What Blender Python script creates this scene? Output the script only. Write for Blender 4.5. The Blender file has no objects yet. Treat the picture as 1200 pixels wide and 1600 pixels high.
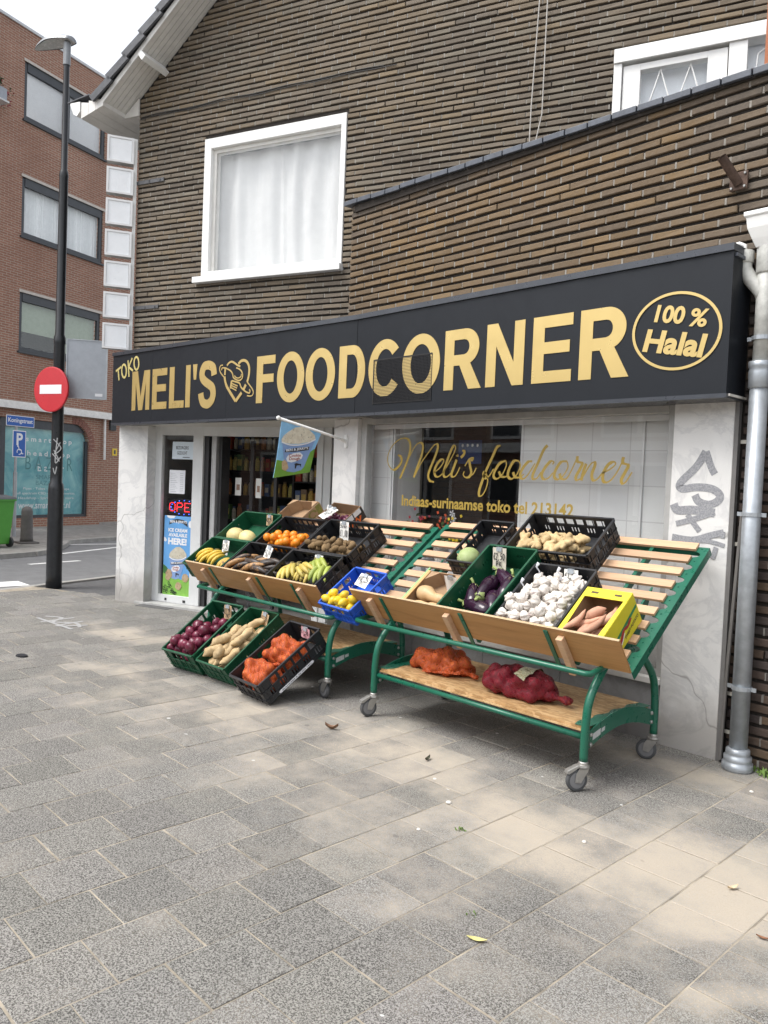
import bpy, bmesh, math, random
from mathutils import Matrix, Vector, noise as mnoise
R_ = math.radians
SC = bpy.context.scene
COL = SC.collection
rnd = random.Random(7)
# ------------------------------------------------------------------ camera, sky, sun, exposure
def setup():
    cd = bpy.data.cameras.new('camera'); co = bpy.data.objects.new('camera', cd); COL.objects.link(co); SC.camera = co
    yaw, pitch, roll, f = 0.808744, -0.0373038, -0.0407383, 1220.16
    fw = Vector((-math.sin(yaw)*math.cos(pitch), math.cos(yaw)*math.cos(pitch), math.sin(pitch)))
    r0 = Vector((math.cos(yaw), math.sin(yaw), 0)); d0 = fw.cross(r0)
    c, s = math.cos(roll), math.sin(roll)
    r = c*r0 + s*d0; d = -s*r0 + c*d0
    M = Matrix((r, -d, -fw)).transposed().to_4x4(); M.translation = (0, 0, 1.65)
    co.matrix_world = M
    cd.sensor_fit = 'VERTICAL'; cd.sensor_height = 36; cd.sensor_width = 27; cd.lens = f*36/1600
    cd.clip_start = .05; cd.clip_end = 600
    w = bpy.data.worlds.new('World'); SC.world = w; w.use_nodes = True
    nt = w.node_tree; bg = nt.nodes['Background']
    sky = nt.nodes.new('ShaderNodeTexSky'); sky.sky_type = 'NISHITA'; sky.sun_disc = False
    SUN_EL, SUN_AZ = R_(58), R_(205)
    sky.sun_elevation = SUN_EL; sky.sun_rotation = SUN_AZ; sky.dust_density = 2.5; sky.air_density = 1.0; sky.ozone_density = 1
    hs = nt.nodes.new('ShaderNodeHueSaturation'); hs.inputs['Saturation'].default_value = .22   # an overcast, nearly colourless sky
    hs.inputs['Value'].default_value = 1.0
    nt.links.new(sky.outputs[0], hs.inputs['Color']); nt.links.new(hs.outputs[0], bg.inputs[0]); bg.inputs[1].default_value = .15
    sd = bpy.data.lights.new('sun', 'SUN'); so = bpy.data.objects.new('sun', sd); COL.objects.link(so)
    sd.energy = 1.15; sd.angle = R_(28); sd.color = (1, .97, .92)
    dirv = Vector((math.sin(SUN_AZ)*math.cos(SUN_EL), math.cos(SUN_AZ)*math.cos(SUN_EL), math.sin(SUN_EL)))
    so.rotation_euler = (-dirv).to_track_quat('-Z', 'Y').to_euler()
    SC.view_settings.view_transform = 'Standard'; SC.view_settings.look = 'None'
    SC.view_settings.exposure = 1.15; SC.view_settings.gamma = 1
    SC.cycles.max_bounces = 8; SC.cycles.transparent_max_bounces = 12
setup()
# ------------------------------------------------------------------ frames: A = world axes (shop window), B = the gable, turned 20.5 degrees
G = 0.357787
U = Vector((math.cos(G), math.sin(G), 0)); N = Vector((-math.sin(G), math.cos(G), 0))
MB_ = Matrix.Rotation(G, 4, 'Z')
KB = 7.5176
# ------------------------------------------------------------------ materials
def nn(nt, t, **kw):
    n = nt.nodes.new(t)
    for k, v in kw.items(): setattr(n, k, v)
    return n
def base(name):
    m = bpy.data.materials.new(name); m.use_nodes = True; nt = m.node_tree
    return m, nt, nt.nodes['Principled BSDF'], nt.links.new
def coords(nt, kind='Object', scale=(1,1,1), loc=(0,0,0), rot=(0,0,0)):
    tc = nn(nt, 'ShaderNodeTexCoord'); mp = nn(nt, 'ShaderNodeMapping')
    nt.links.new(tc.outputs[kind], mp.inputs[0])
    mp.inputs['Scale'].default_value = scale; mp.inputs['Location'].default_value = loc; mp.inputs['Rotation'].default_value = rot
    return mp.outputs[0]
def noise(nt, vec, scale, detail=4, rough=.6, dist=0):
    n = nn(nt, 'ShaderNodeTexNoise'); n.inputs['Scale'].default_value = scale; n.inputs['Detail'].default_value = detail
    n.inputs['Roughness'].default_value = rough; n.inputs['Distortion'].default_value = dist
    nt.links.new(vec, n.inputs['Vector']); return n.outputs['Fac']
def ramp(nt, fac, stops, interp='LINEAR'):
    r = nn(nt, 'ShaderNodeValToRGB'); e = r.color_ramp.elements; r.color_ramp.interpolation = interp
    while len(e) > 1: e.remove(e[0])
    e[0].position = stops[0][0]; e[0].color = c4(stops[0][1])
    for p, c in stops[1:]:
        x = e.new(p); x.color = c4(c)
    nt.links.new(fac, r.inputs[0]); return r.outputs[0]
def c4(c):
    if isinstance(c, (int, float)): c = (c, c, c)
    return (c[0], c[1], c[2], 1)
def mix(nt, fac, a, b, mode='MIX'):
    m = nn(nt, 'ShaderNodeMix', data_type='RGBA', blend_type=mode)
    for i, v in ((0, fac), (6, a), (7, b)):
        if hasattr(v, 'is_linked'): nt.links.new(v, m.inputs[i])
        elif i == 0: m.inputs[0].default_value = v
        else: m.inputs[i].default_value = c4(v)
    return m.outputs[2]
def math_(nt, op, a, b=0, clamp=False):
    m = nn(nt, 'ShaderNodeMath', operation=op); m.use_clamp = clamp
    for i, v in ((0, a), (1, b)):
        if hasattr(v, 'is_linked'): nt.links.new(v, m.inputs[i])
        else: m.inputs[i].default_value = v
    return m.outputs[0]
def bump(nt, bs, h, strength=.3, dist=.01):
    b = nn(nt, 'ShaderNodeBump'); b.inputs['Strength'].default_value = strength; b.inputs['Distance'].default_value = dist
    nt.links.new(h, b.inputs['Height']); nt.links.new(b.outputs[0], bs.inputs['Normal'])
MATS = {}
def mat(name, col, rough=.55, metal=0, var=.12, scale=9, bmp=0, bscale=80, bdist=.004, emit=0):
    if name in MATS: return MATS[name]
    m, nt, bs, L = base(name)
    v = coords(nt)
    f = noise(nt, v, scale, 5, .65)
    lo = tuple(x*(1-var) for x in col); hi = tuple(min(1, x*(1+var)) for x in col)
    L(ramp(nt, f, [(.3, lo), (.7, hi)]), bs.inputs['Base Color'])
    f2 = noise(nt, v, scale*3, 3)
    rr = ramp(nt, f2, [(.3, max(0, rough-.08)), (.7, min(1, rough+.08))]); L(rr, bs.inputs['Roughness'])
    bs.inputs['Metallic'].default_value = metal
    if bmp: bump(nt, bs, noise(nt, v, bscale, 4), bmp, bdist)
    if emit:
        bs.inputs['Emission Color'].default_value = c4(col); bs.inputs['Emission Strength'].default_value = emit
    MATS[name] = m; return m
def mat_brick_mesh(name, grey):
    m, nt, bs, L = base(name)
    at = nn(nt, 'ShaderNodeAttribute'); at.attribute_name = 'Col'
    v = coords(nt)
    f = noise(nt, v, 28, 6, .7); f2 = noise(nt, v, 1.3, 3)
    c = mix(nt, ramp(nt, f, [(.35, 0.0), (.75, .55)]), at.outputs['Color'], grey)
    c = mix(nt, ramp(nt, f2, [(.35, 0.0), (.75, .5)]), c, mix(nt, .55, c, grey))
    spk = noise(nt, v, 160, 2)
    c = mix(nt, ramp(nt, spk, [(.62, 0.0), (.72, .5)]), c, (.02, .018, .015))
    L(c, bs.inputs['Base Color']); bs.inputs['Roughness'].default_value = .85
    bump(nt, bs, noise(nt, v, 90, 6, .7), .55, .006)
    return m
def mat_brick_tex(name, c1, c2, mortar, axes, bw=.22, rh=.0625, ms=.009):
    m, nt, bs, L = base(name)
    tc = nn(nt, 'ShaderNodeTexCoord'); sp = nn(nt, 'ShaderNodeSeparateXYZ'); cb = nn(nt, 'ShaderNodeCombineXYZ')
    L(tc.outputs['Object'], sp.inputs[0])
    L(sp.outputs[axes[0]], cb.inputs[0]); L(sp.outputs[axes[1]], cb.inputs[1])
    b = nn(nt, 'ShaderNodeTexBrick'); L(cb.outputs[0], b.inputs['Vector'])
    b.inputs['Scale'].default_value = 1; b.inputs['Brick Width'].default_value = bw; b.inputs['Row Height'].default_value = rh
    b.inputs['Mortar Size'].default_value = ms; b.inputs['Bias'].default_value = 0; b.inputs['Mortar Smooth'].default_value = .1
    b.inputs['Color1'].default_value = c4(c1); b.inputs['Color2'].default_value = c4(c2); b.inputs['Mortar'].default_value = c4(mortar)
    f = noise(nt, tc.outputs['Object'], .7, 5); f2 = noise(nt, tc.outputs['Object'], 25, 4)
    c = mix(nt, ramp(nt, f, [(.4, 0.0), (.75, .45)]), b.outputs['Color'], tuple(x*.55 for x in c1))
    c = mix(nt, ramp(nt, f2, [(.4, 0.0), (.8, .4)]), c, tuple(x*.6 for x in c2))
    L(c, bs.inputs['Base Color']); bs.inputs['Roughness'].default_value = .88
    bump(nt, bs, math_(nt, 'SUBTRACT', 1, b.outputs['Fac']), .5, .01)
    return m
def mat_marble(name, basec, vein, dirt=0.3):
    m, nt, bs, L = base(name)
    v = coords(nt)
    w = noise(nt, v, 2.2, 8, .62, 1.6); d = noise(nt, v, 1.1, 4, .6, .5); fine = noise(nt, v, 260, 2)
    c = mix(nt, ramp(nt, w, [(.44, 0.0), (.5, .42), (.56, 0.0)]), basec, vein)
    c = mix(nt, ramp(nt, d, [(.4, 0.0), (.7, .6)]), c, tuple(x*.78 for x in basec))
    c = mix(nt, ramp(nt, fine, [(.55, 0.0), (.75, .22)]), c, vein)
    sp = nn(nt, 'ShaderNodeSeparateXYZ'); L(v, sp.inputs[0])
    z = math_(nt, 'ADD', sp.outputs[2], math_(nt, 'MULTIPLY', noise(nt, v, 5, 4), -.35))
    dz = math_(nt, 'MULTIPLY', ramp(nt, z, [(0.0, 1.0), (.28, 0.0)]), dirt)
    c = mix(nt, dz, c, (.16, .13, .10))
    # a few dark cracks
    vo = nn(nt, 'ShaderNodeTexVoronoi', feature='DISTANCE_TO_EDGE'); vo.inputs['Scale'].default_value = .55
    wv = nn(nt, 'ShaderNodeMapping'); L(v, wv.inputs[0])
    nz = nn(nt, 'ShaderNodeTexNoise'); nz.inputs['Scale'].default_value = 4; L(v, nz.inputs['Vector'])
    av = nn(nt, 'ShaderNodeMix', data_type='VECTOR'); av.inputs[0].default_value = .25; L(v, av.inputs[4]); L(nz.outputs['Color'], av.inputs[5])
    L(av.outputs[1], vo.inputs['Vector'])
    c = mix(nt, ramp(nt, vo.outputs['Distance'], [(0.0, .6), (.0035, 0.0)]), c, (.14, .13, .12))
    L(c, bs.inputs['Base Color']); bs.inputs['Roughness'].default_value = .42
    bump(nt, bs, noise(nt, v, 120, 3), .1, .003)
    return m
def mat_wood(name, c1, c2, axis=0, scale=1.0, rough=.5):
    m, nt, bs, L = base(name)
    s = [22*scale]*3; s[axis] = 1.2*scale
    v = coords(nt, scale=s)
    f = noise(nt, v, 1.0, 8, .65, 1.2); f2 = noise(nt, v, 7, 3)
    oi = nn(nt, 'ShaderNodeObjectInfo')
    c = ramp(nt, f, [(.3, c2), (.5, c1), (.62, tuple(x*.85 for x in c1)), (.75, c1)])
    c = mix(nt, ramp(nt, f2, [(.5, 0.0), (.8, .35)]), c, c2)
    hs = nn(nt, 'ShaderNodeHueSaturation'); L(c, hs.inputs['Color'])
    L(math_(nt, 'ADD', math_(nt, 'MULTIPLY', oi.outputs['Random'], .3), .85), hs.inputs['Value'])
    L(hs.outputs[0], bs.inputs['Base Color']); bs.inputs['Roughness'].default_value = rough
    bump(nt, bs, f, .12, .003)
    return m
def mat_glass(name, tint=(1,1,1), gloss=1.0):
    m, nt, bs, L = base(name)
    nt.nodes.remove(bs); out = nt.nodes['Material Output']
    lw = nn(nt, 'ShaderNodeLayerWeight'); lw.inputs[0].default_value = .5      # Schlick from the facing angle: the same from both sides
    fr = math_(nt, 'ADD', .035, math_(nt, 'MULTIPLY', math_(nt, 'POWER', lw.outputs['Facing'], 4.5), .96))
    tr = nn(nt, 'ShaderNodeBsdfTransparent'); tr.inputs[0].default_value = c4(tint)
    gl = nn(nt, 'ShaderNodeBsdfGlossy'); gl.inputs['Roughness'].default_value = .0; gl.inputs[0].default_value = (.95,.97,.97,1)
    ms = nn(nt, 'ShaderNodeMixShader')
    L(math_(nt, 'MULTIPLY', fr, gloss, True), ms.inputs[0]); L(tr.outputs[0], ms.inputs[1]); L(gl.outputs[0], ms.inputs[2])
    L(ms.outputs[0], out.inputs[0]); return m
def mat_net(name, c1, c2, thread, scale=90):
    m, nt, bs, L = base(name)
    v = coords(nt)
    f = noise(nt, v, 10, 4); c = ramp(nt, f, [(.35, c1), (.65, c2)])
    w = nn(nt, 'ShaderNodeTexWave', wave_type='BANDS', bands_direction='DIAGONAL'); w.inputs['Scale'].default_value = scale; w.inputs['Distortion'].default_value = 3
    w.inputs['Detail'].default_value = 1; L(v, w.inputs['Vector'])
    v2 = coords(nt, rot=(0, 1.2, 1.57))
    w2 = nn(nt, 'ShaderNodeTexWave', wave_type='BANDS', bands_direction='DIAGONAL'); w2.inputs['Scale'].default_value = scale; w2.inputs['Distortion'].default_value = 3
    L(v2, w2.inputs['Vector'])
    mx = math_(nt, 'MAXIMUM', w.outputs['Fac'], w2.outputs['Fac'])
    c = mix(nt, ramp(nt, mx, [(.72, 0.0), (.9, .8)]), c, thread)
    L(c, bs.inputs['Base Color']); bs.inputs['Roughness'].default_value = .45
    bump(nt, bs, mx, .4, .003)
    return m
def mat_spots(name, c1, c2, spot, rough=.5, sscale=14, thr=.62, bmp=.1, scale=5, grad=None):
    m, nt, bs, L = base(name)
    v = coords(nt); oi = nn(nt, 'ShaderNodeObjectInfo')
    av = nn(nt, 'ShaderNodeVectorMath', operation='ADD'); L(v, av.inputs[0]); 
    cx = nn(nt, 'ShaderNodeCombineXYZ'); L(math_(nt, 'MULTIPLY', oi.outputs['Random'], 37), cx.inputs[0]); L(cx.outputs[0], av.inputs[1])
    p = av.outputs[0]
    c = ramp(nt, noise(nt, p, scale*4, 4), [(.35, c1), (.65, c2)])
    c = mix(nt, ramp(nt, noise(nt, p, sscale*3, 5, .7), [(thr, 0.0), (thr+.08, .85)]), c, spot)
    hs = nn(nt, 'ShaderNodeHueSaturation'); L(c, hs.inputs['Color'])
    L(math_(nt, 'ADD', math_(nt, 'MULTIPLY', oi.outputs['Random'], .35), .8), hs.inputs['Value'])
    L(hs.outputs[0], bs.inputs['Base Color']); bs.inputs['Roughness'].default_value = rough
    bump(nt, bs, noise(nt, p, 180, 3), bmp, .003)
    return m
# ------------------------------------------------------------------ mesh builder
class MB:
    def __init__(s, M=None): s.v = []; s.f = []; s.c = []; s.M = M; s.use_c = False
    def add(s, vs, fs, col=None):
        o = len(s.v)
        for p in vs:
            p = Vector(p); s.v.append(s.M @ p if s.M else p); s.c.append(col or (1,1,1))
        if col: s.use_c = True
        s.f += [tuple(i+o for i in f) for f in fs]
    def bx(s, x0, x1, y0, y1, z0, z1, col=None, skip=()):
        vs = [(x0,y0,z0),(x1,y0,z0),(x1,y1,z0),(x0,y1,z0),(x0,y0,z1),(x1,y0,z1),(x1,y1,z1),(x0,y1,z1)]
        fs = {'b':(0,3,2,1),'t':(4,5,6,7),'f':(0,1,5,4),'r':(1,2,6,5),'k':(2,3,7,6),'l':(3,0,4,7)}
        s.add(vs, [v for k, v in fs.items() if k not in skip], col)
    def prism(s, poly, fn, a, b, col=None):
        n = len(poly); vs = [fn(p, a) for p in poly] + [fn(p, b) for p in poly]
        s.add(vs, [tuple(range(n))[::-1], tuple(range(n, 2*n))] + [(i, (i+1) % n, n+(i+1) % n, n+i) for i in range(n)], col)
    def tube(s, pts, r, n=10, cap=True, sq=1.0):
        pts = [Vector(p) for p in pts]; m = len(pts); rs = r if isinstance(r, (list, tuple)) else [r]*m
        t0 = (pts[1]-pts[0]).normalized(); up = Vector((0,0,1)) if abs(t0.z) < .9 else Vector((0,1,0))
        a = t0.cross(up).normalized(); vs = []
        for i in range(m):
            t = (pts[min(i+1, m-1)]-pts[max(i-1, 0)]).normalized()
            a = (a - a.dot(t)*t).normalized(); b = t.cross(a)
            for k in range(n):
                an = 2*math.pi*k/n; vs.append(pts[i] + (a*math.cos(an) + b*math.sin(an)*sq)*rs[i])
        fs = [(i*n+k, i*n+(k+1) % n, (i+1)*n+(k+1) % n, (i+1)*n+k) for i in range(m-1) for k in range(n)]
        if cap: fs += [tuple(range(n))[::-1], tuple(range((m-1)*n, m*n))]
        s.add(vs, fs)
    def lathe(s, prof, n=16, o=(0,0,0), ax='z', ridge=0, nr=0):
        vs = []; o = Vector(o)
        for (r, z) in prof:
            for k in range(n):
                an = 2*math.pi*k/n; q = r*(1+ridge*math.cos(nr*an))
                x, y = q*math.cos(an), q*math.sin(an)
                vs.append(o + Vector({'z':(x,y,z),'x':(z,x,y),'y':(x,z,y)}[ax]))
        m = len(prof)
        fs = [(i*n+k, i*n+(k+1) % n, (i+1)*n+(k+1) % n, (i+1)*n+k) for i in range(m-1) for k in range(n)]
        fs += [tuple(range(n))[::-1], tuple(range((m-1)*n, m*n))]
        s.add(vs, fs)
    def mesh(s, name, smooth=False):
        me = bpy.data.meshes.new(name); me.from_pydata([tuple(v) for v in s.v], [], s.f)
        bm = bmesh.new(); bm.from_mesh(me); bmesh.ops.recalc_face_normals(bm, faces=bm.faces); bm.to_mesh(me); bm.free()
        if s.use_c:
            ca = me.color_attributes.new('Col', 'FLOAT_COLOR', 'POINT')
            for i, c in enumerate(s.c): ca.data[i].color = (*c, 1)
        if smooth:
            for p in me.polygons: p.use_smooth = True
        return me
    def build(s, name, m, parent=None, smooth=False, bevel=0, loc=None):
        me = s.mesh(name, smooth); me.materials.append(m)
        return link(name, me, parent, bevel, loc)
def link(name, me, parent=None, bevel=0, loc=None):
    o = bpy.data.objects.new(name, me); COL.objects.link(o)
    if parent: o.parent = parent
    if loc: o.location = loc
    if bevel:
        b = o.modifiers.new('bevel', 'BEVEL'); b.width = bevel; b.segments = 2; b.limit_method = 'ANGLE'; b.angle_limit = R_(40)
        b.harden_normals = False
    return o
def tag(o, label, cat, group=None):
    o['label'] = label; o['category'] = cat
    if group: o['group'] = group
    return o
def empty(name, label, cat, group=None, M=None, loc=None):
    o = bpy.data.objects.new(name, None); COL.objects.link(o); o.empty_display_size = .05
    if M is not None: o.matrix_world = M
    if loc: o.location = loc
    return tag(o, label, cat, group)
def struct(o): o['kind'] = 'structure'; return o
def copy_tree(o, parent=None):
    c = o.copy(); COL.objects.link(c)
    if parent: c.parent = parent
    for ch in list(o.children): copy_tree(ch, c)
    return c
def smoothpts(pts, k=5, closed=False):
    P = [Vector(p) for p in pts]
    if len(P) < 3: return P
    out = []
    for i in range(len(P)-1):
        p0 = P[i-1] if i > 0 else (P[-2] if closed else P[0]); p1 = P[i]; p2 = P[i+1]
        p3 = P[i+2] if i+2 < len(P) else (P[1] if closed else P[-1])
        for j in range(k):
            t = j/k
            out.append(.5*((2*p1) + (p2-p0)*t + (2*p0-5*p1+4*p2-p3)*t*t + (3*p1-p0-3*p2+p3)*t**3))
    out.append(P[-1]); return out
def ribbon(mb, pts, width, fn, off, thick=.003, k=5, smooth=True):
    """flat stroke of some thickness; width: number or f(direction, position 0..1); fn(x, z, out) -> 3D"""
    P = smoothpts([(p[0], p[1]) for p in pts], k) if smooth else [Vector((p[0], p[1])) for p in pts]
    n = len(P); Lf = []; Rt = []
    for i in range(n):
        d0 = (P[i]-P[i-1]).normalized() if i else (P[1]-P[0]).normalized()
        d1 = (P[i+1]-P[i]).normalized() if i < n-1 else d0
        t = (d0+d1); t = t.normalized() if t.length > 1e-5 else d1
        nrm = Vector((-t[1], t[0])); w = width(t, i/(n-1)) if callable(width) else width
        cs = max(.45, nrm.dot(Vector((-d1[1], d1[0])))); w = w/cs
        Lf.append(P[i]+nrm*w/2); Rt.append(P[i]-nrm*w/2)
    vs = [fn(p[0], p[1], off+thick) for p in Lf] + [fn(p[0], p[1], off+thick) for p in Rt] + [fn(p[0], p[1], off) for p in Lf] + [fn(p[0], p[1], off) for p in Rt]
    fs = []
    for i in range(n-1):
        fs += [(i, i+1, n+i+1, n+i), (i, 2*n+i, 2*n+i+1, i+1), (n+i, n+i+1, 3*n+i+1, 3*n+i)]
    fs += [(0, n, 3*n, 2*n), (n-1, 3*n-1, 4*n-1, 2*n-1)] if False else []
    mb.add(vs, fs)
def poly(mb, pts, fn, off, thick=.003):
    mb.prism(pts, lambda p, o: fn(p[0], p[1], o), off, off+thick)
def text_mesh(body, offset=0, shear=0):
    d = bpy.data.curves.new('text', 'FONT'); d.body = body; d.offset = offset; d.shear = shear; d.resolution_u = 4
    o = bpy.data.objects.new('text', d); COL.objects.link(o)
    dg = bpy.context.evaluated_depsgraph_get(); me = bpy.data.meshes.new_from_object(o.evaluated_get(dg))
    vs = [tuple(v.co) for v in me.vertices]; fs = [tuple(p.vertices) for p in me.polygons]
    bpy.data.objects.remove(o); bpy.data.curves.remove(d); bpy.data.meshes.remove(me)
    return vs, fs
def text_fit(mb, body, x0, x1, z0, z1, fn, off, offset=0.0, shear=0, keep=False):
    """writing filling a box; fn(x, z, out)"""
    vs, fs = text_mesh(body, offset, shear)
    if not vs: return
    ax = min(v[0] for v in vs); bx = max(v[0] for v in vs); az = min(v[1] for v in vs); bz = max(v[1] for v in vs)
    sx = (x1-x0)/(bx-ax); sz = (z1-z0)/max(1e-6, bz-az)
    mb.add([fn(x0+(v[0]-ax)*sx, z0+(v[1]-az)*sz, off) for v in vs], fs)
def fA(y):   return lambda x, z, o: Vector((x, y-o, z))
def fB(n):   return lambda x, z, o: U*x + N*(n-o) + Vector((0,0,z))
def blob_mesh(spheres, voxel, name, disp=0, dscale=20, smooth_it=3):
    """one closed skin over a heap of spheres"""
    bm = bmesh.new()
    for (c, r, sc) in spheres:
        M = Matrix.Translation(c) @ (sc if isinstance(sc, Matrix) else Matrix.Diagonal((*(sc or (1,1,1)), 1)))
        bmesh.ops.create_icosphere(bm, subdivisions=3, radius=r, matrix=M)
    me = bpy.data.meshes.new('tmp'); bm.to_mesh(me); bm.free()
    o = bpy.data.objects.new('tmp', me); COL.objects.link(o)
    r = o.modifiers.new('r', 'REMESH'); r.mode = 'VOXEL'; r.voxel_size = voxel
    s = o.modifiers.new('s', 'SMOOTH'); s.iterations = smooth_it; s.factor = .5
    dg = bpy.context.evaluated_depsgraph_get(); out = bpy.data.meshes.new_from_object(o.evaluated_get(dg))
    bpy.data.objects.remove(o); bpy.data.meshes.remove(me); out.name = name
    if disp:
        for v in out.vertices: v.co += v.normal*mnoise.noise(v.co*dscale)*disp
    for p in out.polygons: p.use_smooth = True
    return out
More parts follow.
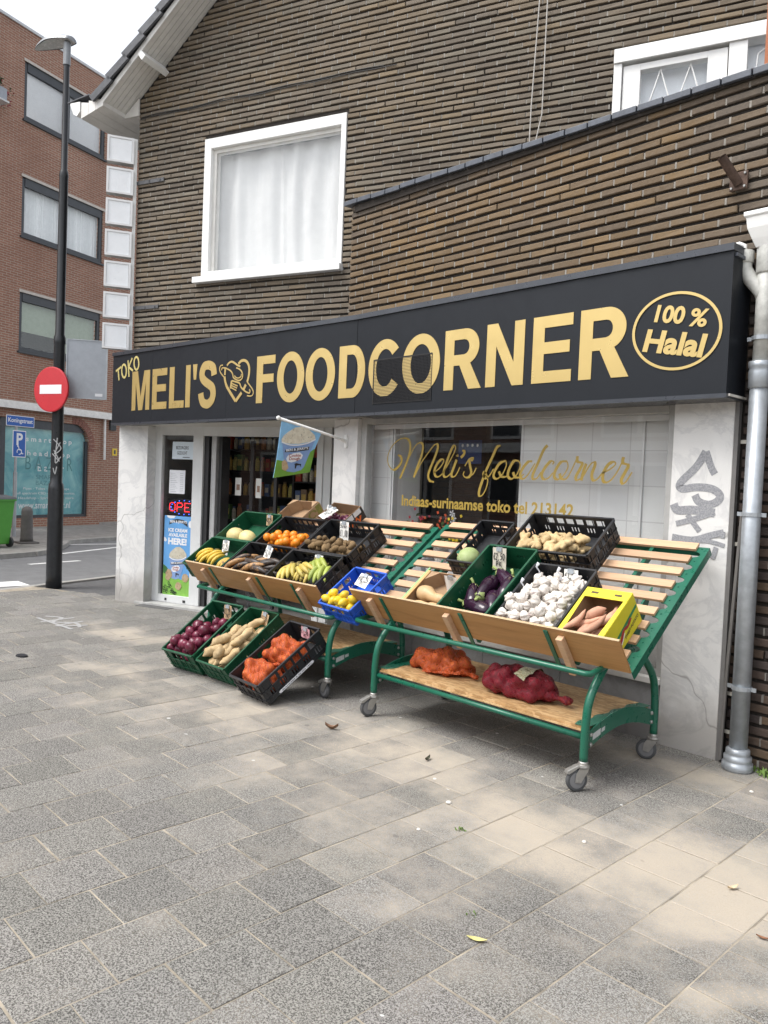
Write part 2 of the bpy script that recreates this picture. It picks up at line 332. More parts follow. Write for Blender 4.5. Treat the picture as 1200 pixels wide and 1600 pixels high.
BAKE = {
 'script': [[[-5.041,1.907],[-4.999,1.888],[-4.99,1.845],[-5.035,1.796],[-5.095,1.771],[-5.154,1.814],[-5.172,1.882],[-5.141,1.96],[-5.075,2.022],[-4.995,2.055],[-4.927,2.05],[-4.892,2.011],[-4.888,1.95],[-4.922,1.845],[-5.001,1.696]],[[-4.922,1.836],[-4.855,1.95],[-4.806,2.001],[-4.761,2.015],[-4.733,1.987],[-4.742,1.912],[-4.782,1.818],[-4.828,1.709]],[[-4.815,1.724],[-4.744,1.837],[-4.66,1.931],[-4.6,1.99],[-4.564,1.999],[-4.555,1.967],[-4.582,1.894],[-4.633,1.792],[-4.654,1.727],[-4.633,1.686],[-4.582,1.675]],[[-4.587,1.756],[-4.527,1.794],[-4.486,1.84],[-4.482,1.867],[-4.513,1.867],[-4.554,1.83],[-4.582,1.775],[-4.573,1.734],[-4.541,1.72],[-4.499,1.74],[-4.459,1.786],[-4.398,1.877],[-4.36,1.94],[-4.354,1.98],[-4.38,1.98],[-4.418,1.913],[-4.455,1.822],[-4.476,1.758],[-4.468,1.727],[-4.437,1.723],[-4.396,1.751]],[[-4.335,1.868],[-4.364,1.801],[-4.385,1.751],[-4.377,1.727],[-4.347,1.729],[-4.32,1.761],[-4.296,1.806]],[[-4.34,1.899],[-4.328,1.904],[-4.327,1.893]],[[-4.278,1.944],[-4.254,1.939],[-4.258,1.913],[-4.289,1.886]],[[-4.241,1.816],[-4.198,1.873],[-4.159,1.882],[-4.175,1.86]],[[-4.198,1.873],[-4.184,1.816],[-4.169,1.764],[-4.19,1.728],[-4.23,1.723],[-4.254,1.745],[-4.244,1.771]],[[-4.19,1.728],[-4.146,1.756],[-4.117,1.804]],[[-3.879,1.983],[-3.915,1.969],[-3.954,1.896],[-4.013,1.784],[-4.052,1.688],[-4.076,1.618],[-4.074,1.579],[-4.046,1.58],[-4.01,1.629],[-3.992,1.698],[-4.006,1.75],[-4.029,1.771],[-4.039,1.749],[-4.01,1.719],[-3.978,1.742],[-3.938,1.798]],[[-3.82,1.863],[-3.879,1.841],[-3.926,1.777],[-3.933,1.734],[-3.898,1.719],[-3.847,1.757],[-3.812,1.826],[-3.82,1.863]],[[-3.882,1.778],[-3.859,1.741],[-3.813,1.737],[-3.782,1.764]],[[-3.697,1.864],[-3.742,1.859],[-3.784,1.795],[-3.791,1.743],[-3.753,1.722],[-3.704,1.76],[-3.676,1.828],[-3.697,1.864]],[[-3.743,1.775],[-3.722,1.739],[-3.677,1.735],[-3.64,1.761]],[[-3.565,1.86],[-3.608,1.854],[-3.661,1.792],[-3.671,1.74],[-3.638,1.725],[-3.597,1.762],[-3.539,1.845]],[[-3.432,1.982],[-3.466,1.947],[-3.509,1.855],[-3.553,1.763],[-3.551,1.727],[-3.515,1.733],[-3.481,1.78]],[[-3.382,1.839],[-3.368,1.857],[-3.401,1.861],[-3.452,1.805],[-3.473,1.755],[-3.453,1.727],[-3.412,1.736],[-3.373,1.777]],[[-3.255,1.863],[-3.307,1.857],[-3.35,1.797],[-3.359,1.747],[-3.329,1.728],[-3.284,1.754],[-3.245,1.818],[-3.255,1.863]],[[-3.314,1.773],[-3.298,1.737],[-3.254,1.735],[-3.212,1.799],[-3.167,1.897]],[[-3.167,1.902],[-3.165,1.863],[-3.125,1.849],[-3.143,1.805],[-3.173,1.751],[-3.163,1.727],[-3.135,1.738]],[[-3.092,1.848],[-3.111,1.791],[-3.127,1.725]],[[-3.119,1.743],[-3.059,1.84],[-3.025,1.858],[-3.02,1.836],[-3.041,1.773],[-3.031,1.732],[-2.998,1.736],[-2.958,1.784]],[[-2.958,1.78],[-2.892,1.814],[-2.857,1.847],[-2.873,1.863],[-2.914,1.842],[-2.948,1.785],[-2.95,1.733],[-2.923,1.717],[-2.882,1.739],[-2.834,1.805],[-2.798,1.885]],[[-2.798,1.897],[-2.801,1.857],[-2.759,1.839],[-2.777,1.797],[-2.805,1.741],[-2.798,1.715],[-2.773,1.723],[-2.727,1.793]]],
 'logo': [[[2.349,2.822],[2.386,2.849],[2.43,2.857],[2.475,2.842],[2.527,2.815],[2.578,2.797]],[[2.545,2.826],[2.588,2.852],[2.637,2.856],[2.688,2.835],[2.721,2.79],[2.729,2.744],[2.723,2.691],[2.702,2.631]],[[2.702,2.631],[2.744,2.594],[2.788,2.554],[2.808,2.519],[2.792,2.489],[2.75,2.483],[2.707,2.491]],[[2.682,2.605],[2.648,2.557]],[[2.324,2.79],[2.321,2.723]],[[2.282,2.832],[2.243,2.827],[2.225,2.801],[2.237,2.764],[2.275,2.726],[2.322,2.695]],[[2.318,2.708],[2.331,2.659],[2.361,2.603],[2.422,2.537],[2.522,2.439]],[[2.522,2.439],[2.618,2.524]],[[2.266,2.778],[2.268,2.798],[2.297,2.802],[2.357,2.788],[2.423,2.76],[2.456,2.727],[2.471,2.691],[2.516,2.665],[2.574,2.652],[2.616,2.67],[2.627,2.704],[2.606,2.744],[2.567,2.77],[2.516,2.787]],[[2.489,2.707],[2.522,2.684],[2.566,2.679],[2.602,2.694],[2.604,2.717]],[[2.429,2.576],[2.447,2.657]],[[2.447,2.657],[2.518,2.641],[2.581,2.622],[2.608,2.582],[2.653,2.549],[2.705,2.524],[2.748,2.514],[2.759,2.533],[2.746,2.552]],[[2.449,2.629],[2.552,2.595]],[[2.44,2.608],[2.543,2.574]],[[2.435,2.587],[2.535,2.549]]],
 'graffiti': [[[-2.124,1.788],[-2.151,1.835],[-2.188,1.931]],[[-2.188,1.931],[-2.244,1.834],[-2.344,1.729],[-2.331,1.69],[-2.237,1.703],[-2.143,1.697],[-2.089,1.665],[-2.091,1.627],[-2.147,1.596],[-2.217,1.612],[-2.244,1.654]],[[-2.382,1.59],[-2.354,1.551],[-2.253,1.557],[-2.111,1.545]],[[-2.286,1.526],[-2.233,1.461],[-2.201,1.424]],[[-2.359,1.462],[-2.225,1.505],[-2.111,1.55]],[[-2.38,1.376],[-2.242,1.367],[-2.122,1.406],[-2.047,1.428]],[[-2.383,1.341],[-2.242,1.358],[-2.144,1.366],[-2.038,1.345]],[[-2.05,1.433],[-2.054,1.392]],[[-2.089,1.332],[-2.109,1.258]]],
 'toko': [[[0.064,2.909],[0.191,2.955]],[[0.118,2.927],[0.149,2.791]],[[0.317,2.897],[0.315,2.866],[0.306,2.841],[0.29,2.824],[0.27,2.819],[0.248,2.826],[0.229,2.844],[0.215,2.871],[0.208,2.903],[0.209,2.933],[0.218,2.959],[0.235,2.975],[0.255,2.98],[0.276,2.973],[0.296,2.954],[0.31,2.928],[0.317,2.897]],[[0.35,3.023],[0.383,2.821]],[[0.449,3.045],[0.368,2.94],[0.473,2.889]],[[0.602,2.97],[0.599,2.941],[0.589,2.917],[0.572,2.902],[0.552,2.897],[0.53,2.904],[0.512,2.922],[0.499,2.948],[0.493,2.978],[0.495,3.007],[0.506,3.031],[0.523,3.046],[0.543,3.05],[0.565,3.043],[0.583,3.025],[0.596,2.999],[0.602,2.97]]],
}
# ------------------------------------------------------------------ ground
def mat_paving():
    m, nt, bs, L = base('paving')
    at = nn(nt, 'ShaderNodeAttribute'); at.attribute_name = 'Col'
    v = coords(nt)
    # exposed aggregate: pale worms on dark
    w = noise(nt, v, 165, 3, .6, .9)
    worm = ramp(nt, w, [(.45, 0.0), (.54, 1.0)])
    c = mix(nt, worm, (.061, .058, .053), (.30, .29, .269))
    c = mix(nt, .55, c, mix(nt, 1.0, c, at.outputs['Color'], 'MULTIPLY'))
    big = noise(nt, v, 1.4, 5, .6)
    c = mix(nt, ramp(nt, big, [(.4, 0.0), (.75, .14)]), c, (.12, .12, .118))
    # blown sand lying on the slabs
    sp = nn(nt, 'ShaderNodeSeparateXYZ'); L(v, sp.inputs[0])
    tot = None
    for (cx, cy, rx, ry, a, wgt) in [(-2.1,3.1,.75,.42,-.3,.72),(-1.35,3.3,.62,.42,-.6,.85),(-3.3,3.35,1.0,.42,-.1,.66),(-4.6,3.0,1.0,.4,.2,.55),(-1.3,3.0,.4,.22,.1,.75),(-3.4,3.0,3.2,.8,0,.34),(-3.0,2.7,1.6,.5,-.2,.40),(-5.2,2.9,1.8,.7,.1,.36),(-7.5,3.6,.8,.3,.2,.55),(-6.0,2.85,.9,.18,.25,.45),(-1.0,2.6,.35,.1,.9,.5),(-.9,3.6,.5,.8,0,.6),(-2.0,4.55,.9,.25,0,.5)]:
        cs, sn = math.cos(a), math.sin(a)
        dx = math_(nt, 'SUBTRACT', sp.outputs[0], cx); dy = math_(nt, 'SUBTRACT', sp.outputs[1], cy)
        ex = math_(nt, 'DIVIDE', math_(nt, 'ADD', math_(nt, 'MULTIPLY', dx, cs), math_(nt, 'MULTIPLY', dy, sn)), rx)
        ey = math_(nt, 'DIVIDE', math_(nt, 'SUBTRACT', math_(nt, 'MULTIPLY', dy, cs), math_(nt, 'MULTIPLY', dx, sn)), ry)
        d = math_(nt, 'ADD', math_(nt, 'MULTIPLY', ex, ex), math_(nt, 'MULTIPLY', ey, ey))
        gsn = math_(nt, 'MULTIPLY', math_(nt, 'POWER', 2.7183, math_(nt, 'MULTIPLY', d, -.8)), wgt)
        tot = gsn if tot is None else math_(nt, 'MAXIMUM', tot, gsn)
    sn1 = noise(nt, v, 3.2, 6, .65); sn2 = noise(nt, v, 150, 2, .5)
    s = math_(nt, 'ADD', math_(nt, 'MULTIPLY', tot, 1.32), math_(nt, 'MULTIPLY', math_(nt, 'SUBTRACT', sn1, .5), 1.6))
    s = math_(nt, 'ADD', s, math_(nt, 'MULTIPLY', math_(nt, 'SUBTRACT', .5, w), 2.7))
    rs = nn(nt, 'ShaderNodeSeparateColor'); L(at.outputs['Color'], rs.inputs[0])     # some slabs hold more sand than their neighbours
    s = math_(nt, 'ADD', s, math_(nt, 'MULTIPLY', math_(nt, 'SUBTRACT', rs.outputs[0], .92), .48))
    sand = ramp(nt, s, [(.38, 0.0), (.8, .6), (1.15, .84)])
    c = mix(nt, sand, c, mix(nt, sn2, (.42, .36, .285), (.51, .445, .36)))
    # pale specks, dark spots
    sk = noise(nt, v, 14, 1, .3)
    c = mix(nt, ramp(nt, sk, [(.815, 0.0), (.825, .85)]), c, (.6, .6, .58))
    sk2 = nn(nt, 'ShaderNodeTexNoise'); sk2.inputs['Scale'].default_value = 5.3; L(v, sk2.inputs['Vector'])
    c = mix(nt, ramp(nt, sk2.outputs['Fac'], [(.73, 0.0), (.75, .4)]), c, (.05, .05, .05))
    L(c, bs.inputs['Base Color']); bs.inputs['Roughness'].default_value = .9
    bump(nt, bs, w, .25, .004)
    return m
PAVE = mat_paving()
SAND = mat('jointsand', (.31, .272, .215), .95, var=.5, scale=5, bmp=.4, bscale=200)
def ground():
    mb = MB(); px, py = .3065, .318
    r = random.Random(3)
    i0, i1 = -40, 14
    for i in range(i0, i1):
        x = -2.333 + i*px
        off = 0 if i % 2 == 0 else py*.5
        for j in range(-8, 34):
            y = 1.289 + off - 4*py + j*py + r.uniform(-.003, .003)
            xc, yc = x+px/2, y+py/2
            uu = U.x*xc + U.y*yc
            if uu < -9.15 + .15: continue
            nb = -U.y*xc + U.x*yc
            if yc > 5.9 and xc > -5.9: continue
            if nb > 7.75: continue
            g = .0022 + r.uniform(0, .0018); h = .006
            dz = [r.uniform(-.0012, .0012) for _ in range(4)]; b = r.uniform(-.0006, .0016)
            x0, x1, y0, y1 = x+g, x+px-g, y+g, y+py-g
            t = [(x0,y0),(x1,y0),(x1,y1),(x0,y1)]
            k = .0035
            ti = [(x0+k,y0+k),(x1-k,y0+k),(x1-k,y1-k),(x0+k,y1-k)]
            s = r.uniform(.72, 1.15); col = (s, s*r.uniform(.98,1.01), s*r.uniform(.96,1.02))
            vs = [(p[0],p[1],-.03) for p in t] + [(p[0],p[1],b+dz[q]-.002) for q, p in enumerate(t)] + [(p[0],p[1],b+dz[q]) for q, p in enumerate(ti)]
            fs = [(q,(q+1)%4,4+(q+1)%4,4+q) for q in range(4)] + [(4+q,4+(q+1)%4,8+(q+1)%4,8+q) for q in range(4)] + [(8,9,10,11)]
            mb.add(vs, fs, col)
    o = struct(mb.build('pavement', PAVE))
    # sand bed showing in the joints
    mb = MB(MB_); mb.bx(-9.25, 12, -9, 7.7, -.02, -.0022); mb.build('sand_joints', SAND)['kind'] = 'structure'
    a = mat('asphalt', (.17, .172, .175), .9, var=.12, scale=3, bmp=.5, bscale=150)
    mb = MB(); mb.add([(-250,-250,-.035),(250,-250,-.035),(250,250,-.035),(-250,250,-.035)], [(0,1,2,3)]); struct(mb.build('road', a))
    # kerb along the near pavement and the far pavement with its bump-out
    kb = mat('kerbstone', (.33, .32, .30), .85, var=.2, scale=6, bmp=.3)
    mb = MB(MB_)
    y = -9
    while y < 16: mb.bx(-9.28, -9.16, y+.004, y+.996, -.2, -.002); y += 1
    struct(mb.build('kerb', kb))
    fp = [(-12.62, -6), (-12.62, 10.55), (-12.85, 11.1), (-13.6, 12.1), (-14.2, 12.75), (-14.3, 13.4), (-14.3, 30), (-17.86, 30), (-17.86, -6)]
    mb = MB(MB_); mb.prism(fp, lambda p, z: Vector((p[0], p[1], z)), -.2, .055)
    struct(mb.build('far_pavement', mat('farpaving', (.27, .255, .235), .9, var=.25, scale=5, bmp=.4, bscale=60)))
    mb = MB(MB_)
    for a_, b_ in zip(fp[:7], fp[1:7]):
        d = Vector(b_)-Vector(a_); n = max(1, round(d.length/.9)); t = d.normalized(); q = Vector((-t[1], t[0]))
        for k in range(n):
            p0 = Vector(a_)+d*(k/n)+t*.004; p1 = Vector(a_)+d*((k+1)/n)-t*.004
            mb.prism([p0+q*-.002, p1+q*-.002, p1-q*-.0-t*0+q*-.13, p0+q*-.13], lambda p, z: Vector((p[0], p[1], z)), -.2, .058)
    struct(mb.build('kerb', kb))
    wp = mat('roadpaint', (.78, .78, .76), .7, var=.12, scale=12)
    def line(p, q, w):
        mb = MB(); p = Vector((*p, -.031)); q = Vector((*q, -.031)); t = (q-p).normalized(); s = Vector((-t[1], t[0], 0))*w/2
        mb.add([p-s, q-s, q+s, p+s], [(0,1,2,3)]); struct(mb.build('road_marking', wp))
    line((-17.75,6.2), (-17.4,8.6), .12); line((-15.6,5.9), (-17.1,8.4), .12); line((-14.15,4.95), (-14.4,5.95), .12)
    line((-11.85,3.0), (-11.85,4.08), .5)
    # darker asphalt apron with cracks by the pole
    mb = MB(); mb.add([(-11.6,4.72,-.029),(-10.6,3.2,-.029),(-9.9,4.3,-.029),(-11.2,6.6,-.029),(-11.95,5.6,-.029)], [(0,1,2,3,4)])
    struct(mb.build('asphalt_patch', mat('patch', (.10, .10, .102), .92, var=.2, scale=9, bmp=.5, bscale=140)))
ground()
# ------------------------------------------------------------------ bricks laid one by one
def brick_wall(name, a0, a1, z0, z1, fn, pal, openings=(), inside=None, pitch=.0625, bl=.225, parent=None, seed=1, m=None, gap=.021, depth=.022, tone=None):
    r = random.Random(seed); mb = MB(); row = 0; z = z0
    while z < z1-.02:
        zz0, zz1 = z+gap/2, z+pitch-gap/2
        a = a0 - (bl/2 if row % 2 else 0) - r.uniform(0, .03)
        while a < a1:
            L = bl*r.choice([1, 1, 1, 1, .97, 1.03]); b0, b1 = max(a, a0)+.005, min(a+L, a1)-.005; a += L
            if b1-b0 < .03: continue
            segs = [(b0, b1)]
            for (oa, ob, oc, od) in openings:
                if zz1 > oc and zz0 < od:
                    ns = []
                    for (p, q) in segs:
                        if q <= oa or p >= ob: ns.append((p, q))
                        else:
                            if p < oa-.03: ns.append((p, oa-.004))
                            if q > ob+.03: ns.append((ob+.004, q))
                    segs = ns
            for (p, q) in segs:
                if inside:
                    lim = inside((zz0+zz1)/2)
                    if lim is None: continue
                    p, q = max(p, lim[0]), min(q, lim[1])
                    if q-p < .02: continue
                tn = tone(p, zz0) if tone else .5+.6*mnoise.noise(Vector((p*.8, zz0*1.3, seed)))
                tn = min(.999, max(0, tn+r.uniform(-.32, .32))); col = pal[int(tn*len(pal))]; k = r.uniform(.82, 1.15); col = tuple(x*k for x in col)
                d = r.uniform(-.003, .003); e = [r.uniform(-.002, .002) for _ in range(4)]
                k2 = .004
                wz = .0025*math.sin(p*3.1+row*1.7)+r.uniform(-.0015,.0015); za, zb_ = zz0+wz, zz1+wz; jz = lambda: r.uniform(-.0022,.0022)
                P = [(p,za),(q,za),(q,zb_),(p,zb_)]; P = [(a_+jz(), b_+jz()) for a_, b_ in P]; Q = [(p+k2,za+k2),(q-k2,za+k2),(q-k2,zb_-k2),(p+k2,zb_-k2)]
                vs = [fn(x, w, -depth) for x, w in P] + [fn(x, w, d-k2) for x, w in P] + [fn(x, w+e[i]*.5, d+e[i]) for i, (x, w) in enumerate(Q)]
                fs = [(i,(i+1)%4,4+(i+1)%4,4+i) for i in range(4)] + [(4+i,4+(i+1)%4,8+(i+1)%4,8+i) for i in range(4)] + [(8,9,10,11)]
                mb.add(vs, fs, col)
                # pale mortar in the upright joint, flush-ish
                if q < a1-.02 and r.random() < .93:
                    mc = r.uniform(.20, .34); mm = (mc, mc*.95, mc*.86); o = r.uniform(-.006, .0)
                    x0, x1 = q-.001, q+.012
                    if not any(zz1 > oc and zz0 < od and x1 > oa and x0 < ob for (oa, ob, oc, od) in openings) and (not inside or x1 < lim[1]):
                        mb.add([fn(x0,zz0,-depth), fn(x1,zz0,-depth), fn(x1,zz1,-depth), fn(x0,zz1,-depth), fn(x0,zz0,o), fn(x1,zz0,o), fn(x1,zz1,o), fn(x0,zz1,o)],
                               [(4,5,6,7),(0,1,5,4),(1,2,6,5),(2,3,7,6),(3,0,4,7)], mm)
        z += pitch; row += 1
    me = mb.mesh(name); me.materials.append(m)
    return link(name, me, parent)
BR_GABLE = mat_brick_mesh('brick_brown', (.195, .16, .12))
BR_EXT = mat_brick_mesh('brick_ochre', (.17, .135, .10))
BR_DARK = mat_brick_mesh('brick_dark', (.06, .045, .04))
JOINT = mat('rakedjoint', (.028, .023, .019), .95, var=.3, scale=30, bmp=.5)
WHITE = mat('whitepaint', (.80, .80, .78), .45, var=.05, scale=6, bmp=.04)
GREYW = mat('eavespaint', (.70, .685, .65), .55, var=.10, scale=5, bmp=.06)
ALU = mat('whitealuminium', (.66, .67, .67), .4, var=.06, scale=4)
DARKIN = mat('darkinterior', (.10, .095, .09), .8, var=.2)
GLASS = mat_glass('clearglass'); GLASS2 = mat_glass('houseglass', gloss=1.15)
MARBLE = mat_marble('marble_pale', (.72, .715, .70), (.42, .425, .44), .5)
MARBLE2 = mat_marble('marble_grey', (.30, .305, .315), (.17, .175, .18), .35)
ROOF_TILE = mat('rooftile', (.085, .088, .098), .6, var=.3, scale=7, bmp=.2)
LEAD = mat('leadcoping', (.075, .085, .105), .42, var=.25, scale=20, bmp=.1)
shop = empty('corner_shop_building', 'brown brick corner shop building with a steep gable and pale marble pillars below', 'building')
NG = KB+.1   # gable face
def building():
    # gable: backing, bricks
    zl = lambda uu: 6.39+.83*(uu+7.34)-.03
    ridge_u = -2.6; right_u = 2.1
    mb = MB(MB_)
    win = (-6.285, -4.335, 4.03, 5.70); door = (-1.475, .35, 3.3, 5.79)
    # backing wall in pieces round the openings
    d = NG+.019
    def strip(u0, u1, z0, z1): mb.bx(u0, u1, d, d+.28, z0, z1)
    strip(-7.355, -6.285, 2.28, 6.36); strip(-6.285, -4.335, 2.28, 4.03); strip(-6.285, -4.335, 5.70, 6.36); strip(-4.335, -1.475, 2.28, 6.36)
    strip(-1.475, .35, 2.28, 3.3); strip(-1.475, .35, 5.79, 6.36); strip(.35, 2.0, 2.28, 6.36)
    mb.prism([(-7.355, 6.36), (2.0, 6.36), (ridge_u, zl(ridge_u))], lambda p, y: Vector((p[0], y, p[1])), d, d+.28)
    mb.bx(-7.355, -7.1, d+.28, d+6, 2.28, 6.2)   # side wall along the street
    mb.build('gable_backing', JOINT, shop)
    def inside(z):
        lo = -7.355 if z < 6.38 else -7.34+(z-6.36)/.83
        hi = 2.0 if z < 6.38 else 2.0-(z-6.38)*(2.0-ridge_u)/(zl(ridge_u)-6.38)
        return (lo, hi) if hi-lo > .1 else None
    pal = [(.205,.155,.095), (.19,.145,.095), (.17,.133,.09), (.185,.147,.105), (.17,.14,.107), (.18,.157,.122), (.14,.115,.088), (.125,.104,.082)]
    brick_wall('gable_bricks', -7.355, 2.0, 3.0, 10.0, fB(NG), pal, (win, door), inside, parent=shop, seed=4, m=BR_GABLE)
    # big window
    w = MB(); f = fB(NG); u0, u1, z0, z1 = win
    def fr(mb, a, b, c, e, o0, o1): mb.prism([(a,c),(b,c),(b,e),(a,e)], lambda p, o: f(p[0], p[1], o), o0, o1)
    fr(w, u0, u0+.10, z0+.02, z1, -.12, .012); fr(w, u1-.062, u1, z0+.02, z1, -.12, .012); fr(w, u0+.10, u1-.062, z1-.12, z1, -.12, .011)
    fr(w, u0+.10, u1-.062, z0+.02, z0+.085, -.12, .009)
    wo = w.build('window', WHITE, shop, bevel=.004)
    w = MB(); fr(w, u0+.10, u0+.145, z0+.085, z1-.12, -.12, -.04); fr(w, u1-.085, u1-.062, z0+.085, z1-.12, -.12, -.04); fr(w, u0+.145, u1-.085, z1-.165, z1-.12, -.12, -.041)
    w.build('frame', GREYW, wo)
    s = MB(); fr(s, u0-.085, u1+.015, z0-.055, z0+.018, -.10, .075); s.build('sill', WHITE, wo, bevel=.006)
    p = MB(); fr(p, u0+.1, u1-.062, z0+.08, z1-.12, -.062, -.056); p.build('pane', GLASS2, wo)
    c = MB(); nx, nz = 90, 26; vs = []
    for j in range(nz+1):
        t = j/nz; zz = z0+.06+(z1-z0-.2)*t
        for i in range(nx+1):
            x = i/nx; uu = u0+.06+(u1-u0-.12)*x
            amp = .009+.019*(1-abs(t-.55)); fold = math.sin(x*34+1.3*math.sin(x*9)+.8*math.sin(t*3))*amp + math.sin(x*71+t*2)*.005
            fold += .025*math.exp(-((x-.52-.03*(1-t)**2)/.012)**2)
            vs.append(f(uu, zz, -.19+fold))
    c.add(vs, [(j*(nx+1)+i, j*(nx+1)+i+1, (j+1)*(nx+1)+i+1, (j+1)*(nx+1)+i) for j in range(nz) for i in range(nx)])
    c.build('curtain', mat('curtain', (.64, .645, .64), .9, var=.04, bmp=.1, bscale=300), wo, smooth=True)
    bk = MB(MB_); bk.bx(u0-.1, u1+.1, NG+.6, NG+.62, z0-.1, z1+.1); bk.build('room_wall', mat('roomwall', (.45,.45,.44), .9), wo)
    # terrace door
    u0, u1, z0, z1 = door
    w = MB(); fr(w, u0, u1, z1-.13, z1, -.12, .03); fr(w, u0, u0+.075, z0, z1-.13, -.12, .012); fr(w, -.48, -.33, z0, z1-.13, -.12, .01); fr(w, u1-.08, u1, z0, z1-.13, -.12, .01)
    do = w.build('terrace_door', WHITE, shop, bevel=.004)
    w = MB(); fr(w, u0+.085, -1.235, z0, z1-.155, -.1, -.01); fr(w, -.655, -.49, z0, z1-.155, -.1, -.01); fr(w, -1.235, -.655, z1-.215, z1-.155, -.1, -.01); fr(w, -1.235, -.655, z0, z0+.5, -.1, -.01)
    w.build('door_leaf', WHITE, do, bevel=.003)
    p = MB(); fr(p, -1.235, -.655, z0+.5, z1-.215, -.06, -.052); fr(p, -.33, u1-.08, z0, z1-.18, -.06, -.052); p.build('pane', GLASS2, do)
    p = MB(); fr(p, -1.3, u1, z0, z1-.1, -.2, -.17); p.build('net_curtain', mat('netcurtain', (.78,.82,.86), .9, var=.05), do)
    p = MB(); zt = z1-.225
    for k in range(-1, 3):
        a = -1.19+.26*k
        for (x0, x1_) in ((a, a+.13), (a+.26, a+.13)):
            q0 = max(-1.235, min(-.655, x0)); q1 = max(-1.235, min(-.655, x1_))
            if abs(q0-q1) > .005: p.tube([f(q0, zt-.42*(1-(q0-x0)/(x1_-x0)), -.045), f(q1, zt-.42*(1-(q1-x0)/(x1_-x0)), -.045)], .006, 6)
    for cx in (-1.02, -.86): p.tube([f(cx+.06*math.cos(k*.5), zt-.46+.06*math.sin(k*.5), -.045) for k in range(13)], .005, 6)
    sp = [f(-.14+(.125-.011*k)*math.cos(2.6-k*.62), z1-.31+(.125-.011*k)*math.sin(2.6-k*.62), -.045) for k in range(11)]
    p.tube(sp, .006, 6); p.tube([sp[0], f(-.26, z1-.42, -.045), f(-.05, z1-.62, -.045)], .006, 6)
    p.build('grille', WHITE, do)
    # roof: slab with boarded soffit, verge tiles, bracket and boxed eaves
    ov = .38; cc, ss = 1/math.hypot(1, .83), .83/math.hypot(1, .83)
    zs = lambda uu: 6.39+.83*(uu+7.34)
    def slope(mb, t0, t1, n0, n1, h0, h1, side=1, tip=0):   # t along the slope from the eaves
        vs = []
        for n in (n0, n1):
            for (t, h) in ((t0,h0+tip),(t1,h0),(t1,h1),(t0,h1+tip)):
                uu = -7.95+t*cc-h*ss; z = zs(-7.95)+t*ss+h*cc
                if side < 0: uu = 2*ridge_u-uu
                vs.append(U*uu+N*n+Vector((0,0,z)))
        mb.add(vs, [(0,1,2,3),(7,6,5,4),(0,4,5,1),(1,5,6,2),(2,6,7,3),(3,7,4,0)])
    Ls = (ridge_u+7.95)/cc
    mb = MB()
    for side in (1, -1):
        nb = 6
        for k in range(nb):
            n0 = NG-ov+k*(ov+.02)/nb; slope(mb, .485, Ls, n0+.003, n0+(ov+.02)/nb-.003, 0, .022, side)
        slope(mb, .48, Ls, NG-ov-.02, NG-ov, -.012, .05, side)
    mb.build('soffit_boards', GREYW, shop)
    mb = MB()
    for side in (1, -1):
        slope(mb, .44, Ls+.08, NG-ov+.01, NG+6, .024, .09, side)
        t = .40; k = 0
        while t < Ls:
            slope(mb, t, t+.37, NG-ov-.06, NG-ov+.22, .075, .125, side, .045)
            slope(mb, t+.004, t+.365, NG-ov-.075, NG-ov-.045, .03, .12, side, .045)
            for q in range(20): slope(mb, t, t+.36, NG-ov+.23+q*.3, NG-ov+.50+q*.3, .07, .12, side, .04)
            t += .33; k += 1
    mb.build('roof_tiles', ROOF_TILE, shop)
    mb = MB(MB_)
    for a, b in ((-7.93, -7.81), (-7.806, -7.69), (-7.686, -7.565)):
        mb.prism([(a, 6.05+(a+7.93)*.28), (b, 6.05+(b+7.93)*.28), (b, 6.225), (a, 6.25)], lambda p, y: Vector((p[0], y, p[1])), NG-ov-.02, NG+6)
    mb.bx(-7.564, -7.356, NG+.002, NG+6, 6.152, 6.2); mb.prism([(-7.564,6.152),(-7.34,6.152),(-7.34,6.36),(-7.564,6.19)], lambda p, y: Vector((p[0], y, p[1])), NG-.03, NG-.008)
    mb.build('eaves_box', GREYW, shop)
    mb = MB(MB_)
    gp = [(-7.95,6.26),(-7.95,6.14),(-8.00,6.09),(-8.06,6.12),(-8.12,6.25),(-8.11,6.265)]
    gi = [(x+ (0.008 if x < -8.06 else -.006), z+.006) for x, z in gp[::-1]]
    mb.prism(gp+gi[1:-1], lambda p, y: Vector((p[0], y, p[1])), NG-ov-.02, NG+6)
    mb.prism(gp, lambda p, y: Vector((p[0], y, p[1])), NG-ov-.026, NG-ov-.018)
    mb.build('gutter', WHITE, shop)
    mb = MB(MB_); mb.prism([(-8.16,6.27),(-7.80,6.315),(-7.62,6.23),(-7.62,6.243),(-7.80,6.33),(-8.16,6.283)], lambda p, y: Vector((p[0], y, p[1])), NG-ov-.03, NG+.3); mb.build('gutter_lip', ROOF_TILE, shop)
    mb = MB(); b = U*-6.98+Vector((0,0,zs(-6.98)-.02))
    def rb(x0, x1, z0, z1, n0, n1):
        vs = []
        for n in (n0, n1):
            for (x, z) in ((x0,z0),(x1,z0),(x1,z1),(x0,z1)): vs.append(b+U*(x*cc-z*ss)+N*n+Vector((0,0,x*ss+z*cc)))
        mb.add(vs, [(0,1,2,3),(7,6,5,4),(0,4,5,1),(1,5,6,2),(2,6,7,3),(3,7,4,0)])
    rb(-.035, .035, -.10, .012, NG-ov-.035, NG+.01)
    mb.build('verge_bracket', WHITE, shop, bevel=.006)
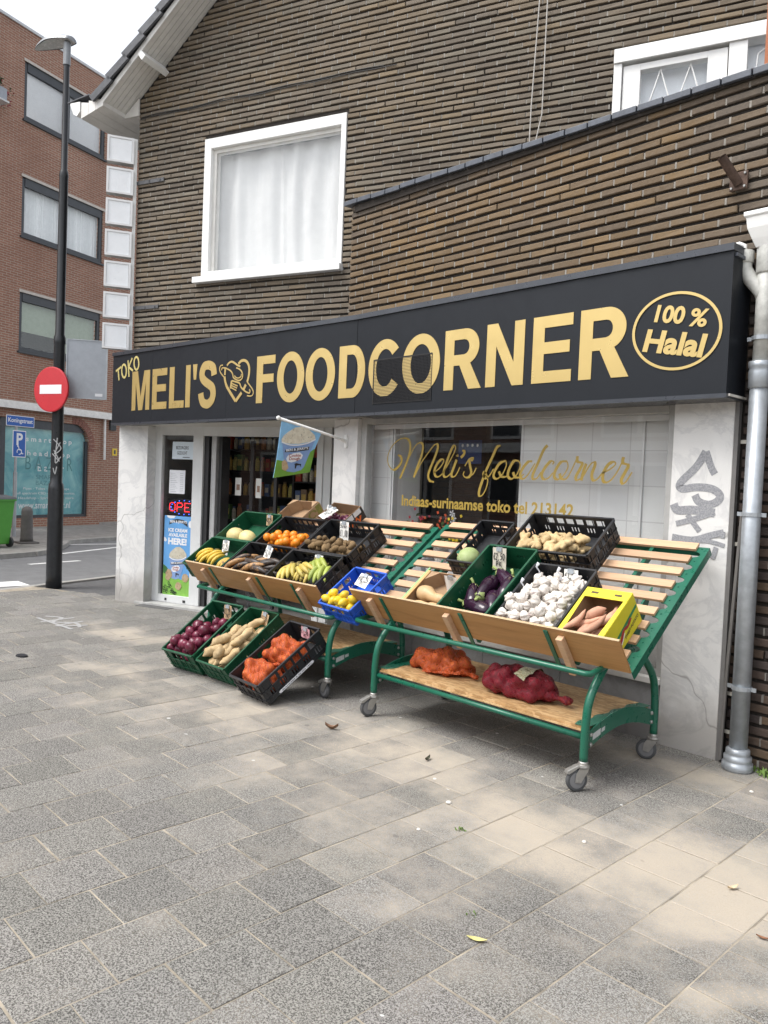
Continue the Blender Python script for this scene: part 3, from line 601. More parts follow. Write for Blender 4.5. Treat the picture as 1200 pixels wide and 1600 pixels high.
    # iron tie bars and a wall cable
    for (z, l) in ((5.312, .45), (3.744, .42)):
        mb = MB(); mb.prism([(-7.36,z-.022),(-7.36+l,z-.022),(-7.36+l,z+.022),(-7.36,z+.022)], lambda p, o: f(p[0], p[1], o), .004, .016)
        for q in (.2, .36): mb.lathe([(.013,0),(.013,.01)], 8, f(-7.36+q*l/.42, z, .02), 'y')
        mb.build('tie_bar', mat('ironbar', (.10,.10,.105), .6, .3), shop)
    mb = MB()
    for dz, e in ((0, -3.75), (.022, -3.9)): mb.tube([f(uu, 6.108+dz+.008*math.sin(uu*7), .012+.006*math.sin(uu*5)) for uu in [-7.3+k*(e+7.3)/14 for k in range(15)]], .005, 5)
    mb.build('wall_cable', mat('blackcable', (.05,.05,.05), .6), shop)
    mb = MB()
    mb.tube([f(-2.2, 7.6, .03), f(-2.215, 6.43, .03), f(-2.25, 5.4, .03), f(-2.257, 4.3, .03)], .006, 6)
    mb.tube([f(-2.12, 7.6, .03), f(-2.1365, 6.43, .03), f(-2.139, 5.31, .03), f(-2.2, 5.0, .03), f(-2.25, 4.3, .03)], .006, 6)
    mb.build('hanging_cable', mat('palecable', (.45,.43,.40), .6), shop)
    # ---------- extension with terrace
    YE = 4.915; fe = fA(YE)
    mb = MB(); mb.bx(-5.765, 3.2, YE+.019, YE+.22, 2.24, 4.24); mb.bx(-5.765, -5.55, YE+.22, 6.6, 2.24, 4.2); mb.bx(-5.76, 3.2, YE+.22, 9.5, 3.2, 3.3)
    mb.bx(-2.0, 3.2, YE+.019, YE+.22, -.2, 2.24)
    mb.build('extension_wall', JOINT, shop)
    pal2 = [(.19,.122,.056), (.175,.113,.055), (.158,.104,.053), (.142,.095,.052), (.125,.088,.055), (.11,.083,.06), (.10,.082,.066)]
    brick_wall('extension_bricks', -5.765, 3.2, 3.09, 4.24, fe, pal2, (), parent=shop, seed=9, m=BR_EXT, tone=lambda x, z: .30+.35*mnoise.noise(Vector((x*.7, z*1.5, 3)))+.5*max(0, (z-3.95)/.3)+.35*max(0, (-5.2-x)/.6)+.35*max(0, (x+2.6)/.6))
    pal3 = [(.055,.038,.03), (.07,.047,.035), (.045,.034,.03), (.085,.055,.035), (.10,.065,.035), (.05,.042,.038)]
    brick_wall('side_bricks', -1.985, 3.2, 0.0, 3.09, fe, pal3, (), parent=shop, seed=11, m=BR_DARK, pitch=.0675)
    mb = MB(); x = -5.83; r = random.Random(2)
    while x < 3.2:
        zt = 4.325-(x+5.8)*.016; k = r.uniform(-.004, .004)
        vs = [(x+.005,YE-.05,zt-.055+k),(x+.185,YE-.05,zt-.058+k),(x+.185,YE+.25,zt-.045),(x+.005,YE+.25,zt-.042),(x+.005,YE-.05,zt-.012+k),(x+.185,YE-.05,zt-.015+k),(x+.185,YE+.25,zt),(x+.005,YE+.25,zt+.003)]
        mb.add(vs, [(0,3,2,1),(4,5,6,7),(0,1,5,4),(1,2,6,5),(2,3,7,6),(3,0,4,7)]); x += .19
    mb.build('coping_tiles', LEAD, shop, bevel=.004)
    mb = MB(); mb.bx(-5.7, 3.2, YE-.02, YE+.2, 4.2, 4.262); mb.build('coping_bed', JOINT, shop)
    mb = MB(); mb.bx(-5.78, -2.05, YE-.035, YE-.004, 3.128, 3.15); mb.build('flashing', WHITE, shop)
    mb = MB()
    for x in (-3.95, -3.3, -2.9, -2.55): mb.lathe([(.016,0),(.016,.01),(.006,.011),(.006,.014)], 8, (x, YE-.012, 3.19), 'y')
    mb.build('wall_clip', mat('clip', (.55,.5,.35), .5), shop)
    # ---------- pillars, riser, soffit
    pr = MB(); pr.bx(-2.41, -2.02, 4.88, 5.1, -.05, 2.243); rp = pr.build('marble_pillar', MARBLE, shop, bevel=.004)
    pr = MB(); pr.bx(-5.86, -5.515, 4.88, 5.3, -.05, 2.243); pr.build('marble_pillar', MARBLE, shop, bevel=.004)
    pr = MB(MB_); pr.bx(-7.44, -6.965, KB, KB+.3, -.05, 2.243); pr.build('marble_pillar', MARBLE, shop, bevel=.004)
    pr = MB(MB_); pr.bx(-7.36, -7.1, KB+.3, KB+6, -.05, 2.3); pr.build('side_wall', mat_brick_tex('sidebrick', (.2,.165,.12), (.155,.135,.11), (.3,.28,.25), (1,2)), shop)
    g = MB()
    for s, w in zip(BAKE['graffiti'], (.045,.05,.055,.036,.036,.04,.026,.026,.03)): ribbon(g, s, w, fA(4.88), .0008+.0004*BAKE['graffiti'].index(s), .0003)
    g.build('graffiti', mat_graffiti(), rp)
    pr = MB()
    for a, b in ((-5.51, -4.72), (-4.716, -3.93), (-3.926, -3.2), (-3.196, -2.415)): pr.bx(a, b, 4.905, 5.08, -.05, .385)
    pr.build('stall_riser', MARBLE2, shop, bevel=.003)
    pr = MB(); pr.bx(-5.512, -2.412, 4.865, 5.05, .388, .43); pr.build('shop_sill', GREYW, shop, bevel=.005)
    sf = [(-9.6,4.34),(-5.31,4.67),(-1.97,4.67),(-1.97,5.2),(-5.5,5.2),(-5.5,6.2)]
    b0 = U*-3.4+N*(KB+.4); b1 = U*-7.5+N*(KB+.4); b2 = U*-7.5+N*(KB-.0)
    sf += [(b0.x,b0.y),(b1.x,b1.y)]
    pr = MB(); pr.prism(sf, lambda p, z: Vector((p[0], p[1], z)), 2.248, 2.262); pr.build('soffit', mat('soffitpaint', (.60,.575,.53), .6, var=.08, scale=3), shop)
    pr = MB(); pr.prism(sf, lambda p, z: Vector((p[0], p[1], z)), 3.07, 3.09); pr.build('canopy_roof', LEAD, shop)
    # ---------- shop window (A) and door front (B)
    yw = 4.955; fw = fA(yw)
    w = MB(); w.bx(-5.515, -5.44, yw-.03, yw+.05, .43, 2.247); w.bx(-2.47, -2.41, yw-.03, yw+.05, .43, 2.247); w.bx(-5.44, -2.47, yw-.03, yw+.05, 2.19, 2.247); w.bx(-5.44, -2.47, yw-.03, yw+.05, .43, .47)
    sw = w.build('shop_window', mat('framegrey', (.40,.40,.39), .45), shop, bevel=.004)
    p = MB(); p.bx(-5.44, -2.47, yw, yw+.008, .47, 2.19); p.build('pane', GLASS, sw)
    t = MB()
    for s in BAKE['script']:
        def wd(d, q, s=s):
            k = .024 if d[1] < -.35 else (.016 if d[1] < .1 else .011)
            return k
        ribbon(t, s, wd, fw, .001+.00025*BAKE['script'].index(s), .0002, 7)
    t.build('script_lettering', WGOLD, sw)
    t = MB(); text_fit(t, "Indiaas-surinaamse toko tel 213142", -4.965, -3.18, 1.452, 1.550, fw, .003, .027); t.build('window_lettering', WGOLD, sw)
    # white tiled screen behind the right half and the left end of the window
    tl = mat_tiles(); p = MB(); p.bx(-3.79, -2.42, 5.10, 5.13, .45, 2.24); p.bx(-5.52, -5.25, 5.10, 5.13, .45, 2.24); p.build('tiled_screen', tl, shop)
    p = MB()
    for x in (-5.25, -5.22): p.bx(x-.012, x+.006, 5.08, 5.14, .45, 2.24)
    p.bx(-5.44, -2.5, 5.02, 5.035, 2.15, 2.19); p.bx(-2.735, -2.72, 5.085, 5.098, .6, 2.2)
    p.build('steel_strip', ALU, shop)
    fb = fB(KB+.15)
    def fr2(mb, a, b, c, e, o0=-.06, o1=0): mb.prism([(a,c),(b,c),(b,e),(a,e)], lambda q, o: fb(q[0], q[1], o), o0, o1)
    w = MB(); fr2(w, -7.1, -6.865, .03, 2.25); fr2(w, -6.865, -6.37, .03, .125, -.06, -.001); fr2(w, -6.865, -6.37, 2.14, 2.25, -.06, -.001); fr2(w, -6.37, -6.215, .03, 2.25)
    fr2(w, -6.215, -4.59, 2.135, 2.25, -.06, -.001); fr2(w, -4.59, -4.4, .03, 2.25); fr2(w, -4.52, -4.50, .03, 2.25, .0, .012); fr2(w, -4.3, -3.3, .03, 2.25)
    df = w.build('door_front', ALU, shop, bevel=.004)
    p = MB(); fr2(p, -6.865, -6.37, .125, 2.14, -.035, -.028); p.build('pane', GLASS, df)
    w = MB(); fr2(w, -6.215, -6.15, .03, 2.135, -.16, -.03); fr2(w, -6.04, -6.00, .03, 2.135, -.26, -.1); fr2(w, -5.72,-5.67,.03,2.1,-.34,-.3); w.build('sliding_door', mat('blackrubber', (.03,.03,.032), .5), df)
    w = MB(); fr2(w, -6.13, -6.06, .03, 2.135, -.20, -.06); w.build('door_rail', mat('brushedsteel', (.5,.5,.5), .45, .2), df)
    p = MB(); fr2(p, -6.0, -5.35, .06, 2.12, -.30, -.294); p.build('door_glass', GLASS, df)
    w = MB(); fr2(w, -5.35, -5.31, .05, 2.13, -.32, -.28); w.build('door_stile', MATS['blackrubber'], df)
    w = MB(); fr2(w, -6.75, -6.72, .055, .085, 0, .004); fr2(w, -6.46, -6.42, .05, .08, 0, .004); w.build('drain_cap', MATS['blackrubber'], df)
    w = MB(MB_); w.bx(-7.1, -4.3, KB-.02, KB+.22, -.03, .028); w.build('doorstep', mat('stonestep', (.42,.42,.41), .8, var=.2, scale=8, bmp=.2), shop, bevel=.004)
    w = MB(MB_); w.bx(-6.95, -6.45, KB-.16, KB-.025, -.03, .006); w.build('threshold_strip', mat('darkstrip', (.10,.10,.10), .8), shop)
    # ---------- inside the shop
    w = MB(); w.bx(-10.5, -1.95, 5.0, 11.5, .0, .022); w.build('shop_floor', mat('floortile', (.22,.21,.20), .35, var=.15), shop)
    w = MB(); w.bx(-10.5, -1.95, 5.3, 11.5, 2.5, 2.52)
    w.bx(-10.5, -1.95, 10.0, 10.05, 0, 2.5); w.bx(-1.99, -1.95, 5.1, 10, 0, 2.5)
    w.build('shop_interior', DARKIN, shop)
    w = MB(MB_); w.bx(-7.1, -7.05, KB+.2, KB+3.6, 0, 2.5); w.build('inner_wall', mat('innerwall', (.30,.28,.26), .8), shop)
    w = MB(); w.bx(-5.25, -4.6, 5.65, 5.75, 0, 2.5); w.build('inner_partition', mat_brick_tex('innerbrick', (.055,.042,.032), (.042,.034,.027), (.035,.033,.03), (0,2)), shop)
def mat_graffiti():
    m, nt, bs, L = base('fadedspray'); v = coords(nt)
    f = noise(nt, v, 120, 3, .7)
    L(ramp(nt, f, [(.35, (.20,.205,.225)), (.65, (.36,.365,.38))]), bs.inputs['Base Color']); bs.inputs['Roughness'].default_value = .6
    return m
def mat_tiles():
    m, nt, bs, L = base('whitetiles'); tc = nn(nt, 'ShaderNodeTexCoord'); sp = nn(nt, 'ShaderNodeSeparateXYZ'); cb = nn(nt, 'ShaderNodeCombineXYZ')
    L(tc.outputs['Object'], sp.inputs[0]); L(math_(nt, 'ADD', sp.outputs[0], 3.144), cb.inputs[0]); L(math_(nt, 'ADD', sp.outputs[2], -.45), cb.inputs[1])
    b = nn(nt, 'ShaderNodeTexBrick'); b.offset = 0; L(cb.outputs[0], b.inputs['Vector']); b.inputs['Scale'].default_value = 1
    b.inputs['Brick Width'].default_value = .31; b.inputs['Row Height'].default_value = .25; b.inputs['Mortar Size'].default_value = .004
    b.inputs['Color1'].default_value = (.68,.69,.68,1); b.inputs['Color2'].default_value = (.64,.65,.65,1); b.inputs['Mortar'].default_value = (.52,.52,.52,1)
    L(b.outputs['Color'], bs.inputs['Base Color']); bs.inputs['Roughness'].default_value = .25; return m
GOLD = mat('goldletters', (.58, .43, .17), .34, .5, var=.05, scale=3)
WGOLD = mat('goldfoil', (.37, .255, .045), .5, 0, var=.08, scale=6)
building()
# ------------------------------------------------------------------ the sign band
def sign():
    t = empty('shop_sign', 'long black fascia sign with gold shop lettering and an oval at its right end', 'shop sign')
    S0 = Vector((-5.31, 4.65, 0)); S1 = Vector((-9.55, 4.31, 0)); uL = (S0-S1).normalized(); nL = Vector((-uL.y, uL.x, 0))
    fR = fA(4.65)
    fL = lambda x, z, o: S1+uL*x-nL*o+Vector((0,0,z)) if x <= 4.2536 else fR(-5.31+(x-4.2536), z, o)
    blk = mat('signblack', (.011, .0135, .018), .5, .0, var=.08, scale=2); blk.node_tree.nodes['Principled BSDF'].inputs['Specular IOR Level'].default_value = .28; trim = mat('signtrim', (.05, .055, .066), .33, .2)
    Ls = (S0-S1).length
    def q(mb, f, a, b, c, e, o0, o1): mb.prism([(a,c),(b,c),(b,e),(a,e)], lambda p, o: f(p[0], p[1], o), o0, o1)
    for k, (a, b) in enumerate(((-.008, .9), (.902, 2.35), (2.352, Ls-.002))):
        m = MB(); q(m, fL, a, b, 2.262, 3.10, -.10, 0); m.build('panel', blk, t)
    m = MB(); q(m, fR, -5.307, -1.985, 2.262, 3.10, -.26, 0); m.build('panel', blk, t)
    m = MB(); q(m, fL, -.012, Ls, 3.10, 3.142, -.13, .014); m.build('top_trim', trim, t)
    m = MB(); q(m, fR, -5.31, -1.98, 3.10, 3.142, -.265, .014); m.build('top_trim', trim, t)
    m = MB(); q(m, fL, -.010, Ls, 2.236, 2.262, -.11, .010); m.build('bottom_trim', trim, t)
    m = MB(); q(m, fR, -5.31, -1.98, 2.236, 2.262, -.262, .010); m.build('bottom_trim', trim, t)
    # expanded-metal grille panel
    a, b, c, e = -5.064, -4.378, 2.342, 2.709
    m = MB(); n = 44
    for k in range(n):
        x = a+(b-a)*(k+.5)/n
        for s in (1, -1):
            zz0, zz1 = c, e
            m.prism([(x-.0022, zz0), (x+.0022, zz0), (x+.0022+s*.05, zz1), (x-.0022+s*.05, zz1)] if a < x+s*.05 < b and False else [(x-.002, zz0), (x+.002, zz0), (x+.002, zz1), (x-.002, zz1)], lambda p, o: fR(p[0], p[1], o), .0012, .004)
            break
    for k in range(30):
        z = c+(e-c)*(k+.5)/30; m.prism([(a, z-.002), (b, z-.002), (b, z+.002), (a, z+.002)], lambda p, o: fR(p[0], p[1], o), .0015, .0046)
    m.build('vent_grille', mat('grillemetal', (.02,.02,.022), .5, .3), t)
    m = MB()
    for (x0, x1, z0, z1) in ((a-.012, a, c-.01, e+.01), (b, b+.006, c-.01, e+.01), (a, b, e, e+.012), (a, b, c-.006, c)): q(m, fR, x0, x1, z0, z1, .0005, .006)
    m.build('vent_frame', mat('grilleframe', (.012,.012,.013), .6), t)
    # letters
    T = .098
    def letter(ch, x0, x1, f, z0=2.405, z1=2.876, th=T):
        m = MB(); w = x1-x0; zm = (z0+z1)/2; o = .006
        def rect(p0, p1, e0, e1, k=0): poly(m, [(p0,e0),(p1,e0),(p1,e1),(p0,e1)], f, o-.0055, .0035+k*.0003)
        def arc(cx, cz, rx, rz, a0, a1, n=26):
            P = []; rxi, rzi = rx-th, rz-th*.86
            for (A, B, rev) in ((rx, rz, 0), (rxi, rzi, 1)):
                R = [R_(a0+(a1-a0)*k/n) for k in range(n+1)]
                P.append([(cx+A*math.cos(v), cz+B*math.sin(v)) for v in R])
            vs = [f(*p, o-.0018) for p in P[0]]+[f(*p, o-.0018) for p in P[1]]+[f(*p, o-.0055) for p in P[0]]+[f(*p, o-.0055) for p in P[1]]; L = n+1
            m.add(vs, [fc for k in range(n) for fc in ((k,k+1,L+k+1,L+k),(k,2*L+k,2*L+k+1,k+1),(L+k,L+k+1,3*L+k+1,3*L+k))])
        th2 = th*.84
        if ch in 'ELF':
            rect(x0, x0+th, z0, z1)
            if ch != 'F': rect(x0+th, x1, z0, z0+th2, 1)
            if ch != 'L': rect(x0+th, x1, z1-th2, z1, 1); rect(x0+th, x1-.02, zm-th2/2+.01, zm+th2/2+.01, 1)
        elif ch == 'I': rect(x0, x1, z0, z1)
        elif ch == "'": poly(m, [(x0+.018,z1-.17),(x1-.018,z1-.17),(x1,z1),(x0,z1)], f, o-.0055, .0038)
        elif ch == 'M':
            poly(m, [(x0,z0),(x0+.085,z0),(x0+.085,z1-.14),(x0+w/2-.045,z0),(x0+w/2+.045,z0),(x1-.085,z1-.14),(x1-.085,z0),(x1,z0),(x1,z1),(x1-.125,z1),(x0+w/2,z0+.16),(x0+.125,z1),(x0,z1)], f, o-.0055, .0038)
        elif ch == 'N':
            poly(m, [(x0,z0),(x0+th*.94,z0),(x0+th*.94,z1-.17),(x1-th*1.02,z0),(x1,z0),(x1,z1),(x1-th*.94,z1),(x1-th*.94,z0+.17),(x0+th*1.02,z1),(x0,z1)], f, o-.0055, .0038)
        elif ch == 'O': arc((x0+x1)/2, zm, w/2, (z1-z0)/2+.01, 0, 360, 48)
        elif ch == 'C': arc((x0+x1)/2+.012, zm, w/2+.012, (z1-z0)/2+.01, 40, 322, 40)
        elif ch == 'D':
            rect(x0, x0+th, z0, z1); xm = x0+w*.5
            rect(x0+th, xm, z1-th2, z1, 1); rect(x0+th, xm, z0, z0+th2, 1); arc(xm, zm, x1-xm, (z1-z0)/2, -90, 90, 30)
        elif ch == 'R':
            rect(x0, x0+th, z0, z1); xm = x0+w*.55; zb = z0+(z1-z0)*.40
            rect(x0+th, xm, z1-th2, z1, 1); rect(x0+th, xm, zb, zb+th2, 1); arc(xm, (z1+zb)/2, x1-.02-xm, (z1-zb)/2, -90, 90, 26)
            poly(m, [(x0+w*.42, zb+.005), (x0+w*.42+th*1.12, zb+.015), (x1+.012, z0), (x1-th*1.16, z0)], f, o-.0055, .0042)
        elif ch == 'S':
            h = z1-z0; P = [(.93,.70),(.86,.86),(.66,.93),(.48,.945),(.26,.92),(.13,.80),(.15,.67),(.34,.575),(.60,.50),(.82,.42),(.90,.28),(.82,.14),(.62,.06),(.46,.05),(.24,.09),(.12,.20),(.075,.31)]
            ribbon(m, [(x0+.03+(w-.06)*a_, z0+h*b_) for a_, b_ in P], th*.97, f, o-.0055, .0038, 6)
        m.build('letter', GOLD, t)
    for ch, a_, b_ in (('M',.463,.857),('E',.913,1.222),('L',1.274,1.57),('I',1.60,1.688),("'",1.733,1.815),('S',1.843,2.178),('F',2.853,3.138),('O',3.172,3.57),('O',3.59,3.988),('D',4.04,4.378)): letter(ch, a_, b_, fL)
    for ch, a_, b_ in (('C',-5.14,-4.745),('O',-4.718,-4.29),('R',-4.24,-3.868),('N',-3.814,-3.464),('E',-3.39,-3.06),('R',-3.0,-2.635)): letter(ch, a_, b_, fR)
    m = MB()
    for i, s in enumerate(BAKE['toko']): ribbon(m, s, .026, fL, .001+.0004*i, .002, 3, smooth=len(s) > 4)
    m.build('small_lettering', mat('goldpaint', (.50,.42,.16), .5), t)
    m = MB(); W = [.02,.028,.013,.032,.026,.013,.032,.034,.015,.012,.026,.016,.013,.013,.013]
    for i, s in enumerate(BAKE['logo']): ribbon(m, s, W[i], fL, .001+.0005*i, .002, 5, smooth=len(s) > 2)
    m.build('heart_emblem', GOLD, t)
    m = MB(); cx, cz, rx, rz = -2.318, 2.664, .292, .243
    R = [(k*2*math.pi/64) for k in range(64)]
    tl = .05
    P0 = [fR(cx+rx*math.cos(a_), cz+rz*math.sin(a_)-tl*rx*math.cos(a_), .006) for a_ in R]; P1 = [fR(cx+(rx-.019)*math.cos(a_), cz+(rz-.017)*math.sin(a_)-tl*rx*math.cos(a_), .006) for a_ in R]
    m.add(P0+P1, [(k, (k+1) % 64, 64+(k+1) % 64, 64+k) for k in range(64)]); m.build('oval_ring', GOLD, t)
    m = MB()
    def sl(x, z, o): return fR(-2.32+x, 2.6-.185*x+z, o)
    text_fit(m, '100', -.145, .06, .108, .22, sl, .005, .034, .22); text_fit(m, '%', .085, .21, .10, .212, sl, .005, .026, .2)
    text_fit(m, 'Halal', -.215, .21, -.085, .062, sl, .005, .036, .22)
    m.build('oval_lettering', GOLD, t)
sign()
# ------------------------------------------------------------------ column of blank light boxes at the corner
def lightboxes():
    cor = U*-7.362+N*NG; bd = -(U+N).normalized(); nb = (N-U).normalized()
    M = Matrix((bd, Vector((0,0,1)), nb)).transposed().to_4x4(); M.translation = cor   # local x outwards, y up, z to the back
    t = empty('light_box_sign', 'column of seven blank white light boxes on the corner of the house', 'sign', M=M)
    m = MB(); m.bx(.005, .045, 3.0, 5.86, -.02, .02); m.build('rail', WHITE, t)
    fr = mat('boxframe', (.80,.80,.80), .4, var=.04); fc = mat('boxface', (.88,.90,.92), .35, var=.03); gy = mat('boxback', (.42,.42,.41), .6)
    for k in range(7):
        z1 = 5.848-k*.3875; z0 = z1-.318
        b = MB(); b.bx(.048, .362, z0+.002, z1-.002, -.045, .06); bo = b.build('light_box', gy, t)
        b = MB(); b.bx(.075, .335, z0+.027, z1-.027, -.052, -.0455); b.build('face', fc, bo)
        b = MB()
        for (x0, x1, a, c) in ((.045,.072,z0,z1),(.338,.365,z0,z1),(.072,.338,z1-.025,z1),(.072,.338,z0,z0+.025)): b.bx(x0, x1, a, c, -.062, -.0458)
        b.build('frame', fr, bo)
lightboxes()
# ------------------------------------------------------------------ house across the street
def far_house():
    t = empty('brick_apartment_house', 'red brick house across the street with wide dark framed windows', 'building')
    BR = mat_brick_tex('redbrick', (.36, .175, .118), (.285, .132, .088), (.43, .36, .29), (1, 2))
    X0 = -17.86
    M = MB_
    dk = mat('darkframe', (.045,.05,.058), .45); sl = mat('palesill', (.52,.47,.42), .6)
    n0, n1 = 2.0, 30.0
    wins = [(14.38, 17.16)]; fl = [(4.74, 6.28), (7.74, 9.27), (10.75, 12.23)]
    arch = (13.95, 16.86, .30, 2.97)
    mb = MB(M)
    def st(a, b, c, e): mb.bx(X0-.35, X0, a, b, c, e)
    st(n0, 13.0, -.2, 13.05); st(17.16, n1, 3.1, 13.05); st(13.0, 14.38, 3.1, 13.05)
    for (c, e) in zip([3.1]+[f[1] for f in fl], [f[0] for f in fl]+[13.05]): st(14.38, 17.16, c, e)
    st(16.86, n1, .0, 3.1); st(13.0, 16.86, 2.97, 3.1); st(13.0, 16.86, -.2, .30); st(13.0, 13.1, .3, 2.97)
    pts = [(16.86, 2.97), (16.86, 2.36)]+[(16.30+.56*math.cos(R_(a)), 2.36+.61*math.sin(R_(a))) for a in range(10, 91, 10)]
    mb.prism(pts, lambda p, x: Vector((x, p[0], p[1])), X0-.35, X0)
    o = mb.build('wall', BR, t); 
    # object coords need the wall plane: rotate the mesh back so that its local axes follow the wall
    def localise(o):
        o.data.transform(MB_.inverted()); o.matrix_world = MB_
    localise(o)
    mb = MB(M); mb.bx(X0-.4, X0+.04, n0, n1, 13.05, 13.12); mb.build('roof_edge', mat('roofedge', (.55,.56,.57), .5), t)
    mb = MB(M); mb.bx(X0, X0+.03, 13.1, 17.3, -.1, .24); o = mb.build('plinth', BR, t); localise(o)
    # rowlock arch
    mb = MB(M)
    for a in range(-1, 10):
        A = R_(a*10+2); 
        for dr in (0,):
            c = (16.30+.66*math.cos(A), 2.36+.71*math.sin(A)); d = Vector((math.cos(A), math.sin(A))); q = Vector((-d.y, d.x))
            P = [Vector(c)-d*.10-q*.045, Vector(c)+d*.10-q*.05, Vector(c)+d*.10+q*.05, Vector(c)-d*.10+q*.045]
            mb.prism(P, lambda p, x: Vector((x, p[0], p[1])), X0-.02, X0+.012)
    mb.build('brick_arch', mat('archbrick', (.24,.11,.085), .9, var=.3, scale=20, bmp=.4), t)
    blind = mat('blind', (.86,.88,.90), .7, var=.03); sheer = mat('sheer', (.85,.87,.87), .9, var=.05); green = mat('greenblind', (.30,.36,.27), .8, var=.08); dark = mat('darkroom', (.03,.035,.04), .8)
    for k, (c, e) in enumerate(fl):
        f = MB(M); a, b = 14.38, 17.16; mid = 15.82
        for (y0, y1, z0, z1) in ((a,a+.1,c,e),(b-.1,b,c,e),(mid-.07,mid+.07,c,e)): f.bx(X0-.10, X0-.03, y0, y1, z0, z1)
        f.bx(X0-.098, X0-.032, a+.1, mid-.07, c, c+.12); f.bx(X0-.098, X0-.032, mid+.07, b-.1, c, c+.12); f.bx(X0-.098, X0-.012, a+.1, b-.1, e-.22, e)
        w = f.build('window', dk, t)
        f = MB(M); f.bx(X0-.02, X0+.03, a-.03, b+.05, e, e+.07); f.build('lintel', sl, w)
        f = MB(M); f.bx(X0-.03, X0+.06, a-.04, b+.04, c-.05, c); f.build('sill', dk, w)
        f = MB(M); f.bx(X0-.075, X0-.07, a+.1, mid-.07, c+.12, e-.22); f.bx(X0-.075, X0-.07, mid+.07, b-.1, c+.12, e-.22); f.build('pane', GLASS2, w)
        f = MB(M); f.bx(X0-1.0, X0-.9, a, b, c-.2, e+.2); f.build('room', dark, w)
        f = MB(M)
        if k == 2:
            for q in range(46):
                z = c+.12+q*.026
                f.add([(X0-.17, a+.08, z), (X0-.17, b-.08, z), (X0-.15, b-.08, z+.021), (X0-.15, a+.08, z+.021)], [(0,1,2,3)])
            f.build('blind', blind, w)
        elif k == 1:
            for (y0, y1) in ((a+.05, mid), (mid, b-.05)):
                n = 50; vs = []
                for z in (c+.05, e-.1):
                    for i in range(n+1): vs.append((X0-.2+.03*math.sin(i*1.9)+.015*math.sin(i*4.1), y0+(y1-y0)*i/n, z))
                f.add(vs, [(i, i+1, n+2+i, n+1+i) for i in range(n)])
            f.build('curtain', sheer, w)
        else:
            f.bx(X0-.16, X0-.15, a+.1, mid-.1, c+.55, e-.2); f.bx(X0-.16, X0-.15, mid+.05, b-.1, c+.2, e-.2); f.build('blind', green, w)
    # awning cassette
    f = MB(M); f.bx(X0+.003, X0+.16, 12.9, 17.62, 3.22, 3.40); f.bx(X0+.16, X0+.19, 12.9, 17.63, 3.20, 3.33); ao = f.build('awning_box', mat('awningwhite', (.74,.72,.69), .5), t)
    f = MB(M); f.tube([(X0+.10, 17.35, 3.2), (X0+.10, 17.37, 2.0)], .035, 8); f.build('awning_arm', MATS['awningwhite'], t)
    f = MB(M); f.bx(X0+.003, X0+.06, 17.62, 17.85, 2.9, 3.2); f.build('alarm_box', mat('darkbox', (.03,.035,.04), .5), t)
    f = MB(M); f.bx(X0+.003, X0+.02, 17.76, 17.95, 2.14, 2.36); yo = f.build('yellow_sign', mat('yellowsign', (.75,.52,.05), .5), t)
    f = MB(M); f.bx(X0+.0205, X0+.022, 17.82, 17.89, 2.19, 2.31); f.build('symbol', dk, yo)
    f = MB(M); f.bx(X0-.05, X0+.0, 17.05, 18.4, -.15, .12); f.build('stone_base', mat('stonebase', (.30,.28,.26), .8, var=.2, scale=6), t)
    # shop window with a printed turquoise banner
    w = MB(M)
    for (y0, y1, z0, z1) in ((13.95,14.08,.3,2.97),(16.78,16.86,.3,2.5),(13.1,13.2,.3,2.97)): w.bx(X0-.14, X0-.05, y0, y1, z0, z1)
    w.bx(X0-.135, X0-.055, 13.2, 16.78, .3, .38); w.bx(X0-.135, X0-.055, 14.08, 16.78, 2.74, 2.97)
    wo = w.build('arched_window', dk, t)
    w = MB(M); w.bx(X0-.16, X0-.15, 14.05, 16.86, .35, 2.8); bo = w.build('banner', mat_banner(), wo)
    bo.data.transform(MB_.inverted()); bo.matrix_world = MB_
    fb = lambda x, z, o: U*(X0-.149+o)+N*x+Vector((0,0,z))
    wt = mat('bannerwhite', (.72,.76,.76), .6); tq = mat('bannerteal', (.05,.22,.24), .6)
    s = MB()
    text_fit(s, 's m a r t s h o p', 14.8, 16.35, 2.34, 2.52, fb, .002, .02); text_fit(s, 'h e a d s h o p', 14.85, 16.3, 1.96, 2.14, fb, .002, .02); text_fit(s, 'B a z a r', 15.2, 16.1, 1.58, 1.78, fb, .002, .01)
    text_fit(s, 'www.smartbazar.nl', 14.6, 16.35, .55, .74, fb, .002, .015)
    text_fit(s, 'Pipes - Tubes - Bongs - Caps', 14.75, 16.3, 1.05, 1.14, fb, .002); text_fit(s, 'Full spectrum CBD - Magic - Growkits', 14.5, 16.5, .92, 1.01, fb, .002); text_fit(s, 'Headshop - Spiritual - and more.', 14.6, 16.5, .79, .88, fb, .002)
    s.build('lettering', wt, wo)
    s = MB(); text_fit(s, 'B A Z A R', 14.8, 16.4, 1.62, 1.98, fb, .0035, -.005); text_fit(s, 'SMART', 15.15, 15.8, 1.36, 1.48, fb, .003); text_fit(s, 'BAZAR', 15.15, 15.8, 1.20, 1.32, fb, .003); s.build('lettering', tq, wo)
    w = MB(M); w.bx(X0-.085, X0-.08, 13.2, 16.8, .38, 2.9); w.build('pane', GLASS, wo)
    w = MB(M); w.bx(X0-1.2, X0-1.1, 13.0, 16.9, .2, 3.0); w.build('room', dark, wo)
    # flower box high on the wall
    fb_ = empty('flower_box', 'grey flower box with trailing plants high on the brick house', 'flower box')
    m = MB(M); m.bx(X0+.05, X0+.32, 12.6, 13.62, 10.80, 11.10); m.build('trough', mat('greytrough', (.32,.34,.38), .5), fb_)
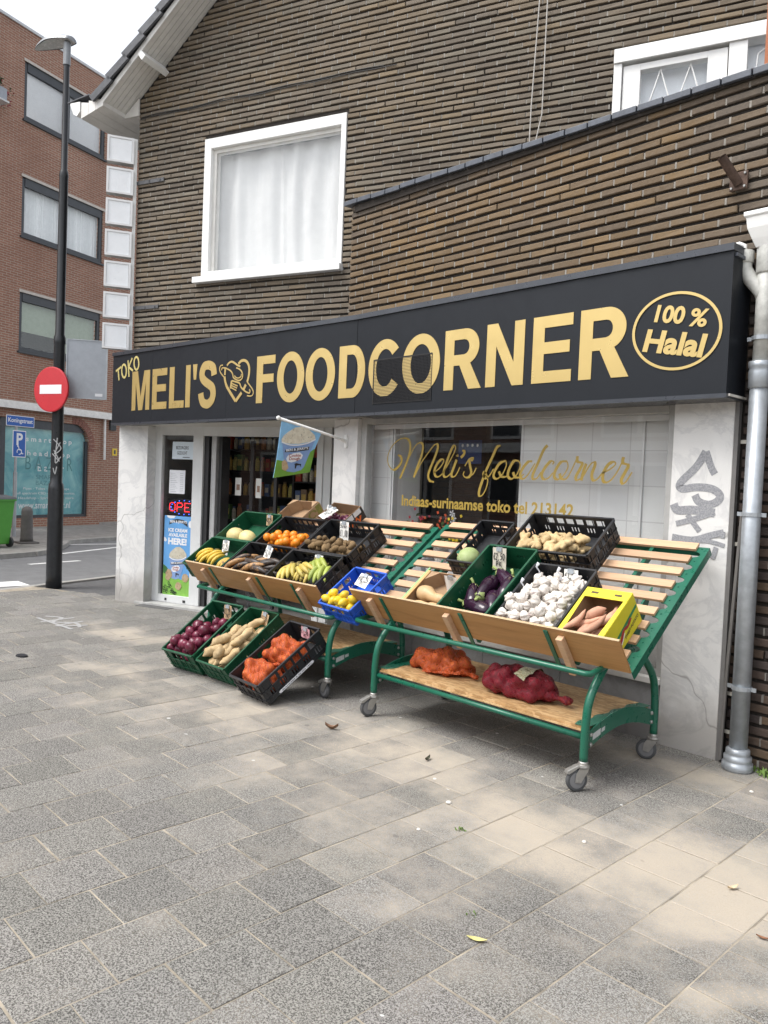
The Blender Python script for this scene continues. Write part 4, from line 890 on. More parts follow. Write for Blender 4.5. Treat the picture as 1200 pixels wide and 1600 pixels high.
    m = MB(M); m.bx(X0+.01, X0+.36, 12.55, 13.66, 10.76, 10.80); m.build('bracket', mat('whitebracket', (.6,.6,.6), .5), fb_)
    r = random.Random(5); m = MB(M); m2 = MB(M)
    for k in range(260):
        p = Vector((X0+r.uniform(.02,.40), r.uniform(12.55,13.78), r.uniform(11.05,11.34)))
        if p.y > 13.62: p.z -= r.uniform(.05,.4)
        d = Vector((r.uniform(-1,1), r.uniform(-1,1), r.uniform(-.6,1))).normalized()*.07; e = d.cross(Vector((r.uniform(-1,1),r.uniform(-1,1),1))).normalized()*.03
        (m2 if (p.y > 13.6 and r.random() < .7) else m).add([p, p+d*.5+e, p+d, p+d*.5-e], [(0,1,2,3)])
    m.build('foliage', mat('boxleaf', (.05,.075,.03), .7, var=.4), fb_); m2.build('blossom', mat('boxflower', (.28,.05,.07), .7, var=.4), fb_)
def mat_banner():
    m, nt, bs, L = base('banner'); v = coords(nt)
    f = noise(nt, v, 1.2, 5, .6, 1.2)
    L(ramp(nt, f, [(.25, (.04,.20,.26)), (.45, (.10,.36,.40)), (.6, (.22,.50,.50)), (.8, (.40,.62,.58))]), bs.inputs['Base Color']); bs.inputs['Roughness'].default_value = .35
    return m
far_house()
# ------------------------------------------------------------------ street furniture
def street():
    P = Vector((-11.14, 4.24, -.03))
    blk = mat('poleblack', (.022,.024,.027), .35, .1, var=.2, scale=12)
    t = empty('street_lamp', 'tall black street lamp post at the edge of the pavement', 'street lamp', loc=P)
    m = MB(); m.lathe([(.108,0),(.105,.2),(.103,1.40),(.098,1.47),(.082,1.50),(.08,1.6),(.074,3.42),(.079,3.44),(.079,3.52),(.062,3.56),(.059,5.72),(.064,5.74),(.056,5.80),(.044,5.83),(.039,7.3),(.038,7.48)], 20)
    m.build('pole', blk, t, smooth=True)
    m = MB(); m.lathe([(.05,7.25),(.05,7.55),(.03,7.6)], 12); m.build('lamp_neck', mat('lampgrey', (.25,.26,.27), .4, .4), t)
    hd = MB(); d = -U; s = N; n = 14; vs = []
    for i in range(n+1):
        a = i/n; x = -.10+.72*a; w = .135*math.sin(math.pi*min(1, .12+a*.86))**.6*(1-.55*max(0, a-.55)); h = .10*math.sin(math.pi*min(1,.15+a*.8))**.7
        for k in range(9):
            b = math.pi*k/8; vs.append(d*x+s*(w*math.cos(b))+Vector((0,0,7.56+.10*a-.08*a*a+h*math.sin(b))))
    fs = [(i*9+k, i*9+k+1, (i+1)*9+k+1, (i+1)*9+k) for i in range(n) for k in range(8)]+[tuple(range(9)), tuple(range(n*9, n*9+9))]
    hd.add(vs, fs); ho = hd.build('lamp_head', MATS['lampgrey'], t, smooth=True)
    b = MB(); b.add([d*(-.10+.72*(i/n))+s*(c*.115*math.sin(math.pi*min(1, .12+i/n*.86))**.6*(1-.55*max(0, i/n-.55)))+Vector((0,0,7.562+.10*(i/n)-.08*(i/n)**2)) for i in range(n+1) for c in (-1, 1)], [(2*i,2*i+1,2*i+3,2*i+2) for i in range(n)])
    b.build('lamp_glass', mat('lampglass', (.55,.55,.53), .25), ho)
    g = MB(); fp = lambda x, z, o: Vector((0,0,0))+(Vector((.93,-.36,0))*(.083+o))+Vector((.36,.93,0))*x+Vector((0,0,z))
    for i, st in enumerate([[(-.05,2.1),(.05,1.98),(-.03,1.9),(.04,2.06)],[(-.04,1.95),(.03,1.8),(-.06,1.9)],[(0,2.12),(-.02,1.78),(.05,1.86)],[(-.045,1.7),(-.02,1.62),(.0,1.72)]]): ribbon(g, st, .012, fp, .001+i*.0006, .0004)
    g.build('scribble', mat('scribblewhite', (.55,.56,.56), .6), t)
    # no-entry sign
    C = P+Vector((0,0,2.785)); nrm = Vector((.39,-.92,0)).normalized(); tx = Vector((nrm.y*-1, nrm.x, 0))
    M = Matrix((tx, Vector((0,0,1)), -nrm)).transposed().to_4x4(); M.translation = C+nrm*.11
    t = empty('no_entry_sign', 'round red no entry sign with a white bar on the lamp post', 'traffic sign', M=M)
    red = mat('signred', (.52,.025,.035), .35, var=.05); wh = mat('signwhite', (.78,.79,.82), .35, var=.03)
    m = MB(); m.lathe([(.30,0),(.312,-.004),(.312,-.028),(.30,-.032)], 48, (0,0,0)); m.build('disc', red, t)
    m = MB(); m.bx(-.20, .20, -.062, .062, -.0345, -.0325); m.build('bar', wh, t)
    m = MB(); m.bx(-.1, .1, .12, .15, .0, .10); m.bx(-.1, .1, -.15, -.12, .0, .10); m.build('bracket', mat('galv', (.42,.44,.46), .4, .7), t)
    # back of a rectangular sign
    C = P+Vector((.22,.30,3.10)); dx = Vector((.55,.83,0)).normalized()
    M = Matrix((dx, Vector((0,0,1)), dx.cross(Vector((0,0,1))))).transposed().to_4x4(); M.translation = C
    t = empty('traffic_sign_back', 'grey back of a rectangular traffic sign fixed to the lamp post', 'traffic sign', M=M)
    gy = mat('signback', (.36,.38,.41), .4, .5, var=.08)
    m = MB(); m.bx(-.26, .26, -.40, .40, -.004, .004); m.build('panel', gy, t)
    m = MB()
    for b in ((-.275,-.26,-.41,.41),(.26,.275,-.41,.41),(-.26,.26,.40,.412),(-.26,.26,-.412,-.40)): m.bx(b[0], b[1], b[2], b[3], -.015, .015)
    m.build('rim', MATS['galv'], t)
    m = MB(); m.bx(-.36, .2, .34, .38, -.03, -.012); m.build('clamp', MATS['galv'], t)
    m = MB(); m.bx(.12, .22, -.37, -.33, .0045, .006); m.bx(.12, .22, -.37, -.33, -.006, -.0045); m.build('sticker', wh, t)
    # wheelie bin
    M = MB_.copy(); M.translation = U*-13.75+N*10.55+Vector((0,0,.06))
    t = empty('wheelie_bin', 'bright green wheelie bin with a dark lid standing by the kerb', 'bin', M=M)
    gr = mat('bingreen', (.09,.36,.05), .4, var=.06)
    m = MB(); vs = [(-.24,-.24,.06),(.22,-.24,.06),(.22,.24,.06),(-.24,.24,.06),(-.32,-.29,.94),(.30,-.29,.94),(.30,.29,.94),(-.32,.29,.94)]
    m.add(vs, [(0,3,2,1),(4,5,6,7),(0,1,5,4),(1,2,6,5),(2,3,7,6),(3,0,4,7)]); m.build('body', gr, t, bevel=.02)
    m = MB(); m.bx(-.345, .325, -.31, .31, .925, .96); m.build('rim', gr, t, bevel=.008)
    m = MB(); m.prism([(-.36,.962),(.33,.962),(.30,1.0),(0,1.04),(-.34,1.02)], lambda p, y: Vector((p[0], y, p[1])), -.31, .31); m.build('lid', mat('binlid', (.10,.105,.11), .5), t, bevel=.006)
    for y in (-.27, .23):
        m = MB(); m.lathe([(.03,0),(.10,0),(.10,.045),(.03,.045)], 18, (.20, y, .10), 'y'); m.build('wheel', MATS['blackrubber'], t)
    # bollard
    t = empty('bollard', 'short grey brown bollard beside the green bin', 'bollard', loc=U*-14.05+N*11.62+Vector((0,0,.055)))
    m = MB(); m.lathe([(.135,.04),(.125,.12),(.115,.6),(.115,.68),(.10,.74),(.05,.78),(.01,.79)], 18); m.build('post', mat('bollardgrey', (.13,.12,.115), .7, var=.15), t, smooth=True)
    m = MB(); m.bx(-.2, .2, -.2, .2, -.01, .04); m.build('foot', MATS['bollardgrey'], t, bevel=.01)
    # parking sign with street name plate
    M = MB_.copy(); M.translation = U*-15.6+N*12.55+Vector((0,0,.055))
    t = empty('parking_sign', 'blue parking sign for wheelchair users on a grey pole', 'traffic sign', M=M)
    m = MB(); m.tube([(0,0,0),(0,0,1.5)], .045, 10); m.tube([(0,0,1.5),(0,0,2.80)], .03, 10); m.build('pole', MATS['galv'], t)
    bl = mat('signblue', (.01,.10,.42), .35, var=.05)
    fs_ = lambda x, z, o: Vector((.04+o, x, z))
    m = MB(); m.bx(.032, .04, -.12, .24, 1.84, 2.46); po = m.build('panel', wh, t, bevel=.003)
    m = MB(); m.bx(.0402, .042, -.10, .22, 1.86, 2.44); m.build('field', bl, po)
    m = MB(); text_fit(m, 'P', -.02, .15, 2.12, 2.40, fs_, .004, .03); m.build('symbol', wh, po)
    m = MB(); cir = [(.06+.06*math.cos(a*.45), 1.97+.06*math.sin(a*.45)) for a in range(-4, 9)]
    ribbon(m, cir, .02, fs_, .003, .001); ribbon(m, [(.04,2.09),(.05,2.02),(.11,2.01),(.13,1.93),(.17,1.93)], .022, fs_, .0045, .001, smooth=False); poly(m, [(.02+.022*math.cos(k), 2.1+.022*math.sin(k)) for k in range(6)], fs_, .003, .002); m.build('symbol', wh, po)
    t = empty('street_name_sign', 'blue street name plate above the parking sign', 'street sign', M=M)
    m = MB(); m.bx(.032, .04, -.30, .46, 2.55, 2.80); so = m.build('plate', wh, t, bevel=.003)
    m = MB(); m.bx(.0402, .042, -.285, .445, 2.565, 2.785); m.build('field', bl, so)
    m = MB(); text_fit(m, 'Koningstraat', -.25, .41, 2.61, 2.74, fs_, .004, .02); m.build('lettering', wh, so)
street()
# ------------------------------------------------------------------ drain pipe, flag holder and rod at the right
def right_side():
    zn = mat('zincpipe', (.40,.43,.46), .42, .55, var=.14, scale=14, bmp=.05); pv = mat('agedwhite', (.50,.50,.47), .5, var=.25, scale=14)
    x, y = -1.866, 4.828
    t = empty('drain_pipe', 'zinc drain pipe with a white hopper at the right edge of the shop', 'drainpipe')
    m = MB(); m.tube([(x,y,.10),(x,y,2.35)], .052, 18); m.build('lower_pipe', zn, t, smooth=True)
    m = MB(); m.lathe([(.054,2.30),(.062,2.31),(.064,2.40),(.060,2.42),(.066,2.43),(.066,2.46),(.05,2.465)], 20, (x,y,0)); m.build('socket', zn, t, smooth=True)
    m = MB(); m.tube([(x,y,2.44),(x,y,3.15)], .046, 18); m.build('upper_pipe', pv, t, smooth=True)
    m = MB(); m.lathe([(.05,2.98),(.055,2.99),(.055,3.16),(.05,3.17)], 18, (x,y,0)); m.lathe([(.052,3.05),(.052,3.06)],18,(x,y,0)); m.build('collar', pv, t, smooth=True)
    m = MB(); m.tube([(x,y,2.83),(x-.02,y,2.88),(x-.10,y,2.98),(x-.125,y,3.03),(x-.125,y,3.10)], .043, 16); m.lathe([(.046,3.06),(.05,3.065),(.05,3.13),(.044,3.135)], 16, (x-.125,y,0)); m.build('branch', pv, t, smooth=True)
    m = MB(); m.tube([(x-.125,y,3.12),(x-.13,y,3.17),(x-.16,y-.01,3.185),(x-.3,y+.02,3.18)], .012, 8); m.build('hose', WHITE, t, smooth=True)
    m = MB(); vs = []
    for (z, w, d0, d1) in ((3.13,.047,-.05,.05),(3.18,.066,-.07,.06),(3.24,.088,-.09,.07),(3.30,.094,-.10,.075),(3.31,.105,-.11,.078),(3.335,.105,-.11,.078),(3.335,.09,-.095,.07),(3.28,.08,-.08,.06)): vs += [(x-w,y+d0,z),(x+w,y+d0,z),(x+w,y+d1,z),(x-w,y+d1,z)]
    m.add(vs, [(4*i+k, 4*i+(k+1)%4, 4*i+4+(k+1)%4, 4*i+4+k) for i in range(7) for k in range(4)]+[(0,3,2,1),(28,29,30,31)]); m.build('hopper', WHITE, t, bevel=.008)
    for z in (1.55, .50, 2.60):
        m = MB(); m.lathe([(.053,z-.012),(.058,z-.012),(.058,z+.012),(.053,z+.012)], 18, (x,y,0)); m.bx(x-.085, x-.055, y-.004, y+.004, z-.012, z+.012); m.bx(x+.055, x+.085, y-.004, y+.004, z-.012, z+.012); m.bx(x-.01, x+.01, y+.055, y+.11, z-.01, z+.01); m.build('pipe_clip', zn, t)
    m = MB(); m.lathe([(.085,0),(.09,.01),(.088,.045),(.078,.05),(.08,.06),(.08,.085),(.068,.09),(.070,.10),(.068,.125),(.054,.135)], 22, (x,y,0)); m.build('pipe_foot', zn, t, smooth=True)
    t = empty('flag_holder', 'rusty tube flag holder bolted to the brick above the sign', 'flag holder')
    ru = mat('rust', (.10,.065,.05), .8, .3, var=.35, scale=30, bmp=.3)
    b = Vector((-2.085, 4.90, 3.60))
    m = MB(); m.bx(b.x-.055, b.x+.055, b.y-.012, b.y+.004, b.z-.06, b.z+.05); m.build('plate', ru, t, bevel=.004)
    m = MB(); a = b+Vector((0,-.01,-.02)); e = a+Vector((-.05,-.14,.13)); n = 12
    m.tube([a, e], .028, 14, cap=False); m.tube([a, e], .021, 14, cap=False); m.build('tube', ru, t, smooth=True)
    for dx, dz in ((-.04,.035),(.04,.035),(-.04,-.045),(.04,-.045)):
        m = MB(); m.lathe([(.009,0),(.007,-.008)], 8, (b.x+dx, b.y-.013, b.z+dz), 'y'); m.build('bolt', mat('boltgrey', (.35,.35,.34), .4, .7), t)
    t = empty('metal_rod', 'thin dark rod and cable strip leaning between marble pillar and drain pipe', 'rod')
    m = MB(); m.tube([(-1.985,4.86,.02),(-1.975,4.87,.6),(-1.945,4.885,1.55)], .012, 8); m.build('rod', mat('rodgrey', (.20,.19,.18), .6, .4), t)
    m = MB(); m.bx(-2.015, -1.99, 4.87, 4.91, .0, 2.24); m.build('edge_strip', mat('edgestrip', (.16,.155,.15), .7), t)
    for z in (.18, .42, 1.35, 1.98):
        m = MB(); m.bx(-1.985, -1.945, 4.90, 4.908, z, z+.022); m.build('clip', mat('clip2', (.5,.48,.42), .5), t)
    # neighbour's terracotta wall on the terrace
    t = empty('terracotta_wall', 'terracotta coloured wall end on the roof terrace at the right', 'wall')
    m = MB(); m.bx(-2.115, -.2, 5.25, 5.5, 3.3, 5.8); m.build('wall', mat('terracotta', (.36,.13,.06), .8, var=.1, scale=4), t)
    # flag
    t = empty('hanging_flag', 'small ice cream flag hanging from a white pole on the marble pillar', 'flag')
    xF = -5.667; fF = lambda yy, z, o: Vector((xF+o, yy, z))
    m = MB(); m.tube([(xF,4.86,2.032),(xF,4.74,2.06),(xF,4.082,2.183)], .0125, 10); m.lathe([(.004,-.02),(.017,-.012),(.02,0),(.017,.012),(.004,.02)], 10, (xF,4.075,2.184)); m.build('pole', WHITE, t, smooth=True)
    m = MB(); m.bx(xF-.018, xF+.018, 4.862, 4.88, 1.97, 2.09); m.tube([(xF,4.87,2.03),(xF,4.80,2.046)], .018, 10); m.build('bracket', WHITE, t)
    cloth = [(4.111,2.159),(4.565,2.088),(4.497,1.94),(4.445,1.718),(4.041,1.654),(4.07,1.817)]
    blu = mat('flagblue', (.25,.50,.76), .6, var=.12); grn = mat('flaggreen', (.16,.34,.045), .6, var=.15)
    m = MB(); poly(m, cloth, fF, -.002, .004); fo = m.build('cloth', blu, t)
    m = MB()
    for sgn in (1, -1): poly(m, [(4.070,1.815),(4.2,1.80),(4.36,1.86),(4.496,1.938),(4.445,1.718),(4.041,1.654)], fF, .0022 if sgn > 0 else -.0027, .0005)
    m.build('meadow_print', grn, fo)
    tub(fo, lambda a, b, o: fF(4.105+(4.50-4.105)*a*1.0+.0*b, 1.70+.33*b+.03*a, .003+o))
def tub(parent, f):
    """printed ice cream tub on flag or poster; a, b from 0 to 1"""
    cup = mat('tubblue', (.22,.34,.60), .5, var=.1); cr = mat_spots('icecream', (.72,.68,.56), (.60,.54,.42), (.05,.04,.035), .6, 16, .585); wh = MATS['signwhite']; dk = mat('tubdark', (.03,.03,.035), .5); rd = mat('tubred', (.35,.06,.04), .5); do = mat_spots('dough', (.50,.38,.24), (.40,.28,.16), (.06,.04,.03), .7, 16, .58)
    m = MB(); poly(m, [(.05,.80),(.14,.10),(.2,.03),(.4,0),(.6,.05),(.68,.13),(.98,.86),(.75,.76),(.5,.72),(.25,.73)], f, .0005, .0005); o = m.build('tub_print', cup, parent)
    m = MB(); poly(m, [(.03,.83),(.02,.90),(.08,1.0),(.2,1.1),(.4,1.22),(.6,1.24),(.8,1.16),(.97,1.0),(.99,.90),(.80,.82),(.5,.77),(.25,.78)], f, .0015, .0005); m.build('ice_cream_print', cr, o)
    m = MB(); ribbon(m, [(.03,.83),(.25,.75),(.5,.74),(.77,.79),(.99,.89)], .035, lambda a, b, q: f(a, b, q), .0025, .0005); m.build('tub_rim', wh, o)
    m = MB(); poly(m, [(.2,.30),(.17,.38),(.22,.47),(.38,.52),(.55,.54),(.64,.46),(.6,.36),(.45,.30),(.32,.27)], f, .0015, .0005); m.build('label_print', wh, o)
    m = MB(); poly(m, [(.12,.55),(.14,.62),(.45,.665),(.82,.69),(.80,.60),(.45,.56)], f, .002, .0005); m.build('banner_print', dk, o)
    m = MB(); text_fit(m, "BEN & JERRY'S", .16, .78, .575, .66, lambda a, b, q: f(a, b+.08*(a-.45), q), .0035, .03); m.build('lettering', wh, o)
    m = MB(); text_fit(m, 'Cookie', .24, .58, .42, .50, f, .003, .02); m.build('lettering', rd, o); m = MB(); text_fit(m, 'Dough', .25, .56, .31, .41, f, .003, .02); m.build('lettering', rd, o)
    m = MB(); poly(m, [(.06,.10),(.05,.28),(.12,.36),(.2,.28),(.24,.12),(.16,.04)], f, .0025, .0005); m.build('dough_print', do, o)
    m = MB(); poly(m, [(.42,.10),(.42,.19),(.40,.23),(.46,.25),(.52,.23),(.60,.22),(.585,.13),(.565,.19),(.47,.18),(.45,.1)], f, .0025, .0005); m.build('cow_print', dk, o)
right_side()
# ------------------------------------------------------------------ things on the side window
def window_papers():
    nf = KB+.15-.028   # outer face of the pane is at -.035
    f = lambda x, z, o: U*x+N*(KB+.15+.0275-o)+Vector((0,0,z))
    fo = lambda x, z, o: U*x+N*(KB+.15+.027-o)+Vector((0,0,z))
    f = fo
    wh = MATS['signwhite']; dk = MATS['tubdark']
    def paper(name, label, x0, x1, z0, z1, m_):
        t = empty(name, label, 'notice'); m = MB(); poly(m, [(x0,z0),(x1,z0),(x1+.004,z1),(x0+.004,z1)], f, .0, .001); return t, m.build('sheet', m_, t)
    t, s = paper('paper_notice', 'white paper notice at the top of the narrow side window', -6.72, -6.385, 1.842, 2.06, mat('paperblue', (.62,.70,.76), .6, var=.03))
    m = MB(); text_fit(m, 'BEZORGERS', -6.66, -6.46, 1.965, 2.005, f, .002, .01); text_fit(m, 'GEZOCHT', -6.64, -6.48, 1.90, 1.94, f, .002, .01); poly(m, [(-6.55,1.862),(-6.44,1.862),(-6.44,1.87),(-6.55,1.87)], f, .002, .0005); m.build('lettering', dk, s)
    t, s = paper('opening_hours_sheet', 'long white sheet of small print above the open sign', -6.755, -6.505, 1.408, 1.704, wh)
    m = MB()
    for k in range(11): z = 1.66-k*.023; poly(m, [(-6.735,z),(-6.66+.02*(k%3),z),(-6.66+.02*(k%3),z+.005),(-6.735,z+.005)], f, .002, .0005); poly(m, [(-6.58,z),(-6.53,z),(-6.53,z+.005),(-6.58,z+.005)], f, .002, .0005)
    m.build('print', mat('greyprint', (.45,.47,.5), .6), s)
    t = empty('open_sign', 'dark led sign with the word in red dots behind the side window', 'led sign')
    m = MB(); poly(m, [(-6.83,1.14),(-6.30,1.14),(-6.30,1.34),(-6.83,1.34)], f, -.09, .02); m.build('panel', mat('ledpanel', (.012,.012,.014), .4), t)
    led = mat('redled', (1,.03,.04), .4, emit=2.2); ledb = mat('blueled', (.05,.12,1), .4, emit=2.2)
    m = MB(); glyph = {'O': [[(0,.2),(0,.8),(.3,1),(.7,1),(1,.8),(1,.2),(.7,0),(.3,0),(0,.2)]], 'P': [[(0,0),(0,1),(.8,1),(1,.75),(.8,.5),(0,.5)]], 'E': [[(1,1),(0,1),(0,0),(1,0)],[(0,.5),(.8,.5)]], 'N': [[(0,0),(0,1),(1,0),(1,1)]]}
    for i, ch in enumerate('OPEN'):
        ox = -6.795+i*.122
        for st in glyph[ch]:
            for a, b in zip(st[:-1], st[1:]):
                n = max(2, int(math.hypot((b[0]-a[0])*.09, (b[1]-a[1])*.11)/.014))
                for k in range(n):
                    x = ox+(a[0]+(b[0]-a[0])*k/n)*.088; z = 1.185+(a[1]+(b[1]-a[1])*k/n)*.105+.0*i
                    poly(m, [(x+.0042*math.cos(q), z+.0042*math.sin(q)) for q in range(6)], f, -.068, .004)
    m.build('red_dots', led, t)
    m = MB()
    for k in range(16):
        a = k*2*math.pi/16; x, z = -6.56+.21*math.cos(a), 1.235+.088*math.sin(a)
        poly(m, [(x+.006*math.cos(q), z+.006*math.sin(q)) for q in range(6)], f, -.068, .004)
    m.build('blue_dots', ledb, t)
    # ice cream poster
    x0, x1, z0, z1 = -6.81, -6.385, .115, 1.128
    t = empty('ice_cream_poster', 'tall blue ice cream poster in the narrow side window', 'poster')
    blu = mat('posterblue', (.13,.36,.70), .5, var=.1, scale=4)
    m = MB(); poly(m, [(x0,z0),(x1,z0),(x1,z1),(x0,z1)], f, 0, .001); s = m.build('sheet', blu, t)
    g = lambda a, b, o: f(x0+(x1-x0)*a, z0+(z1-z0)*b, .0012+o)
    m = MB(); poly(m, [(0,0),(1,0),(1,.25),(.7,.21),(.35,.26),(.12,.36),(0,.385)], g, .0003, .0004); m.build('meadow_print', mat('postergreen', (.22,.46,.08), .5, var=.15), s)
    m = MB(); poly(m, [(.0,.385),(.12,.36),(.35,.26),(.2,.25),(0,.28)], g, .0009, .0003); m.build('hill_print', mat('posterdark', (.05,.16,.05), .5), s)
    m = MB()
    for P in ([(.08,1),(.12,.975),(.2,.965),(.36,.97),(.42,1)],[(.9,.91),(.93,.87),(1,.86),(1,.95),(.94,.945)],[(0,.68),(.06,.67),(.11,.69),(.06,.72),(0,.73)]): poly(m, P, g, .0004, .0003)
    m.build('cloud_print', wh, s)
    m = MB(); poly(m, [(.18,.885),(.3,.91),(.5,.925),(.72,.905),(.88,.87),(.86,.93),(.7,.955),(.5,.965),(.3,.95),(.2,.93)], g, .0008, .0003); m.build('banner_print', dk, s)
    m = MB(); text_fit(m, "BEN & JERRY'S", .22, .84, .905, .945, g, .0016, .03); text_fit(m, 'ICE CREAM', .16, .87, .80, .845, g, .0014, .04); text_fit(m, 'AVAILABLE', .17, .87, .74, .785, g, .0014, .04); m.build('lettering', wh, s); m = MB(); text_fit(m, 'HERE!', .16, .86, .64, .725, g, .0014, .05); m.build('lettering', wh, s)
    tub(s, lambda a, b, o: g(.18+.68*a*(1.0)+.02, .21+.33*b, .001+o))
    m = MB()
    for (a, b, r) in ((.2,.23,.1),(.16,.28,.06),(.6,.13,.12),(.85,.24,.13),(.22,.30,.08)):
        poly(m, [(a+r*math.cos(k*.7)*(1+.15*math.sin(k*3)), b+r*.42*math.sin(k*.7)) for k in range(9)], g, .0045+.0006*a, .0004)
    m.build('dough_print', MATS.get('x') or bpy.data.materials['dough'], s)
    m = MB(); r = random.Random(4)
    for k in range(15):
        a, b = .03+.5*(k/15), .03+.22*(1-k/15)*r.random(); sp = [(a+(.055-.006*q)*math.cos(q*.9), b+(.024-.0026*q)*math.sin(q*.9)) for q in range(8)]
        ribbon(m, sp, .010, g, .002+.0002*k, .0002, 3)
    m.build('scroll_print', mat('scroll', (.015,.03,.015), .6), s)
window_papers()
# ------------------------------------------------------------------ produce carts
TH = R_(36.44); TD = Vector((0, math.cos(TH), math.sin(TH))); ND = Vector((0, -math.sin(TH), math.cos(TH)))
GREEN = mat('cartgreen', (.010, .115, .070), .32, .0, var=.08, scale=6, bmp=.03)
BEECH = mat_wood('beech', (.57, .365, .225), (.45, .27, .15), 0, 1.0, .5)
PLY = mat_wood('plyboard', (.47, .245, .09), (.36, .175, .06), 0, .7, .45)
PLYEDGE = mat('plyedge', (.50, .36, .21), .6, var=.15, scale=30)
STEEL = mat('castersteel', (.42, .41, .39), .35, .7, var=.12, scale=30)
TYRE = mat('castertyre', (.075, .077, .08), .6, var=.15, scale=30); HUB = mat('casterhub', (.20, .20, .205), .5, var=.1)
def mat_osb():
    m, nt, bs, L = base('chipboard'); v = coords(nt, scale=(14, 34, 14))
    vo = nn(nt, 'ShaderNodeTexVoronoi'); vo.inputs['Scale'].default_value = 1.6; L(v, vo.inputs['Vector'])
    f = noise(nt, v, 1.3, 5, .6, 1.5)
    sr = nn(nt, 'ShaderNodeSeparateColor'); L(vo.outputs['Color'], sr.inputs[0])
    c = mix(nt, .6, ramp(nt, f, [(.3, (.30,.17,.07)), (.55, (.50,.31,.14)), (.8, (.60,.42,.22))]), ramp(nt, sr.outputs[0], [(0.0, (.24,.13,.05)), (.5, (.44,.27,.12)), (1.0, (.62,.44,.24))]))
    L(c, bs.inputs['Base Color']); bs.inputs['Roughness'].default_value = .65; bump(nt, bs, f, .2, .003); return m
OSB = mat_osb()
def tray(O):   # (x, along slope, off plane) -> world
    return lambda x, t, h: Vector((x, O.y, O.z))+TD*t+ND*h
def tbox(mb, f, x0, x1, t0, t1, h0, h1):
    vs = [f(x,t,h) for h in (h0,h1) for (x,t) in ((x0,t0),(x1,t0),(x1,t1),(x0,t1))]
    mb.add(vs, [(0,3,2,1),(4,5,6,7),(0,1,5,4),(1,2,6,5),(2,3,7,6),(3,0,4,7)])
